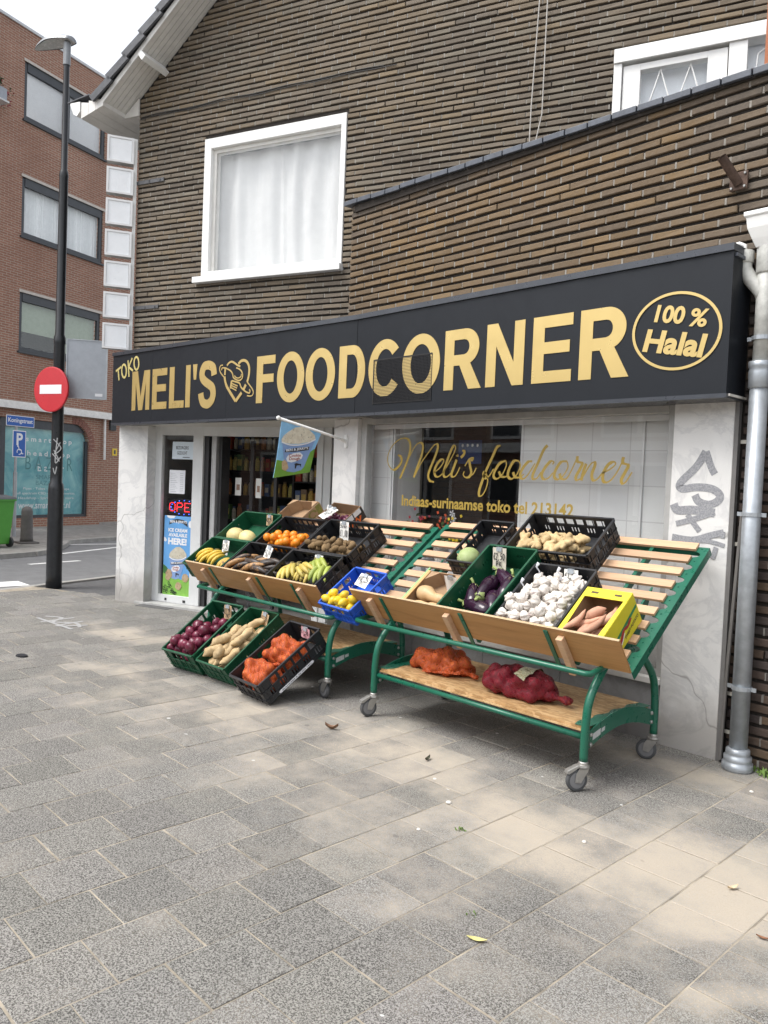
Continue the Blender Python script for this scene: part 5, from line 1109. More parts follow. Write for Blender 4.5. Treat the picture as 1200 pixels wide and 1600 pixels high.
def cart(label, O, x0, x1, b0, b1, legs, casts, sup, yaw_seed):
    t = empty('produce_cart', label, 'produce stand', 'green produce carts on casters', loc=(O.x, O.y, 0))
    inv = Matrix.Translation((-O.x, -O.y, 0)); f = tray(O)
    def B(name, m_, mb, par=t, **k):
        mb.v = [inv @ v for v in mb.v]; return mb.build(name, m_, par, **k)
    Lt = 1.09; r = random.Random(yaw_seed)
    slats = [.105+.122*k for k in range(9)]
    for xo, sg in ((x0, 1), (x1, -1)):
        P = [(xo, -.005), (xo, Lt+.005)]; inner = []
        tt = Lt+.005; inner.append((xo+sg*.085, tt))
        for k in range(8, -1, -1):
            hi = slats[k]-.032; lo = (slats[k-1]+.032) if k else -.004
            inner.append((xo+sg*.085, hi+.004))
            for a in range(0, 181, 30):
                ang = R_(a); inner.append((xo+sg*(.085-.052*math.sin(ang)), hi-(hi-lo)*(1-math.cos(ang))/2))
        m = MB(); m.prism(P+inner, lambda p, h: f(p[0], p[1], h), -.006, -.001); tbox(m, f, xo if sg > 0 else xo-.005, xo+.005 if sg > 0 else xo, -.005, Lt+.005, -.052, -.006)
        for s in slats:
            c = f(xo+sg*.045, s, .0); m.add([c+Vector((math.cos(q)*.006,0,0))+TD*math.sin(q)*.006+ND*h for h in (-.001,.003) for q in [k*math.pi/4 for k in range(8)]], [tuple(range(8,16))]+[(k,(k+1)%8,8+(k+1)%8,8+k) for k in range(8)])
        B('side_plate', GREEN, m)
    for s in slats:
        m = MB(); tbox(m, f, x0+.07, x1-.07, s-.031, s+.031, .0, .019); B('slat', BEECH, m, bevel=.002)
    for xx in (x0+.36, (x0+x1)/2, x1-.36):
        m = MB(); tbox(m, f, xx-.012, xx+.012, .0, Lt-.02, -.045, -.0005); B('cross_bar', GREEN, m)
    m = MB(); tbox(m, f, x0+.006, x1-.006, Lt-.035, Lt-.015, -.04, -.007); B('back_rail', GREEN, m)
    # front board, braces
    m = MB(); tbox(m, f, b0, b1, -.014, .0, .0, .236); bo = B('front_board', PLY, m, bevel=.0015)
    m = MB(); tbox(m, f, b0+.001, b1-.001, -.0142, .0002, .236, .2395); B('board_edge', PLYEDGE, m, bo)
    for xx in sup:
        m = MB(); tbox(m, f, xx-.021, xx+.021, -.052, -.0145, -.085, .195); B('board_brace', BEECH, m, bevel=.003)
        g = xx + (.115 if xx < (x0+x1)/2+.2 else -.10)
        m = MB(); tbox(m, f, g-.014, g+.014, -.022, -.0146, -.06, .215); B('brace_bar', GREEN, m)
    # front rail: tube frame below the board
    zr = O.z-.03; yr = O.y-.145; l0, l1 = legs[0]-.22, legs[1]+.01
    m = MB(); pts = [(l0, yr+.20, zr+.02), (l0, yr+.02, zr), (l0+.02, yr, zr), (l1-.02, yr, zr), (l1, yr+.02, zr), (l1, yr+.24, zr+.03)]
    m.tube(pts, .017, 8); B('front_rail', GREEN, m, smooth=True)
    zt = O.z+.005
    for xx in legs:
        ya, yb = O.y-.135, O.y+.655; yc = O.y+.24
        arch = smoothpts([(xx,ya,.165),(xx,ya+.002,.36),(xx,ya+.03,.50),(xx,ya+.11,.605),(xx,ya+.24,zt+.02),(xx,yc+.12,zt+.045)], 5)
        m = MB(); m.tube(arch, .0235, 14); B('leg', GREEN, m, smooth=True)
        arch = smoothpts([(xx,yb,.165),(xx,yb-.002,.36),(xx,yb-.035,.51),(xx,yb-.12,.615),(xx,yb-.24,zt+.02),(xx,yc+.10,zt+.045)], 5)
        m = MB(); m.tube(arch, .0232, 14); B('leg', GREEN, m, smooth=True)
        m = MB(); m.prism([(yc-.10,zt+.03),(yc+.12,zt+.03),(yc+.30,zt+.40),(yc-.10,zt+.10)], lambda p, x: Vector((x, p[0], p[1])), xx-.006, xx+.006); B('gusset', GREEN, m)
        # arched rail between the legs
        n = 12; top = []; bot = []
        for k in range(n+1):
            a = k/n; y = ya+.022+(yb-ya-.044)*a; c = math.sin(math.pi*a); top.append((y, .318+.075*c)); bot.append((y, .222+.075*c))
        m = MB(); m.prism(bot+top[::-1], lambda p, x: Vector((x, p[0], p[1])), xx-.004, xx+.004); so = B('side_rail', GREEN, m)
        for yy in (ya+.05, yb-.05):
            for zz in (.305, .25):
                m = MB(); m.lathe([(.012,-.012),(.012,.012),(.008,.016)] if True else [], 8, (xx, yy, zz), 'x'); B('bolt', STEEL, m, so)
        m = MB(); m.prism([(ya+.075,.268),(ya+.155,.286),(ya+.155,.322),(ya+.075,.304)], lambda p, x: Vector((x, p[0], p[1])), xx+.0045, xx+.0055); m.prism([(ya+.165,.296),(ya+.20,.303),(ya+.20,.325),(ya+.165,.318)], lambda p, x: Vector((x, p[0], p[1])), xx+.0045, xx+.0055); B('sticker', mat('stickergrey', (.52,.54,.54), .5, var=.2, scale=60), m, so)
    # shelf
    ya, yb = O.y-.135, O.y+.655
    m = MB(); m.bx(legs[0]+.03, legs[1]-.03, ya+.02, yb-.03, .318, .330); m.bx(legs[0]+.03, legs[1]-.03, ya+.035, yb-.03, .331, .345); B('shelf', OSB, m, bevel=.001)
    m = MB(); m.tube([(legs[0], ya+.015, .292), (legs[1], ya+.015, .292)], .016, 10); B('shelf_tube', GREEN, m, smooth=True)
    m = MB(); m.tube([(legs[0], yb-.02, .292), (legs[1], yb-.02, .292)], .016, 10); B('shelf_tube', GREEN, m, smooth=True)
    for xx, sg in ((legs[0], 1), (legs[1], -1)):
        m = MB(); P = [(xx+sg*.006, ya+.03), (xx+sg*.006, yb-.04)]
        for k in range(9):
            y = yb-.04-(yb-ya-.07)*k/8; P += [(xx+sg*(.085+.02*(k % 2)), y), (xx+sg*(.085+.02*(k % 2)), y-.03 if k < 8 else y)]
        m.prism(P, lambda p, z: Vector((p[0], p[1], z)), .3456, .3475); B('shelf_bracket', GREEN, m)
    # casters
    for (xx, yy, ang) in casts:
        co = bpy.data.objects.new('caster', None); COL.objects.link(co); co.parent = t
        co.matrix_local = inv @ Matrix.Translation((xx, yy, 0)) @ Matrix.Rotation(ang, 4, 'Z')
        # the stem stands over the origin, the wheel trails along -x
        m = MB(); m.lathe([(.022,.168),(.027,.16),(.027,.15),(.034,.148),(.036,.138),(.03,.13),(.026,.128)], 16); 
        for s in (-1, 1): m.prism([(-.055,.055),(-.02,.05),(.02,.115),(.026,.132),(-.03,.132),(-.05,.10)], lambda p, y: Vector((p[0], y, p[1])), s*.020-.0015, s*.020+.0015)
        m.bx(-.03, .026, -.0215, .0215, .126, .133); m.tube([(-.038,-.024,.062),(-.038,.024,.062)], .007, 8); m.build('fork', STEEL, co)
        m = MB(); m.lathe([(.03,-.010),(.046,-.012),(.057,-.015),(.0615,-.009),(.0625,0),(.0615,.009),(.057,.015),(.046,.012),(.03,.010)], 26, (-.038,0,.0625), 'y'); m.build('wheel', TYRE, co, smooth=True)
        m = MB(); m.lathe([(.006,-.0155),(.02,-.0135),(.043,-.0135),(.045,-.012),(.045,.012),(.043,.0135),(.02,.0135),(.006,.0155)], 20, (-.038,0,.0625), 'y'); m.build('hub', HUB, co)
        if yy < O.y+.2:
            m = MB(); m.prism([(-.105,.105),(-.09,.10),(-.03,.136),(.02,.142),(.02,.150),(-.04,.148),(-.10,.122)], lambda p, y: Vector((p[0], y, p[1])), -.018, .018); m.build('brake_pedal', STEEL, co, bevel=.003)
    return t
O1 = Vector((-3.15, 3.90, .68)); O2 = Vector((-5.45, 3.90, .65))
cart('green produce cart in front of the shop window with bare slats at both ends', O1, -4.27, -2.085, -4.262, -2.09, (-3.975, -2.275), [(-3.975,3.765,R_(75)),(-2.275,3.765,R_(60)),(-2.275,4.555,R_(20)),(-3.975,4.555,R_(100))], (-4.055, -3.325, -2.462), 3)
cart('green produce cart before the shop door filled with fruit crates', O2, -6.53, -4.345, -6.63, -4.655, (-6.19, -4.49), [(-4.49,3.765,R_(-8)),(-4.49,4.555,R_(35)),(-6.19,3.765,R_(30)),(-6.19,4.555,R_(80))], (-6.33, -5.58, -4.88), 4)
# ------------------------------------------------------------------ crates
CG = mat('crategreen', (.008, .078, .036), .38, var=.1, scale=12); CK = mat('crateblack', (.022, .023, .026), .38, var=.15, scale=12); CB = mat('crateblue', (.02, .10, .52), .38, var=.06)
def crate(name, label, cat, M, w, L, h, m_, style='solid', group=None, seed=0):
    """local x across, y along, z up; origin at the middle of the lower front edge"""
    t = empty(name, label, cat, group, M=M); th = .004; e = .012
    m = MB(); m.bx(-w/2+e, w/2-e, e, L-e, .004, .010)
    for k in range(7): x = -w/2+e+(w-2*e)*(k+.5)/7; m.bx(x-.006, x+.006, e, L-e, -.004, .0038)
    m.build('base', m_, t)
    def wall(ax, pos, length, off):
        m = MB(); s = -1 if pos < 0 else 1
        def pl(a0, a1, z0, z1, d0=0, d1=th):
            lo, hi = (pos-d1, pos-d0) if s > 0 else (pos+d0, pos+d1)
            if ax == 'x': m.bx(a0+off, a1+off, lo+L/2, hi+L/2, z0, z1)
            else: m.bx(lo, hi, a0+off, a1+off, z0, z1)
        a0, a1 = -length/2, length/2
        H = [0, .20, .46, .56, .86, 1]
        z = [h*q for q in H]
        pl(a0, a1, z[0], z[1])
        n = max(5, int(length/.024)); step = length/n
        if style == 'solid':
            pl(a0, a1, z[1], z[3]); pl(a0, a1, h*.66, z[5])
            for k in range(n):
                a = a0+k*step; slot = (k % 6 in (2, 3, 4)) and 1 < k < n-2
                pl(a, a+step*(.62 if slot else 1), z[3], h*.66)
        else:
            for k in range(n):
                a = a0+k*step; slot = (k % 5 in (1, 2, 3)) and 1 < k < n-2
                pl(a, a+step*(.55 if slot else 1), z[1], z[2])
            pl(a0, a1, z[2], z[3])
            nb = max(3, int(length/.075)); st = length/nb
            for k in range(nb):
                a = a0+k*st; op = (0 < k < nb-1)
                pl(a, a+(st*.26 if op else st), z[3], z[4])
            pl(a0+length*.0, a0+.0001+step*.26, z[3], z[4]); pl(a1-.012, a1, z[3], z[4])
            pl(a0, a1, z[4], z[5])
        # outer ribs
        pl(a0, a1, h-.014, h, -.011, -.0002); pl(a0, a1, z[3]-.003, z[3]+.004, -.006, -.0002); pl(a0, a1, z[1]-.004, z[1]+.003, -.006, -.0002)
        k = a0+.03
        while k < a1-.02: pl(k, k+.005, .006, h-.0145, -.0055, -.0003); k += .072
        m.build('side_panel', m_, t)
    wall('x', -L/2+.0001, w, 0); wall('x', L/2-.0001, w, 0); wall('y', -w/2, L-.009, L/2); wall('y', w/2, L-.009, L/2)
    return t
def on_tray(O, x, t, h=.021, yaw=0):
    p = Vector((x, O.y, O.z))+TD*t+ND*h
    return Matrix.Translation(p) @ Matrix.Rotation(TH, 4, 'X') @ Matrix.Rotation(yaw, 4, 'Z')
def leaned(x, y, al, ps): return Matrix.Translation((x, y, .012)) @ Matrix.Rotation(ps, 4, 'Z') @ Matrix.Rotation(al, 4, 'X')
CM = {}
def C(key, name, label, M, w, L, h, m_, style, tilt=TH):
    t = crate(name, label, 'crate', M, w, L, h, m_, style); CM[key] = (M, w, L, h, tilt); return t
W6, W4, HC = .635, .40, .175
C('banana', 'produce_crate', 'green crate of bananas sticking out at the left end of the board', on_tray(O2, -6.43, .0), .62, .40, HC, CG, 'solid')
C('dark', 'produce_crate', 'black crate of dark plantains next to the banana crate', on_tray(O2, -5.755, .006), .655, .40, HC, CK, 'slot')
C('plantain', 'produce_crate', 'black crate of yellow green plantains beside the blue crate', on_tray(O2, -5.085, .006), .655, .385, HC, CK, 'slot')
C('melon', 'produce_crate', 'green crate with two pale melons behind the bananas', on_tray(O2, -6.40, .42), .62, .41, HC, CG, 'solid')
C('orange', 'produce_crate', 'black crate of oranges between the melons and the kiwis', on_tray(O2, -5.70, .415), .63, .40, HC, CK, 'slot')
C('kiwi', 'produce_crate', 'black crate of kiwis next to the bare slats', on_tray(O2, -5.04, .415), .63, .42, HC, CK, 'slot')
C('lemon', 'produce_crate', 'small blue crate with a few lemons hanging between both carts', on_tray(O2, -4.40, -.10, .015, R_(-3)), .37, .42, .15, CB, 'slot')
C('aub', 'produce_crate', 'deep green crate of aubergines on the cart by the window', on_tray(O1, -3.235, .022), .40, .645, .19, CG, 'solid')
C('garlic', 'produce_crate', 'black crate full of white garlic', on_tray(O1, -2.77, .006), .44, .565, .16, CK, 'solid')
C('ginger', 'produce_crate', 'black crate of ginger at the top of the cart by the window', on_tray(O1, -2.985, .675, .03), W6, .385, HC, CK, 'slot')
C('mesh', 'produce_crate', 'black mesh crate with a pale cabbage behind the aubergines', on_tray(O1, -3.60, .52), .30, .47, .14, CK, 'slot')
C('onion', 'produce_crate', 'green crate of red onions leaning at the left on the pavement', leaned(-5.781, 3.327, .598, .129), .40, .625, .215, CG, 'slot', .598)
C('yam', 'produce_crate', 'green crate of large potatoes leaning in the middle on the pavement', leaned(-5.335, 3.372, .64, .022), .395, .635, .195, CG, 'solid', .64)
C('net', 'produce_crate', 'black crate of orange net bags leaning by the cart wheel', leaned(-4.772, 3.307, .602, -.054), .394, .635, .187, CK, 'slot', .602)
# a white maker's strip along the side of the last crate
def cardboard():
    kr = mat('cardboard', (.36, .235, .135), .8, var=.1, scale=10, bmp=.05); ye = mat('yellowprint', (.70, .60, .03), .5, var=.05); kd = mat('cardinner', (.33,.21,.12), .85, var=.1)
    def box(name, label, M, w, L, h, out, front=True, lip=0):
        t = empty(name, label, 'cardboard box', M=M); th = .005
        m = MB(); m.bx(-w/2, w/2, 0, L, 0, th); m.build('base', kd, t)
        for (x0, x1, y0, y1, ins) in ((-w/2, -w/2+th, 0, L, 0), (w/2-th, w/2, 0, L, 0), (-w/2+th, w/2-th, L-th, L, 1), (-w/2+th, w/2-th, 0, th, 1)):
            m = MB(); m.bx(x0, x1, y0, y1, th, h); m.build('side_panel', kd, t)
        for (x0, x1, y0, y1) in ((-w/2-.002, -w/2, 0, L), (w/2, w/2+.002, 0, L), (-w/2, w/2, L, L+.002), (-w/2, w/2, -.002, 0)):
            m = MB(); m.bx(x0, x1, y0, y1, 0, h); m.build('printed_face', out, t)
        return t
    # yellow sweet potato box
    M = on_tray(O1, -2.345, .0); w, L, h = .29, .375, .20
    t = box('cardboard_box', 'yellow cardboard box of sweet potatoes at the right end of the cart', M, w, L, h, ye)
    m = MB(); m.prism([(-w/2,L-.075),(w/2,L-.075),(w/2,L+.002),(-w/2,L+.002)], lambda p, z: Vector((p[0], p[1], z)), h+.0005, h+.004); m.prism([(-w/2,L-.075),(-w/2+.10,L-.075),(-w/2+.11,L-.055),(w/2-.11,L-.055),(w/2-.10,L-.075),(w/2,L-.075),(w/2,L-.08),(w/2-.03,L-.11),(-w/2+.03,L-.11),(-w/2,L-.08)] if False else [(-w/2,.0),(-w/2+.035,.0),(-w/2+.02,L-.075),(-w/2,L-.075)], lambda p, z: Vector((p[0], p[1], z)), h+.0005, h+.003); m.prism([(w/2-.035,.0),(w/2,.0),(w/2,L-.075),(w/2-.02,L-.075)], lambda p, z: Vector((p[0], p[1], z)), h+.0005, h+.003)
    m.build('flap', ye, t)
    m = MB()
    for x in (-.075, .075): m.bx(x-.022, x+.022, L-.045, L-.03, h+.004, h+.006)
    m.build('slot', mat('slotdark', (.10,.07,.04), .8), t)
    fo = lambda a, b, o: Vector((w/2+.002+o, L*a, h*b))
    m = MB(); poly(m, [(.02,.30),(.98,.56),(.98,.66),(.02,.42)], fo, .0004, .0004); m.build('green_stripe', mat('printgreen', (.03,.22,.09), .5), t)
    m = MB(); ribbon(m, [(.0,.10),(.18,.28),(.32,.22),(.5,.44),(.62,.40),(.75,.50)], .09, fo, .0012, .0003); m.build('red_print', mat('printred', (.40,.03,.03), .5), t)
    m = MB(); ribbon(m, [(.0,.02),(.2,.22),(.34,.16),(.5,.35)], .03, fo, .002, .0003); m.build('white_print', MATS['signwhite'], t)
    m = MB(); text_fit(m, 'SWEET POTATO', .48, .95, .14, .24, lambda a, b, o: fo(a, b+.27*(a-.48), o), .0015, .02); m.build('print_lettering', MATS['tubdark'], t)
    # squash box with green rims
    w, L, h = .36, .40, .115; M = on_tray(O1, -3.66, .0)
    t = box('cardboard_box', 'open cardboard box of butternut squash beside the empty slats', M, w, L, h, kr)
    gs = mat('palegreenprint', (.25,.45,.20), .5); os_ = mat('oaktrim', (.55,.33,.13), .6)
    for sx in (-1, 1):
        m = MB(); a, b = (-w/2-.004, -w/2+.022) if sx < 0 else (w/2-.022, w/2+.004); m.bx(a, b, 0, L, h+.0004, h+.006); m.build('rim', os_, t)
        m = MB(); a, b = (-w/2-.02, -w/2-.0045) if sx < 0 else (w/2+.0045, w/2+.02); m.bx(a, b, 0, L+.03, h-.008, h+.005); m.build('rim_print', gs, t)
        m = MB(); m.prism([(0,0),(.10,0),(0,.10)], lambda p, z: Vector((sx*(w/2-.006)-sx*p[0], L-.006-p[1], z)), .006, h-.001); m.build('corner_post', kr, t)
    # boxes at the top of the left cart
    w, L, h = .40, .27, .11; M = on_tray(O2, -6.03, .845, .05)
    t = box('cardboard_box', 'empty brown cardboard box at the top behind the orange crate', M, w, L, h, kr)
    for sx in (-1, 1):
        m = MB(); m.prism([(0,0),(.09,0),(0,.09)], lambda p, z: Vector((sx*(w/2-.006)-sx*p[0], L-.006-p[1], z)), .006, h+.012); m.build('corner_post', kr, t)
    m = MB(); fo = lambda a, b, o: Vector((w/2+.002+o, L*a, h*b)); ribbon(m, [(.52+.17*math.cos(k*.6), .5+.3*math.sin(k*.6)) for k in range(10)], .09, fo, .0005, .0004); poly(m, [(.74,.1),(.97,.1),(.97,.95),(.74,.95)], fo, .0005, .0004); m.build('print', mat('oliveprint', (.20,.19,.03), .6, var=.3, scale=40), t)
    w, L, h = .40, .25, .12; M = on_tray(O2, -5.40, .84, .06, R_(-4))
    t = box('cardboard_box', 'dark printed cardboard box of shallots at the top behind the kiwis', M, w, L, h, mat('darkprint', (.03,.03,.03), .5))
    CM['shallot'] = (M, w, L, h, TH)
    fo = lambda a, b, o: Vector((w/2+.002+o, L*a, h*b))
    m = MB(); ribbon(m, [(.1,.1),(.2,.5),(.3,.1),(.4,.5),(.5,.12),(.6,.5),(.7,.12),(.8,.45)], .10, fo, .0005, .0004, smooth=False); m.build('orange_print', mat('printorange', (.72,.14,.02), .5), t)
    m = MB(); poly(m, [(.12,.55),(.5,.55),(.5,.95),(.12,.95)], fo, .0012, .0004); poly(m, [(.55,.6),(.9,.6),(.9,.98),(.55,.98)], fo, .0012, .0004); m.build('sticker', MATS['signwhite'], t)
    m = MB(); M2 = M @ Matrix.Translation((-.02, L*.5, h+.004)) @ Matrix.Rotation(R_(12), 4, 'X'); 
    # black mesh handle arch on the mesh crate
cardboard()
def strip():
    M, w, L, h, a = CM['net']
    o = [x for x in bpy.data.objects if x.name.startswith('produce_crate') and 'orange net' in x.get('label', '')][0]
    m = MB(); m.prism([(.12+.008*0,.012),(.46,.012),(.47,.022),(.46,.034),(.12,.034),(.11,.022)], lambda p, x: Vector((x, p[0], p[1])), w/2+.0125, w/2+.0145); so = m.build('name_strip', MATS['signwhite'], o)
    m = MB(); text_fit(m, 'BLANKERS A 06 202 1421', .14, .44, .017, .029, lambda x, z, q: Vector((w/2+.0145+q, x, z)), .0006, .01); m.build('lettering', MATS['tubdark'], so)
strip()
# ------------------------------------------------------------------ price cards, written by hand
GL = {'0': [[(.5,1),(.15,.8),(.1,.3),(.4,0),(.8,.2),(.85,.75),(.5,1)]], '1': [[(.3,.8),(.55,1),(.5,0)]], '2': [[(.1,.75),(.4,1),(.8,.8),(.5,.4),(.1,0),(.95,.05)]], '3': [[(.1,.95),(.7,.95),(.4,.6),(.8,.3),(.4,0),(.1,.1)]],
 '4': [[(.6,1),(.1,.4),(.9,.4)],[(.7,.7),(.65,0)]], '5': [[(.85,1),(.25,1),(.2,.55),(.7,.55),(.8,.2),(.4,0),(.1,.1)]], '6': [[(.7,1),(.2,.5),(.2,.1),(.6,0),(.8,.3),(.3,.45)]], '7': [[(.1,1),(.9,1),(.4,0)]], '9': [[(.8,.8),(.4,1),(.2,.65),(.7,.6),(.8,.9),(.6,0)]],
 '€': [[(.9,.9),(.5,1),(.2,.6),(.25,.2),(.6,0),(.9,.1)],[(0,.6),(.6,.62)],[(0,.4),(.55,.42)]], ',': [[(.5,.1),(.35,-.2)]], 'P': [[(.2,0),(.2,1),(.75,.9),(.7,.5),(.2,.45)]], 'K': [[(.2,1),(.2,0)],[(.8,1),(.2,.5),(.85,0)]], 'S': [[(.8,.9),(.3,1),(.2,.65),(.75,.4),(.6,0),(.1,.05)]],
 'v': [[(.1,.6),(.4,0),(.8,.6)]], 'o': [[(.5,.55),(.2,.3),(.5,0),(.8,.3),(.5,.55)]], 'r': [[(.2,0),(.25,.55),(.7,.5)]], '.': [[(.45,0),(.55,.06)]], '/': [[(.2,0),(.8,1)]]}
INK = mat('ink', (.02,.02,.025), .6); PAPER = mat('cardpaper', (.82,.81,.77), .7, var=.05, scale=30); CARDB = mat('browncard', (.48,.33,.19), .8, var=.1, scale=40); CLIP = mat('clipgrey', (.42,.46,.50), .3, .3)
def card(label, M, w, h, lines, paper=None):
    """local x right, y up, z towards the reader; origin at the top middle"""
    t = empty('price_card', label, 'price card', 'handwritten price cards', M=M)
    m = MB(); k = 6; vs = []
    for j in (0, 1):
        for i in range(k+1): vs.append((-w/2+w*i/k, -h*(1-j), .004*math.sin(i*1.1)*(1-j)))
    m.add(vs, [(i, i+1, k+2+i, k+1+i) for i in range(k)]); m.add([(x, y, z-.0015) for x, y, z in [Vector(v) for v in vs]], [(i+1, i, k+1+i, k+2+i) for i in range(k)])
    m.build('card', paper or PAPER, t)
    m = MB(); q = 0
    for li, (s, y, hh) in enumerate(lines):
        cw = min(w*.86/len(s), hh*.8); x0 = -cw*len(s)/2
        for i, ch in enumerate(s):
            for st in GL.get(ch, []):
                ribbon(m, [(x0+(i+.1+.8*a)*cw+.12*hh*b*.5, -h*y-hh+b*hh) for a, b in st], .0055 if hh > .03 else .0038, lambda a, b, o: Vector((a, b, o)), .006+.0002*(q % 9), .0003, 3, smooth=len(st) > 3); q += 1
    m.build('writing', INK, t)
    m = MB(); m.bx(-.022, .022, -.024, .006, .0055, .009); m.bx(-.02, .02, -.022, .006, -.007, -.0035); m.build('clip', CLIP, t)
def crate_card(key, xoff, label, w, h, lines, paper=None, yfrac=1.0, tilt=8, rot=0, up=.006):
    M, cw, L, ch, a = CM[key]
    T = M @ Matrix.Translation((xoff, L*yfrac-.026, ch+up)) @ Matrix.Rotation(R_(90-tilt-30), 4, 'X') @ Matrix.Rotation(R_(rot), 4, 'Z')
    card(label, T, w, h, lines, paper)
crate_card('melon', .16, 'brown price card on the melon crate', .10, .10, [('€2,25', .30, .032), ('PS', .66, .025)], CARDB, 1.0)
crate_card('banana', -.02, 'white price card on the banana crate', .11, .14, [('€1,25', .28, .045), ('PK', .68, .03)], None, 1.0, 14)
crate_card('dark', .02, 'white price card hung askew on the dark plantain crate', .10, .11, [('€2,50', .35, .03), ('PK', .68, .025)], None, 1.0, 20, -12)
crate_card('plantain', .06, 'white price card on the yellow green plantain crate', .105, .12, [('€2,50', .36, .028), ('PK', .66, .025)], None, 1.0, 12)
crate_card('kiwi', -.09, 'tall white price card on the kiwi crate', .115, .17, [('5vor', .12, .032), ('€1,00', .42, .055)], None, 1.0, 6, 0, .012)
crate_card('lemon', .02, 'white price card lying in the blue lemon crate', .14, .105, [('€0,25', .22, .038), ('PS', .62, .028)], None, .93, 40, -6)
crate_card('aub', -.09, 'large price card on the aubergine crate', .115, .155, [('€2,50', .24, .045), ('PK', .60, .035)], mat('greycard', (.60,.55,.46), .8, var=.06), 1.0, 4)
crate_card('garlic', .06, 'small white price card above the garlic', .10, .09, [('€1,50', .25, .032), ('PS', .64, .02)], None, 1.0, 6)
crate_card('onion', .04, 'brown price card on the red onion crate', .095, .12, [('€1,25', .25, .045), ('PK', .66, .026)], CARDB, 1.0, 4)
crate_card('yam', .06, 'brown price card half hidden behind the large potatoes', .10, .10, [('€1,50', .3, .03), ('PK', .66, .024)], CARDB, 1.0, 10, -14)
crate_card('net', .06, 'pink price card on the crate of orange net bags', .11, .085, [('€1,50', .25, .028), ('PS', .6, .02)], mat('pinkcard', (.55,.30,.33), .8), 1.0, -2, -8)
crate_card('shallot', -.03, 'white price card lying across the shallot box', .13, .16, [('€1,25', .3, .04), ('PS', .6, .03)], None, .66, 62, -14, .03)
M = on_tray(O1, -3.60, .36, .15) @ Matrix.Rotation(R_(76), 4, 'X') @ Matrix.Rotation(R_(-3), 4, 'Z')
card('blank white card clipped to the squash box', M, .115, .15, [])
M = on_tray(O2, -5.53, 1.02, .20) @ Matrix.Rotation(R_(48), 4, 'X') @ Matrix.Rotation(R_(-16), 4, 'Z')
card('blank white card behind the shallot box', M, .10, .13, [])
# ------------------------------------------------------------------ fruit and vegetables, every one an object
def pile(n, reg, r, tilt, seed, jit=.12, tries=60, sq=1.0):
    """drop n balls into a tilted box corner: local x, y, z with the low end at small y"""
    rr = random.Random(seed); out = []; st, ct = math.sin(tilt), math.cos(tilt)
    x0, x1, y0, y1 = reg
    for i in range(n):
        ri = r*rr.uniform(1-jit, 1+jit); best = None
        for k in range(tries):
            x = rr.uniform(x0+ri, x1-ri); y = rr.uniform(y0+ri, max(y0+ri+.001, y1-ri)); z = .011+ri*sq
            for (p, q) in out:
                d2 = (p.x-x)**2+(p.y-y)**2; R = (ri+q)*.93
                if d2 < R*R: z = max(z, p.z+math.sqrt(R*R-d2)*sq)
            pot = z*ct+y*st
            if best is None or pot < best[0]: best = (pot, Vector((x, y, z)), ri)
        out.append((best[1], best[2]))
    return out
def keep_inside(o, key, e=.006):
    """slide a thing back between its crate's walls"""
    M, w, L, h, tilt = CM[key]; I = M.inverted(); W = o.matrix_world
    P = []
    for q in [o]+list(o.children)+[c for k in o.children for c in k.children]:
        if q.type != 'MESH': continue
        T = I @ W       # parts share their thing's axes
        P += [T @ v.co for v in q.data.vertices]
    lo = [min(p[i] for p in P) for i in (0, 1)]; hi = [max(p[i] for p in P) for i in (0, 1)]
    d = Vector((max(0, -w/2+e-lo[0])-max(0, hi[0]-w/2+e), max(0, e-lo[1])-max(0, hi[1]-L+e), 0))
    if d.length > 1e-5: o.matrix_world = M @ Matrix.Translation(d) @ I @ W
def scatter(name, label, cat, group, protos, key, n, reg, r, seed, jit=.12, spin='any', sq=1.0, r0=None, tf=.6):
    M, w, L, h, tilt = CM[key]; rr = random.Random(seed+100)
    used = {}
    for (p, ri) in pile(n, reg, r, tilt*tf, seed, jit, sq=sq):
        k = rr.randrange(len(protos)); me = protos[k]
        if spin == 'any': R = Matrix.Rotation(rr.uniform(0, 6.28), 4, 'Z') @ Matrix.Rotation(rr.uniform(0, 6.28), 4, 'X') @ Matrix.Rotation(rr.uniform(0, 6.28), 4, 'Y')
        elif spin == 'flat': R = Matrix.Rotation(rr.uniform(0, 6.28), 4, 'Z') @ Matrix.Rotation(rr.uniform(-.35, .35), 4, 'X') @ Matrix.Rotation(rr.uniform(-.3, .3), 4, 'Y')
        elif spin == 'up': R = Matrix.Rotation(rr.uniform(0, 6.28), 4, 'Z') @ Matrix.Rotation(rr.uniform(-.8, .8), 4, 'X') @ Matrix.Rotation(rr.uniform(-.8, .8), 4, 'Y')
        else: R = Matrix.Rotation(spin+rr.uniform(-.45, .45), 4, 'Z') @ Matrix.Rotation(rr.uniform(-.2, .2), 4, 'X')
        T = M @ Matrix.Translation(p) @ R @ Matrix.Scale(ri/(r0 or r), 4)
        if isinstance(me, bpy.types.Object):
            o = me if k not in used else copy_tree(me); used[k] = 1; o.matrix_world = T
        else:
            o = bpy.data.objects.new(name, me); COL.objects.link(o); o.matrix_world = T
        if spin != 'any': keep_inside(o, key)
        tag(o, label, cat, group)
    for k, me in enumerate(protos):
        if isinstance(me, bpy.types.Object) and k not in used:
            for c in list(me.children): bpy.data.objects.remove(c)
            bpy.data.objects.remove(me)
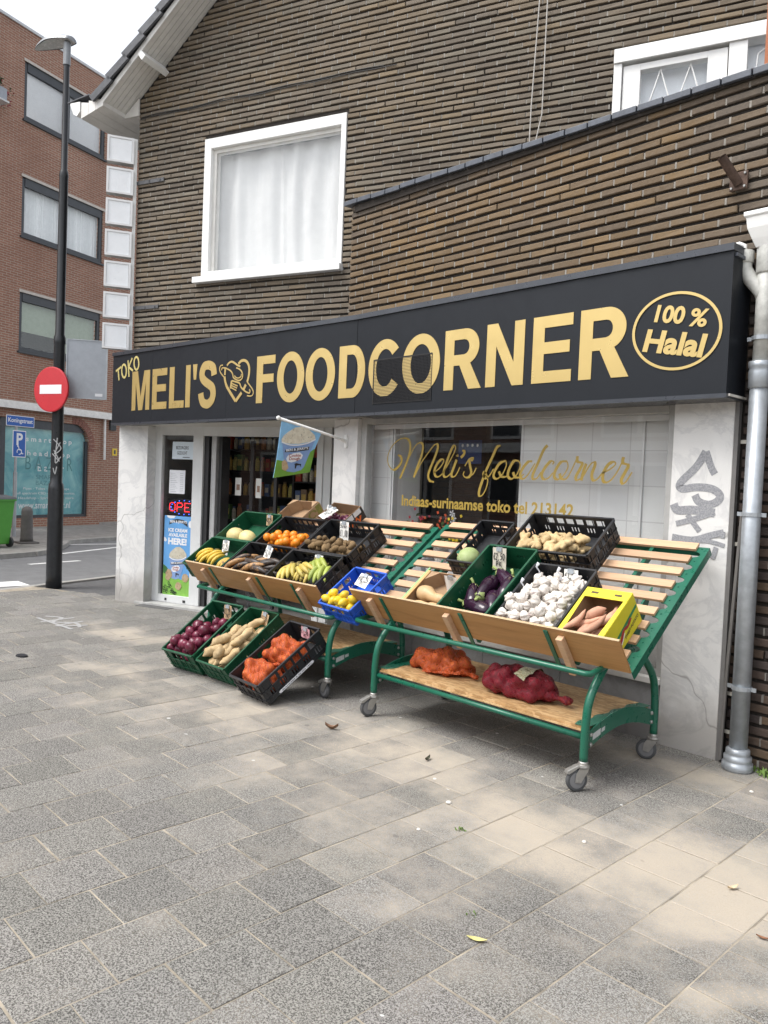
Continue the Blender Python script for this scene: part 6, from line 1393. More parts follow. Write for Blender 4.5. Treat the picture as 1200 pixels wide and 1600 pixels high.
def ball(name, r, m_, sc=(1,1,1), tip=0, lump=0, ls=8, seed=0):
    bm = bmesh.new(); bmesh.ops.create_uvsphere(bm, u_segments=20, v_segments=14, radius=1)
    for v in bm.verts:
        c = v.co.copy(); k = 1+lump*mnoise.noise(c*ls*.2+Vector((seed*7.3,0,0)))
        if tip and abs(c.z) > .75: c.z *= 1+tip*(abs(c.z)-.75)*4*(1 if c.z > 0 else .5)
        v.co = Vector((c.x*sc[0], c.y*sc[1], c.z*sc[2]))*r*k
    me = bpy.data.meshes.new(name); bm.to_mesh(me); bm.free(); me.materials.append(m_)
    for p in me.polygons: p.use_smooth = True
    return me
def spindle(name, pts, rads, m_, n=14, lump=0, seed=0, sq=1.0):
    P = smoothpts(pts, 5); m = len(P); k = len(rads)
    rs = []
    for i in range(m):
        t = i/(m-1)*(k-1); a = int(min(k-2, t)); q = t-a; q = q*q*(3-2*q); rs.append(rads[a]*(1-q)+rads[a+1]*q)
    mb = MB(); mb.tube(P, rs, n, True, sq)
    if lump: mb.v = [v+Vector((mnoise.noise(v*22+Vector((seed*3.7,0,0))), mnoise.noise(v*22+Vector((9,seed,0))), mnoise.noise(v*22+Vector((0,5,seed)))))*lump for v in mb.v]
    me = mb.mesh(name, True); me.materials.append(m_); return me
def produce():
    org = mat_spots('orangeskin', (.80,.27,.015), (.72,.22,.01), (.60,.16,.01), .42, 8, .7, .25)
    scatter('orange', 'ripe orange in the black crate behind the dark plantains', 'orange', 'oranges in the black crate', [ball('orange', .038, org, (1,1,.95), 0, .03)], 'orange', 46, (-.24,.31,.01,.24), .038, 5, .08, tf=.6)
    kw = mat_spots('kiwiskin', (.22,.145,.07), (.16,.10,.045), (.09,.055,.025), .9, 20, .6, .4)
    scatter('kiwi', 'brown kiwi in the black crate at the end of the upper row', 'kiwi', 'kiwis in the black crate', [ball('kiwi', .031, kw, (.82,.82,1.12)), ball('kiwi', .031, kw, (.86,.8,1.2))], 'kiwi', 95, (-.27,.31,.01,.22), .030, 6, .1, tf=.6)
    ml = mat_spots('melonskin', (.66,.56,.27), (.58,.48,.20), (.50,.42,.18), .55, 10, .62, .3)
    M = CM['melon'][0]
    for i, (x, y, s, lb) in enumerate(((-.165,.115,1.0,'pale yellow melon at the left in the green crate'),(.06,.10,.96,'pale yellow melon at the right in the green crate'))):
        o = bpy.data.objects.new('melon', ball('melon', .088, ml, (1,1.0,1.22), 0, .02)); COL.objects.link(o); o.matrix_world = M @ Matrix.Translation((x,y,.098)) @ Matrix.Rotation(1.57+.2*i, 4, 'Y') @ Matrix.Rotation(.3*i, 4, 'X') @ Matrix.Scale(s, 4); tag(o, lb, 'melon', 'melons in the green crate')
    lm = mat_spots('lemonskin', (.80,.56,.03), (.74,.50,.02), (.62,.42,.02), .4, 8, .7, .2)
    scatter('lemon', 'yellow lemon in the small blue crate', 'lemon', 'lemons in the blue crate', [ball('lemon', .034, lm, (.95,.95,1.15), .25, .02)], 'lemon', 22, (-.165,.165,.005,.17), .036, 8, .06, tf=.7)
    # red onions
    ro = mat_spots('redonion', (.17,.022,.05), (.11,.012,.032), (.34,.13,.16), .3, 5, .66, .08, 3)
    pr = []
    for k in range(3):
        mb = MB(); s = 1+.1*k; mb.lathe([(.001,-.043),(.010,-.041),(.028,-.031),(.040*s,-.010),(.041*s,.008),(.032,.026),(.014,.038),(.006,.044),(.004,.050),(.002,.054)], 18); me = mb.mesh('red_onion', True); me.materials.append(ro); pr.append(me)
    scatter('red_onion', 'red onion in the leaning green crate', 'red onion', 'red onions in the leaning crate', pr, 'onion', 62, (-.19,.19,.01,.46), .040, 9, .16, 'any', tf=.35)
    # large potatoes
    yt = mat_spots('potatoskin', (.54,.40,.22), (.43,.30,.15), (.15,.09,.04), .75, 14, .62, .45)
    pr = [spindle('large_potato', [(-.10,0,0),(-.04,.018,.01),(.03,.015,0),(.10,-.02,.0)], [.012,.040,.042,.046,.014], yt, 14, .013, 1), spindle('large_potato', [(-.12,.01,0),(-.05,-.02,.01),(.04,.01,0),(.12,.03,0)], [.012,.036,.032,.042,.012], yt, 14, .013, 2), spindle('large_potato', [(-.065,0,0),(0,.01,.005),(.065,0,0)], [.014,.046,.050,.016], yt, 14, .013, 3), spindle('large_potato', [(-.08,0,0),(-.02,.02,0),(.04,.0,0),(.09,-.05,0)], [.012,.038,.040,.036,.012], yt, 14, .013, 4)]
    scatter('large_potato', 'large knobbly potato in the leaning green crate', 'potato', 'large potatoes in the leaning crate', pr, 'yam', 40, (-.17,.17,.04,.56), .050, 10, .12, 1.25, .75, tf=.3, r0=.062)
    # bananas and plantains
    def fruit(Lg, r, bend, m_, name, five=5):
        n = 12; pts = []; rad = []
        for i in range(n+1):
            t = i/n; a = (t-.5)*bend; R = Lg/bend
            pts.append(Vector((R*math.sin(a), 0, -R*(1-math.cos(a))))); rad.append(r*(.42 if i == 0 else .30 if i == n else min(1, .50+1.6*t if t < .3 else .42+1.9*(1-t) if t > .7 else 1)))
        mb = MB(); mb.tube(pts, rad, 8); return mb, pts
    def bunch(label, group, key, loc, rot, n, Lg, r, bend, m_, seed, cat='bananas', nm='banana_bunch', kid='banana'):
        rr = random.Random(seed); M = CM[key][0] @ Matrix.Translation(loc) @ rot
        t = empty(nm, label, cat, group, M=M); 
        for k in range(n):
            mb, pts = fruit(Lg*rr.uniform(.92,1.05), r*rr.uniform(.94,1.06), bend*rr.uniform(.85,1.15), m_, 'banana')
            A = Matrix.Translation((0, (k-(n-1)/2)*r*1.15, -.004*abs(k-(n-1)/2)+ (.018 if k % 2 and n > 4 else 0))) @ Matrix.Rotation((k-(n-1)/2)*.13, 4, 'Z') @ Matrix.Translation((-pts[0].x, 0, -pts[0].z)) 
            mb.v = [A @ v for v in mb.v]; o = mb.build(kid, m_, t, smooth=True)
            tp = MB(); e = A @ pts[-1]; d = (e-(A @ pts[-2])).normalized(); tp.tube([e-d*.004, e+d*.010], [r*.33, r*.22], 6); tp.build('tip', mat('bananatip', (.05,.035,.02), .8), o)
        mb = MB(); mb.tube([(-.05,0,-.012),(-.02,0,.0),(.012,0,-.004)], [r*.35, r*.75, r*.8], 7); mb.build('stem', mat('bananastem', (.20,.16,.05), .8, var=.3, scale=50), t, smooth=True)
        keep_inside(t, key)
    ba = mat_spots('bananaskin', (.76,.53,.06), (.68,.45,.05), (.14,.075,.03), .5, 4, .68, .05, 2)
    Rz = lambda a: Matrix.Rotation(a, 4, 'Z')
    bunch('bunch of yellow bananas at the left end of the green crate', 'bunches of bananas', 'banana', (-.20,.26,.13), Rz(R_(-118)), 5, .20, .0185, 1.1, ba, 1)
    bunch('bunch of yellow bananas in the middle of the green crate', 'bunches of bananas', 'banana', (.02,.26,.12), Rz(R_(-112)), 5, .19, .0185, 1.3, ba, 2)
    bunch('browner bunch of bananas by the right wall of the green crate', 'bunches of bananas', 'banana', (.20,.22,.11), Rz(R_(-95)), 4, .17, .018, 1.2, mat_spots('ripeskin', (.60,.40,.07), (.5,.32,.06), (.12,.06,.025), .55, 5, .56, .05, 2), 3)
    dk = mat_spots('blackplantain', (.030,.025,.024), (.055,.04,.032), (.36,.19,.07), .45, 5, .56, .1, 1.5)
    dk2 = mat_spots('brownplantain', (.34,.18,.065), (.40,.22,.09), (.04,.028,.022), .5, 6, .50, .1, 1.5)
    pr = []
    for k in range(4):
        mb, pts = fruit(.22+.02*k, .027, .8+.15*k, dk, 'x'); c = sum(pts, Vector())/len(pts); mb.v = [v-c for v in mb.v]; me = mb.mesh('dark_plantain', True); me.materials.append(dk if k != 1 else dk2); pr.append(me)
    scatter('dark_plantain', 'overripe blackened plantain in the black crate beside the bananas', 'plantain', 'dark plantains in the black crate', pr, 'dark', 52, (-.29,.30,.015,.34), .046, 12, .1, .45, .62, tf=.6)
    gp = mat_spots('plantainskin', (.58,.43,.10), (.48,.40,.09), (.10,.065,.03), .5, 6, .57, .05, 1.5); gg = mat_spots('greenplantain', (.30,.38,.07), (.36,.40,.08), (.09,.08,.03), .5, 4, .70, .05, 1.5)
    for i, (lb, loc, a, n, m_) in enumerate((('upper bunch of yellow plantains by the left crate wall', (-.20,.16,.15), -60, 4, gp), ('green bunch of plantains below the price card', (.03,.33,.15), -40, 4, gg), ('bunch of spotted plantains at the front left', (-.22,.29,.10), -82, 4, gp), ('bunch of green plantains at the right of the black crate', (.16,.30,.12), -75, 5, gg), ('bunch of yellow plantains lying across the middle', (-.06,.22,.165), -20, 3, gp), ('bunch of plantains pointing down at the front board', (.05,.28,.13), -92, 4, gp))):
        bunch(lb, 'bunches of plantains', 'plantain', loc, Rz(R_(a)), n, .21, .023, .95, m_, 30+i, 'plantains', 'plantain_bunch', 'plantain')
    # garlic in white nets
    ga = mat_spots('garlicskin', (.76,.72,.66), (.64,.58,.53), (.46,.34,.33), .55, 4, .64, .15); nt_ = mat('whitenet', (.80,.82,.88), .5, var=.04)
    def bulb(k):
        mb = MB(); mb.lathe([(.002,-.026),(.012,-.025),(.026,-.014),(.031,.0),(.026,.014),(.012,.024),(.006,.030),(.006,.036)], 45, ridge=.10, nr=6+k); me = mb.mesh('garlic_bulb', True); me.materials.append(ga); return me
    pr = [bulb(0), bulb(1)]
    scatter('garlic_bulb', 'white garlic bulb in the black crate beside the sweet potatoes', 'garlic', 'garlic bulbs in the black crate', pr, 'garlic', 135, (-.215,.215,.005,.53), .032, 14, .14, 'any', r0=.029, tf=.25)
    M = CM['garlic'][0]
    for i, (x, y, z) in enumerate(((-.17,.50,.15),(-.18,.33,.16),(.02,.46,.17),(-.19,.2,.15))):
        m = MB(); q = [(x,y,z-.03),(x+.01,y,z+.0),(x-.01,y+.01,z+.03),(x+.015,y+.015,z+.06)]; m.tube(q, [.016,.005,.008,.011], 8, True, .35); o = m.build('net_bag_tail', nt_, None, smooth=True); o.matrix_world = M; tag(o, ['twisted end of a white garlic net at the back corner','twisted end of a white garlic net by the green crate','twisted end of a white garlic net under the price card','twisted end of a white garlic net near the board'][i], 'net bag', 'garlic net ends')
    # ginger
    gi = mat_spots('gingerskin', (.55,.41,.22), (.46,.33,.16), (.28,.18,.08), .75, 12, .68, .3)
    pr = []
    for k in range(4):
        rr = random.Random(40+k); S = []; p = Vector((-.05,0,0)); d = Vector((1,0,0))
        for i in range(7):
            S.append((p.copy(), .021+.006*rr.random(), None)); p += d*.018; d = (d+Vector((0, rr.uniform(-.7,.7), rr.uniform(-.3,.3)))).normalized()
            if i in (1, 3, 5):
                e = p.copy(); dd = Vector((rr.uniform(-.3,.3), rr.choice((-1,1)), rr.uniform(-.2,.4))).normalized()
                for j in range(3): e += dd*.014; S.append((e.copy(), 0.019-.0025*j, None))
        me = blob_mesh(S, .0055, 'ginger_root', .0015, 60, 2); me.materials.append(gi); pr.append(me)
    scatter('ginger_root', 'pale ginger root in the black crate above the garlic', 'ginger', 'ginger roots in the black crate', pr, 'ginger', 60, (-.29,.14,.01,.30), .034, 15, .15, 'flat', .8, r0=.036, tf=.55)
    # sweet potatoes
    sp = mat_spots('sweetpotato', (.62,.35,.235), (.54,.28,.18), (.26,.11,.06), .7, 10, .68, .2)
    pr = [spindle('sweet_potato', [(-.10,0,0),(-.03,.01,.0),(.04,0,0),(.12,-.02,0)], [.006,.030,.033,.026,.005], sp, 12, .004, 1), spindle('sweet_potato', [(-.08,0,0),(0,.015,0),(.08,0,0)], [.006,.036,.036,.006], sp, 12, .004, 2), spindle('sweet_potato', [(-.11,.02,0),(-.03,0,.0),(.05,0,0),(.14,.03,0)], [.004,.022,.028,.02,.004], sp, 12, .004, 3)]
    CM['sweet'] = (on_tray(O1, -2.345, .0), .29, .375, .2, TH)
    scatter('sweet_potato', 'pinkish sweet potato in the yellow cardboard box', 'sweet potato', 'sweet potatoes in the yellow box', pr, 'sweet', 19, (-.115,.115,.03,.27), .040, 16, .1, .95, .8, r0=.052, tf=.5)
    # shallots
    sh = mat_spots('shallotskin', (.15,.03,.07), (.10,.02,.05), (.3,.16,.15), .35, 5, .68, .05)
    scatter('shallot', 'small purple shallot in the printed box at the top of the cart', 'shallot', 'shallots in the printed box', [ball('shallot', .022, sh, (.9,.9,1.1), .3)], 'shallot', 40, (-.19,.19,.01,.20), .022, 17, .1)
    # aubergines
    au = mat_spots('auberginskin', (.022,.007,.020), (.03,.01,.028), (.05,.02,.045), .16, 4, .7, .0); cx = mat_spots('calyx', (.26,.34,.10), (.36,.42,.16), (.12,.14,.05), .6, 8, .62, .2)
    M = CM['aub'][0]
    for i, (x, y, z, a, tz, L_, lb) in enumerate(((-.03,.14,.075,168,.1,.23,'aubergine lying across the front of the green crate'),(-.13,.22,.075,118,.35,.19,'aubergine standing at the left wall of the green crate'),(-.03,.31,.095,-80,.3,.22,'aubergine with a pale shine in the middle of the green crate'),(.06,.42,.085,150,.25,.21,'aubergine with a green stem at the back of the green crate'),(.13,.33,.085,100,.3,.2,'aubergine by the right wall of the green crate'),(.12,.20,.07,-60,.1,.2,'aubergine half hidden at the right of the green crate'))):
        t = empty('aubergine', lb, 'aubergine', 'aubergines in the green crate', M=M @ Matrix.Translation((x,y,z)) @ Rz(R_(a)) @ Matrix.Rotation(-tz, 4, 'Y') @ Matrix.Scale(1.15, 4))
        me = spindle('fruit', [(-L_/2,0,0),(-L_*.2,0,.008),(L_*.2,0,.008),(L_/2,0,-.008)], [.012,.05,.052,.040,.030,.022], au, 18); o = bpy.data.objects.new('fruit', me); COL.objects.link(o); o.parent = t
        mb = MB(); n = 10; vs = [(L_/2+.012,0,-.008)]
        for ring, (rr_, xx) in enumerate(((.012,.010),(.026,-.004),(.036,-.03))):
            for k in range(n): an = 2*math.pi*k/n; q = rr_*(1.0 if ring < 2 else (1.0 if k % 2 else .9)); xq = xx if ring < 2 else (xx if k % 2 else xx+.02); vs.append((L_/2+xq, q*math.cos(an), -.006+q*math.sin(an)))
        mb.add(vs, [(0,1+(k+1)%n,1+k) for k in range(n)]+[(1+r_*n+k,1+r_*n+(k+1)%n,1+(r_+1)*n+(k+1)%n,1+(r_+1)*n+k) for r_ in range(2) for k in range(n)]); co = mb.build('calyx', cx, t, smooth=True)
        mb = MB(); mb.tube([(L_/2+.005,0,-.008),(L_/2+.03,.004,-.004),(L_/2+.045,.012,.006)], [.009,.008,.010], 8); mb.build('stem', cx, t, smooth=True); keep_inside(t, 'aub', .012)
    # butternut squash, cabbage
    bn = mat_spots('squashskin', (.62,.42,.22), (.57,.38,.19), (.48,.32,.16), .5, 6, .72, .05)
    M = on_tray(O1, -3.66, .0)
    for i, (x, y, z, a, lb) in enumerate(((-.02,.20,.065,-8,'butternut squash lying at the back of the cardboard box'),(.0,.095,.06,172,'butternut squash lying at the front of the cardboard box'))):
        o = bpy.data.objects.new('butternut_squash', spindle('butternut_squash', [(-.15,0,0),(-.06,.01,0),(.03,0,0),(.13,.01,0)], [.012,.058,.060,.042,.036,.038,.016], bn, 18, .003, i)); COL.objects.link(o); o.matrix_world = M @ Matrix.Translation((x,y,z)) @ Rz(R_(a)); tag(o, lb, 'squash', 'butternut squashes')
    cb = mat_spots('cabbageskin', (.36,.46,.17), (.46,.54,.25), (.60,.66,.42), .6, 7, .60, .3)
    o = bpy.data.objects.new('cabbage', ball('cabbage', .085, cb, (1,1,.85), 0, .06, 14)); COL.objects.link(o); o.matrix_world = CM['mesh'][0] @ Matrix.Translation((-.04,.10,.085)); tag(o, 'pale green cabbage behind the squash box in the mesh crate', 'cabbage')
    # net bags: a see-through net over single onions
    oy = mat_spots('onionskin', (.52,.27,.08), (.42,.19,.05), (.30,.12,.03), .4, 5, .66, .08, 3); orr = mat_spots('darkonion', (.20,.03,.06), (.14,.015,.04), (.32,.12,.15), .35, 5, .66, .08, 3)
    def lathe_onion(m_):
        mb = MB(); mb.lathe([(.001,-.040),(.012,-.038),(.030,-.028),(.040,-.008),(.040,.008),(.031,.026),(.014,.037),(.005,.045),(.002,.050)], 16); me = mb.mesh('onion', True); me.materials.append(m_); return me
    def bag(name, label, M, pts, net, onion, hull, tail, group):
        S = [(p, r_+hull, None) for p, r_ in pts]
        for i in range(len(pts)):
            for j in range(i):
                if (pts[i][0]-pts[j][0]).length < .1: S.append(((pts[i][0]+pts[j][0])/2, .034, None))
        me = blob_mesh(S, .010, name, 0, 1, 9 if 'red' not in name else 26); me.materials.append(net); t = bpy.data.objects.new(name, me); COL.objects.link(t); t.matrix_world = M; tag(t, label, 'net bag', group)
        rr = random.Random(len(pts)); m0 = lathe_onion(onion)
        for p, r_ in pts:
            o = bpy.data.objects.new('onion', m0); COL.objects.link(o); o.parent = t
            o.matrix_local = Matrix.Translation(p) @ Matrix.Rotation(rr.uniform(0,6.28), 4, 'X') @ Matrix.Rotation(rr.uniform(0,6.28), 4, 'Z') @ Matrix.Scale(r_/.042, 4)
        mb = MB(); mb.tube(smoothpts([Vector(q[0]) for q in tail], 3), [v for q in tail[:-1] for v in [q[1]]*3]+[tail[-1][1]], 10, True, .55); mb.build('net_end', net, t, smooth=True)
        return t
    on = mat_netting('orangenet', (.85,.15,.035), .36); sn = mat_netting('shelfnet', (.80,.14,.03), .36); rn = mat_netting('rednet', (.30,.012,.03), .52)
    M, w, L, h, a = CM['net']
    for i, (y0, y1, lb) in enumerate(((.01,.26,'orange net bag of onions at the lower end of the black crate'),(.27,.52,'orange net bag of onions at the upper end of the black crate'))):
        pts = pile(34, (-.175,.175,y0,y1), .036, a*.25, 60+i, .1); cx_ = .04*i
        bag('net_bag', lb, M, pts, on, oy, .006, [((.03+cx_,y1-.05,.10),.045),((.05+cx_,y1-.03,.14),.016),((.07+cx_,y1+.0,.135),.02),((.09+cx_,y1+.02,.12),.012)], 'orange net bags in the black crate')
    def heap(n, lx, ly, r, seed):
        rr = random.Random(seed); out = []
        for i in range(n):
            best = None
            for k in range(70):
                an = rr.uniform(0, 6.283); q = math.sqrt(rr.random()); x = lx*q*math.cos(an); y = ly*q*math.sin(an); ri = r*rr.uniform(.88,1.1); z = ri
                for (p, pr_) in out:
                    d2 = (p.x-x)**2+(p.y-y)**2; R = (ri+pr_)*.92
                    if d2 < R*R: z = max(z, p.z+math.sqrt(R*R-d2))
                pot = z+.35*((x/lx)**2+(y/ly)**2)*r*1.6
                if best is None or pot < best[0]: best = (pot, Vector((x,y,z)), ri)
            out.append((best[1], best[2]))
        return out
    T1 = Matrix.Translation((-3.63,4.09,.348)) @ Rz(R_(4))
    t = bag('onion_net_bag', 'orange net bag of onions on the lower shelf', T1, heap(46,.235,.135,.037,71), sn, oy, .008, [((.19,-.02,.06),.06),((.25,-.03,.03),.022),((.29,-.04,.03),.026),((.34,-.05,.02),.014)], 'net bags on the shelf')
    mb = MB(); n = 16; vs = []
    for i in range(n+1):
        x = -.05+.30*i/n; vs += [(x, -.125-.012*math.sin(i*.9), .055+.012*math.sin(i*1.3)), (x+.01, -.175+.03*(i/n)+.008*math.sin(i*2.1), .012+.03*(i/n))]
    mb.add(vs, [(2*i,2*i+1,2*i+3,2*i+2) for i in range(n)]); mb.build('net_flap', sn, t, smooth=True)
    T2 = Matrix.Translation((-2.93,4.04,.348)) @ Rz(R_(-3))
    t = bag('red_onion_net_bag', 'dark red net bag of onions with a printed band on the lower shelf', T2, heap(56,.25,.15,.038,72), rn, orr, .008, [((.22,.0,.06),.07),((.29,.01,.04),.026),((.345,.01,.045),.042),((.39,.01,.03),.016)], 'net bags on the shelf')
    me = t.data; top = lambda x, y: max([v.co.z for v in me.vertices if abs(v.co.x-x) < .03 and abs(v.co.y-y) < .03] or [.03])
    mb = MB(); n = 16; vs = []
    for i in range(n+1):
        y = -.165+.29*i/n
        for x in (.06, .14): xx = x+.10*(.5-i/n)*.6; vs.append((xx, y, top(xx, y)+.006))
    mb.add(vs, [(2*i,2*i+1,2*i+3,2*i+2) for i in range(n)]); mb.build('printed_band', mat_band(), t, smooth=True)
def mat_netting(name, col, cover):
    m, nt, bs, L = base(name); out = nt.nodes['Material Output']
    v = coords(nt); v2 = coords(nt, rot=(0, 1.2, 1.57))
    def wv(vv):
        w = nn(nt, 'ShaderNodeTexWave', wave_type='BANDS', bands_direction='DIAGONAL'); w.inputs['Scale'].default_value = 12; w.inputs['Distortion'].default_value = 2.2; L(vv, w.inputs['Vector']); return w.outputs['Fac']
    mx = math_(nt, 'MAXIMUM', wv(v), wv(v2))
    fac = ramp(nt, mx, [(.6, cover), (.93, .97)])
    tr = nn(nt, 'ShaderNodeBsdfTransparent'); tr.inputs[0].default_value = (1, .75, .65, 1); ms = nn(nt, 'ShaderNodeMixShader')
    L(mix(nt, ramp(nt, mx, [(.72, 0.0), (.97, .85)]), ramp(nt, noise(nt, v, 30, 3), [(.3, tuple(x*.7 for x in col)), (.7, col)]), tuple(x*.28 for x in col)), bs.inputs['Base Color']); bs.inputs['Roughness'].default_value = .7
    L(fac, ms.inputs[0]); L(tr.outputs[0], ms.inputs[1]); L(bs.outputs[0], ms.inputs[2]); L(ms.outputs[0], out.inputs[0])
    return m
def mat_band():
    m, nt, bs, L = base('printedband'); v = coords(nt); f = noise(nt, v, 38, 4, .6, 1)
    L(ramp(nt, f, [(.3, (.04,.05,.03)), (.45, (.20,.17,.08)), (.52, (.45,.42,.30)), (.6, (.10,.14,.06)), (.72, (.55,.52,.42))]), bs.inputs['Base Color']); bs.inputs['Roughness'].default_value = .4; return m
produce()
# ------------------------------------------------------------------ inside the shop
def inside():
    sh = mat('shelfdark', (.035,.033,.032), .6); cols = [(.55,.08,.05),(.60,.40,.10),(.16,.28,.10),(.70,.65,.52),(.25,.17,.11),(.48,.20,.08),(.12,.18,.34),(.72,.62,.2)]
    pm = [mat('pack%d' % i, c, .5, var=.3, scale=40) for i, c in enumerate(cols)]
    protos = []
    for i, m_ in enumerate(pm):
        t = bpy.data.objects.new('grocery_jar', None); COL.objects.link(t)
        if i % 2: m = MB(); m.lathe([(.03,0),(.034,.01),(.034,.14),(.02,.17),(.02,.18)], 10); m.build('jar', m_, t); m = MB(); m.lathe([(.022,.18),(.022,.205)], 10); m.build('lid', pm[(i+3) % 8], t)
        else: m = MB(); m.bx(-.04, .04, -.03, .03, 0, .20); m.build('packet', m_, t); m = MB(); m.bx(-.03, .03, -.0325, -.0305, .06, .14); m.build('label_panel', pm[(i+5) % 8], t)
        protos.append(t)
    used = set(); r = random.Random(12)
    def shelf(label, M, w, levels, h, dens):
        t = empty('shop_shelf', label, 'shelf', 'shelves inside the shop', M=M)
        for x in (-w/2, w/2): m = MB(); m.bx(x-.015, x+.015, 0, .35, 0, h); m.build('upright', sh, t)
        m = MB(); m.bx(-w/2, w/2, .35, .365, 0, h); m.build('back_panel', sh, t)
        for z in levels:
            m = MB(); m.bx(-w/2+.016, w/2-.016, 0, .35, z, z+.02); m.build('board', sh, t)
            x = -w/2+.06
            while x < w/2-.06:
                if r.random() < dens:
                    k = r.randrange(8); o = protos[k] if k not in used else copy_tree(protos[k]); used.add(k)
                    o.matrix_world = M @ Matrix.Translation((x, .06, z+.021)) @ Matrix.Scale(r.uniform(.85,1.15), 4)
                    tag(o, 'packaged grocery on a dark shelf inside the shop', 'grocery', 'groceries on the inside shelves')
                x += .095
    def Bm(u, n, rot=0): 
        M = Matrix.Translation(U*u+N*n+Vector((0,0,.022))) @ Matrix.Rotation(G+rot, 4, 'Z'); return M
    shelf('dark shelf of groceries seen through the open door', Bm(-4.75, KB+1.25), 1.7, (.3,.62,.94,1.26,1.58,1.9), 2.2, .8)
    shelf('dark shelf of groceries at the left behind the door', Bm(-6.35, KB+1.6), 1.3, (.3,.65,1.0,1.35,1.7,2.0), 2.2, .75)
    shelf('dark shelf of red bottles seen through the shop window', Matrix.Translation((-3.9, 6.6, .022)), 1.8, (.5,.85,1.2,1.5,1.8), 2.3, .85)
    t = empty('shop_counter', 'brown wooden counter inside behind the window flowers', 'counter', loc=(-4.75, 6.15, .022))
    wd = mat_wood('counterwood', (.16,.06,.035), (.10,.035,.02), 0, .6)
    m = MB(); m.bx(-.55, .55, 0, .4, 0, 1.36); m.build('front_panel', wd, t); m = MB(); m.bx(-.58, .58, -.03, .43, 1.362, 1.40); m.build('counter_top', wd, t)
    m = MB(); m.bx(-.4, .0, .05, .3, 1.401, 1.50); m.build('drawer', MATS['blackrubber'], t)
    t = empty('ceiling_lamp', 'round pale ceiling lamp glowing inside the shop window', 'ceiling lamp', loc=(-4.6, 6.0, 2.40))
    m = MB(); m.lathe([(.02,-.09),(.10,-.085),(.17,-.05),(.19,0),(.19,.02)], 24); m.build('shade', mat('lampshade', (1,.86,.62), .4, emit=1.1), t, smooth=True)
    m = MB(); m.lathe([(.06,.021),(.06,.095)], 16); m.build('mount', ALU, t)
    # flower pots on the sill inside
    cols = [((.30,.01,.03), 'pot plant with dark red flowers behind the slats'), ((.60,.10,.03), 'pot plant with orange red flowers behind the slats'), ((.75,.55,.03), 'pot plant with yellow flowers behind the slats')]
    for i, (c, lb) in enumerate(cols):
        t = empty('flower_pot', lb, 'pot plant', 'pot plants in the shop window', loc=(-4.95+.24*i, 5.22, .98-.02*i))
        m = MB(); m.lathe([(.05,0),(.07,.12),(.075,.125),(.075,.14)], 14); m.build('pot', mat('potwhite%d' % i, (.55,.52,.48), .5), t)
        r2 = random.Random(i); m = MB(); m2 = MB()
        for k in range(90):
            p = Vector((r2.gauss(0,.06), r2.gauss(0,.05), .16+abs(r2.gauss(0,.08)))); d = Vector((r2.uniform(-1,1), r2.uniform(-1,1), r2.uniform(-.2,1))).normalized()*.05; e = d.cross(Vector((r2.uniform(-1,1),r2.uniform(-1,1),.5))).normalized()*.016
            m.add([p, p+d*.5+e, p+d, p+d*.5-e], [(0,1,2,3)])
            if k % 2: q = p+Vector((0,-.02,.05)); m2.add([q, q+Vector((.022,0,.01)), q+Vector((.012,.0,.03)), q+Vector((-.014,.005,.024))], [(0,1,2,3)])
        m.build('foliage', mat('potleaf', (.07,.13,.04), .6, var=.3), t); m2.build('blossom', mat('blossom%d' % i, c, .6, var=.2), t)
        m = MB(); m.bx(-.09, .09, -.09, .09, -.56+.02*i, -.001); m.build('stand', MATS['signwhite'], t)
    t = empty('orchid', 'white orchid with a green stem standing in the window', 'pot plant', loc=(-4.62, 5.30, .98))
    m = MB(); m.tube(smoothpts([(0,0,.0),(0,0,.2),(-.01,0,.36),(-.03,0,.42)], 4), .009, 6); m.tube(smoothpts([(0,0,.24),(-.08,0,.24),(-.16,0,.30)], 4), .006, 6); m.build('stem', mat('orchidgreen', (.20,.30,.10), .5), t)
    m = MB()
    for (x, z) in ((-.03,.42),(-.01,.38),(-.02,.33),(.01,.28)):
        for k in range(5): a = k*1.256; m.add([(x,-.01,z),(x+.025*math.cos(a-.4),-.02,z+.025*math.sin(a-.4)),(x+.036*math.cos(a),-.015,z+.036*math.sin(a)),(x+.025*math.cos(a+.4),-.02,z+.025*math.sin(a+.4))], [(0,1,2,3)])
    m.build('blossom', MATS['signwhite'], t); m = MB(); m.bx(-.06, .06, -.06, .06, -.56, -.001); m.lathe([(.03,0),(.05,.02),(.06,.13)], 12); m.build('pot', MATS['signwhite'], t)
    # papers on the glass door
    fd = fB(KB+.15+.293)
    for i, (u0, z0, w, h, lb) in enumerate(((-5.93,1.42,.09,.22,'narrow paper strip taped high on the glass door'),(-5.62,1.40,.08,.24,'narrow paper strip taped beside the dark door stile'),(-5.95,.98,.12,.14,'small paper notice taped low on the glass door'),(-5.60,1.0,.10,.16,'small paper notice low beside the dark door stile'))):
        t = empty('door_notice', lb, 'notice'); m = MB(); poly(m, [(u0,z0),(u0+w,z0),(u0+w,z0+h),(u0,z0+h)], fd, 0, .001); s = m.build('sheet', MATS['cardpaper'], t)
        m = MB(); poly(m, [(u0+.02,z0+h*.3),(u0+w-.02,z0+h*.3),(u0+w-.02,z0+h*.62),(u0+.02,z0+h*.62)], fd, .002, .0005); m.build('print', mat('brickprint', (.35,.22,.16), .7, var=.4, scale=60), s)
    # blue notice card inside
    t = empty('blue_window_card', 'small blue card with white dots hanging behind the script lettering', 'notice'); f = fA(5.6)
    m = MB(); poly(m, [(-4.88,1.86),(-4.60,1.86),(-4.60,2.08),(-4.88,2.08)], f, 0, .003); s = m.build('card', mat('carddark', (.03,.06,.18), .5), t)
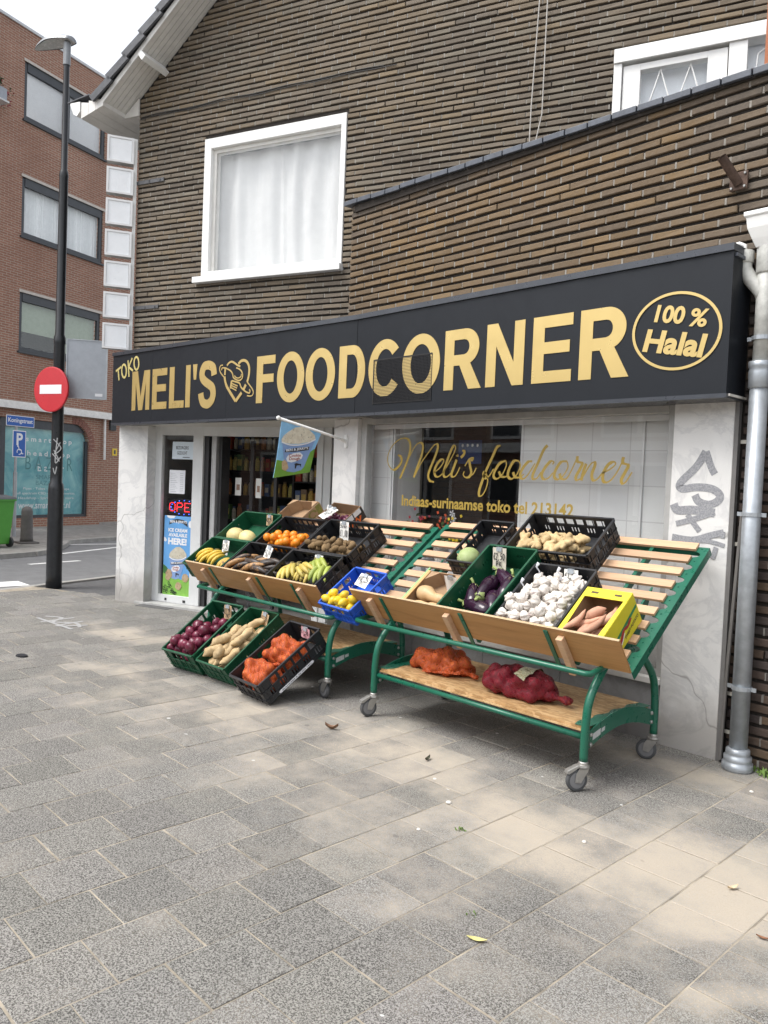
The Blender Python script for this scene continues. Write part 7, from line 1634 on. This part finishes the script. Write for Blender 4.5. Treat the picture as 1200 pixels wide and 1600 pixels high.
    m = MB()
    for k in range(4): cx = -4.83+.06*k; poly(m, [(cx+.014*math.cos(q), 2.03+.016*math.sin(q)) for q in range(6)], f, .0035, .001)
    m.build('dots', MATS['signwhite'], s)
inside()
# ------------------------------------------------------------------ small things on the pavement
def litter():
    def tuft(x, y, label, s, seed, n=26):
        r = random.Random(seed); m = MB()
        for k in range(n):
            p = Vector((x+r.gauss(0,.02*s), y+r.gauss(0,.02*s), 0)); a = r.uniform(0, 6.28); d = Vector((math.cos(a), math.sin(a), r.uniform(.4,1.6)))*.02*s*r.uniform(.5,1.2); e = Vector((-math.sin(a), math.cos(a), 0))*.006*s
            m.add([p, p+d*.6+e, p+d, p+d*.6-e], [(0,1,2,3)])
        o = m.build('weed_tuft', mat('weed', (.12,.20,.04), .7, var=.3, scale=40), None); tag(o, label, 'weed', 'weeds in the paving joints'); return o
    tuft(-2.373, 2.86, 'small weed growing in a joint of the sandy paving', .6, 1); tuft(-1.70, 4.86, 'green weeds at the foot of the drain pipe by the brick wall', 1.6, 2, 50); tuft(-1.60, 4.875, 'green weed against the dark bricks right of the drain pipe', 1.4, 5, 36)
    tuft(-1.86, 2.33, 'dry yellowish weed in a joint near the front', .5, 3, 12)
    def leaf(x, y, label, c, s, a, curl):
        m = MB(); n = 6; vs = []
        for i in range(n+1):
            t = i/n; w = .35*math.sin(math.pi*min(1,t*.93+.04))
            for k in (-1, 0, 1): vs.append(Matrix.Rotation(a, 3, 'Z') @ Vector(((t-.5)*s, k*w*s*.5, .004+curl*s*(abs(k)*.25+(t-.5)**2*1.2))) + Vector((x,y,0)))
        m.add(vs, [(i*3+k, i*3+k+1, (i+1)*3+k+1, (i+1)*3+k) for i in range(n) for k in range(2)]); o = m.build('dry_leaf', mat('leaf%d' % int(x*100), c, .7, var=.2, scale=60), None, smooth=True); tag(o, label, 'leaf', 'fallen leaves')
    leaf(-3.908, 3.33, 'curled reddish brown leaf on the sand before the carts', (.22,.12,.07), .09, .6, .9); leaf(-3.122, 3.424, 'small dark leaf below the cart shelf', (.06,.06,.035), .07, 1.9, .6)
    leaf(-1.736, 2.21, 'pale yellow leaf lying on the grey paving in front', (.60,.55,.22), .075, .5, .2); leaf(-1.278, 3.337, 'cream coloured leaf on the sandy slabs at the right', (.60,.48,.32), .06, 1.2, .5); leaf(-1.05, 3.05, 'small brown leaf on the sand at the right edge', (.22,.10,.05), .045, .2, .4)
    o = MB(); r = random.Random(8)
    P = [(.075*math.cos(a*.7)*r.uniform(.7,1.1), .05*math.sin(a*.7)*r.uniform(.7,1.1)) for a in range(9)]
    o.prism(P, lambda p, z: Vector((-7.06+p[0], 2.43+p[1], z)), .003, .016); x = o.build('rubber_scrap', mat('scrap', (.02,.022,.026), .5), None); tag(x, 'flat scrap of black rubber on the paving at the left', 'litter')
    for i, (x, y, s, lb) in enumerate(((-2.62,3.05,.016,'tiny white pebble on the sandy paving'),(-1.92,3.22,.012,'small light chip beside the front caster'),(-2.5,2.7,.011,'small light chip on the grey slabs'),(-1.55,4.62,.016,'white chip before the drain pipe'),(-1.66,4.52,.013,'pale chip near the pipe foot'))):
        m = MB(); m.lathe([(.3*s,0),(s,.3*s),(.7*s,.7*s),(.1*s,.8*s)], 7, (x,y,0)); o = m.build('pebble', mat('pebblewhite', (.66,.63,.58), .8), None); tag(o, lb, 'pebble', 'pebbles on the paving')
    # white paint scrawl on the paving by the door
    m = MB(); f = lambda a, b, o: Vector((-8.45+a*1.25, 3.30+b*1.1, .003+o))
    for i, s in enumerate([[(-.35,.0),(-.2,.1),(-.05,-.05),(.1,.1),(.3,.05)],[(-.15,.2),(-.1,-.15)],[(.05,.2),(.15,-.1),(.25,.15)],[(-.3,-.1),(.35,-.05)]]): ribbon(m, s, .035, f, i*.0006, .0004)
    o = m.build('paint_scrawl', mat('scrawl', (.36,.36,.36), .8, var=.2, scale=60), None); tag(o, 'white paint scrawl sprayed on the paving left of the shop', 'paint mark')
litter()
# ------------------------------------------------------------------ the row of houses behind the viewer, seen in the glass
def opposite():
    t = empty('opposite_house_row', 'pale brick row of houses facing the shop from behind the viewer', 'building')
    br = mat_brick_tex('palebrick', (.34,.19,.14), (.28,.15,.11), (.40,.36,.32), (0, 2))
    m = MB(); m.bx(-30, 14, -13.5, -10, -.1, 4.4); m.build('wall', br, t)
    m = MB(); m.prism([(-13.8,4.4),(-9.7,4.4),(-11.8,5.2)], lambda p, x: Vector((x, p[0], p[1])), -30.2, 14.2); m.build('roof', ROOF_TILE, t)
    m = MB(); m.bx(-30, 14, -10, -9.55, 2.75, 3.05); m.build('canopy', WHITE, t)
    for k in range(11):
        x = -28+k*4
        for (z0, z1) in ((.5, 2.5), (3.2, 4.2)):
            m = MB(); m.bx(x, x+2.4, -10, -9.97, z0, z1); w = m.build('window', WHITE, t)
            m = MB(); m.bx(x+.1, x+1.12, -9.969, -9.96, z0+.1, z1-.1); m.bx(x+1.28, x+2.3, -9.969, -9.96, z0+.1, z1-.1); m.build('pane', mat('darkpane', (.05,.06,.07), .1), w)
opposite()
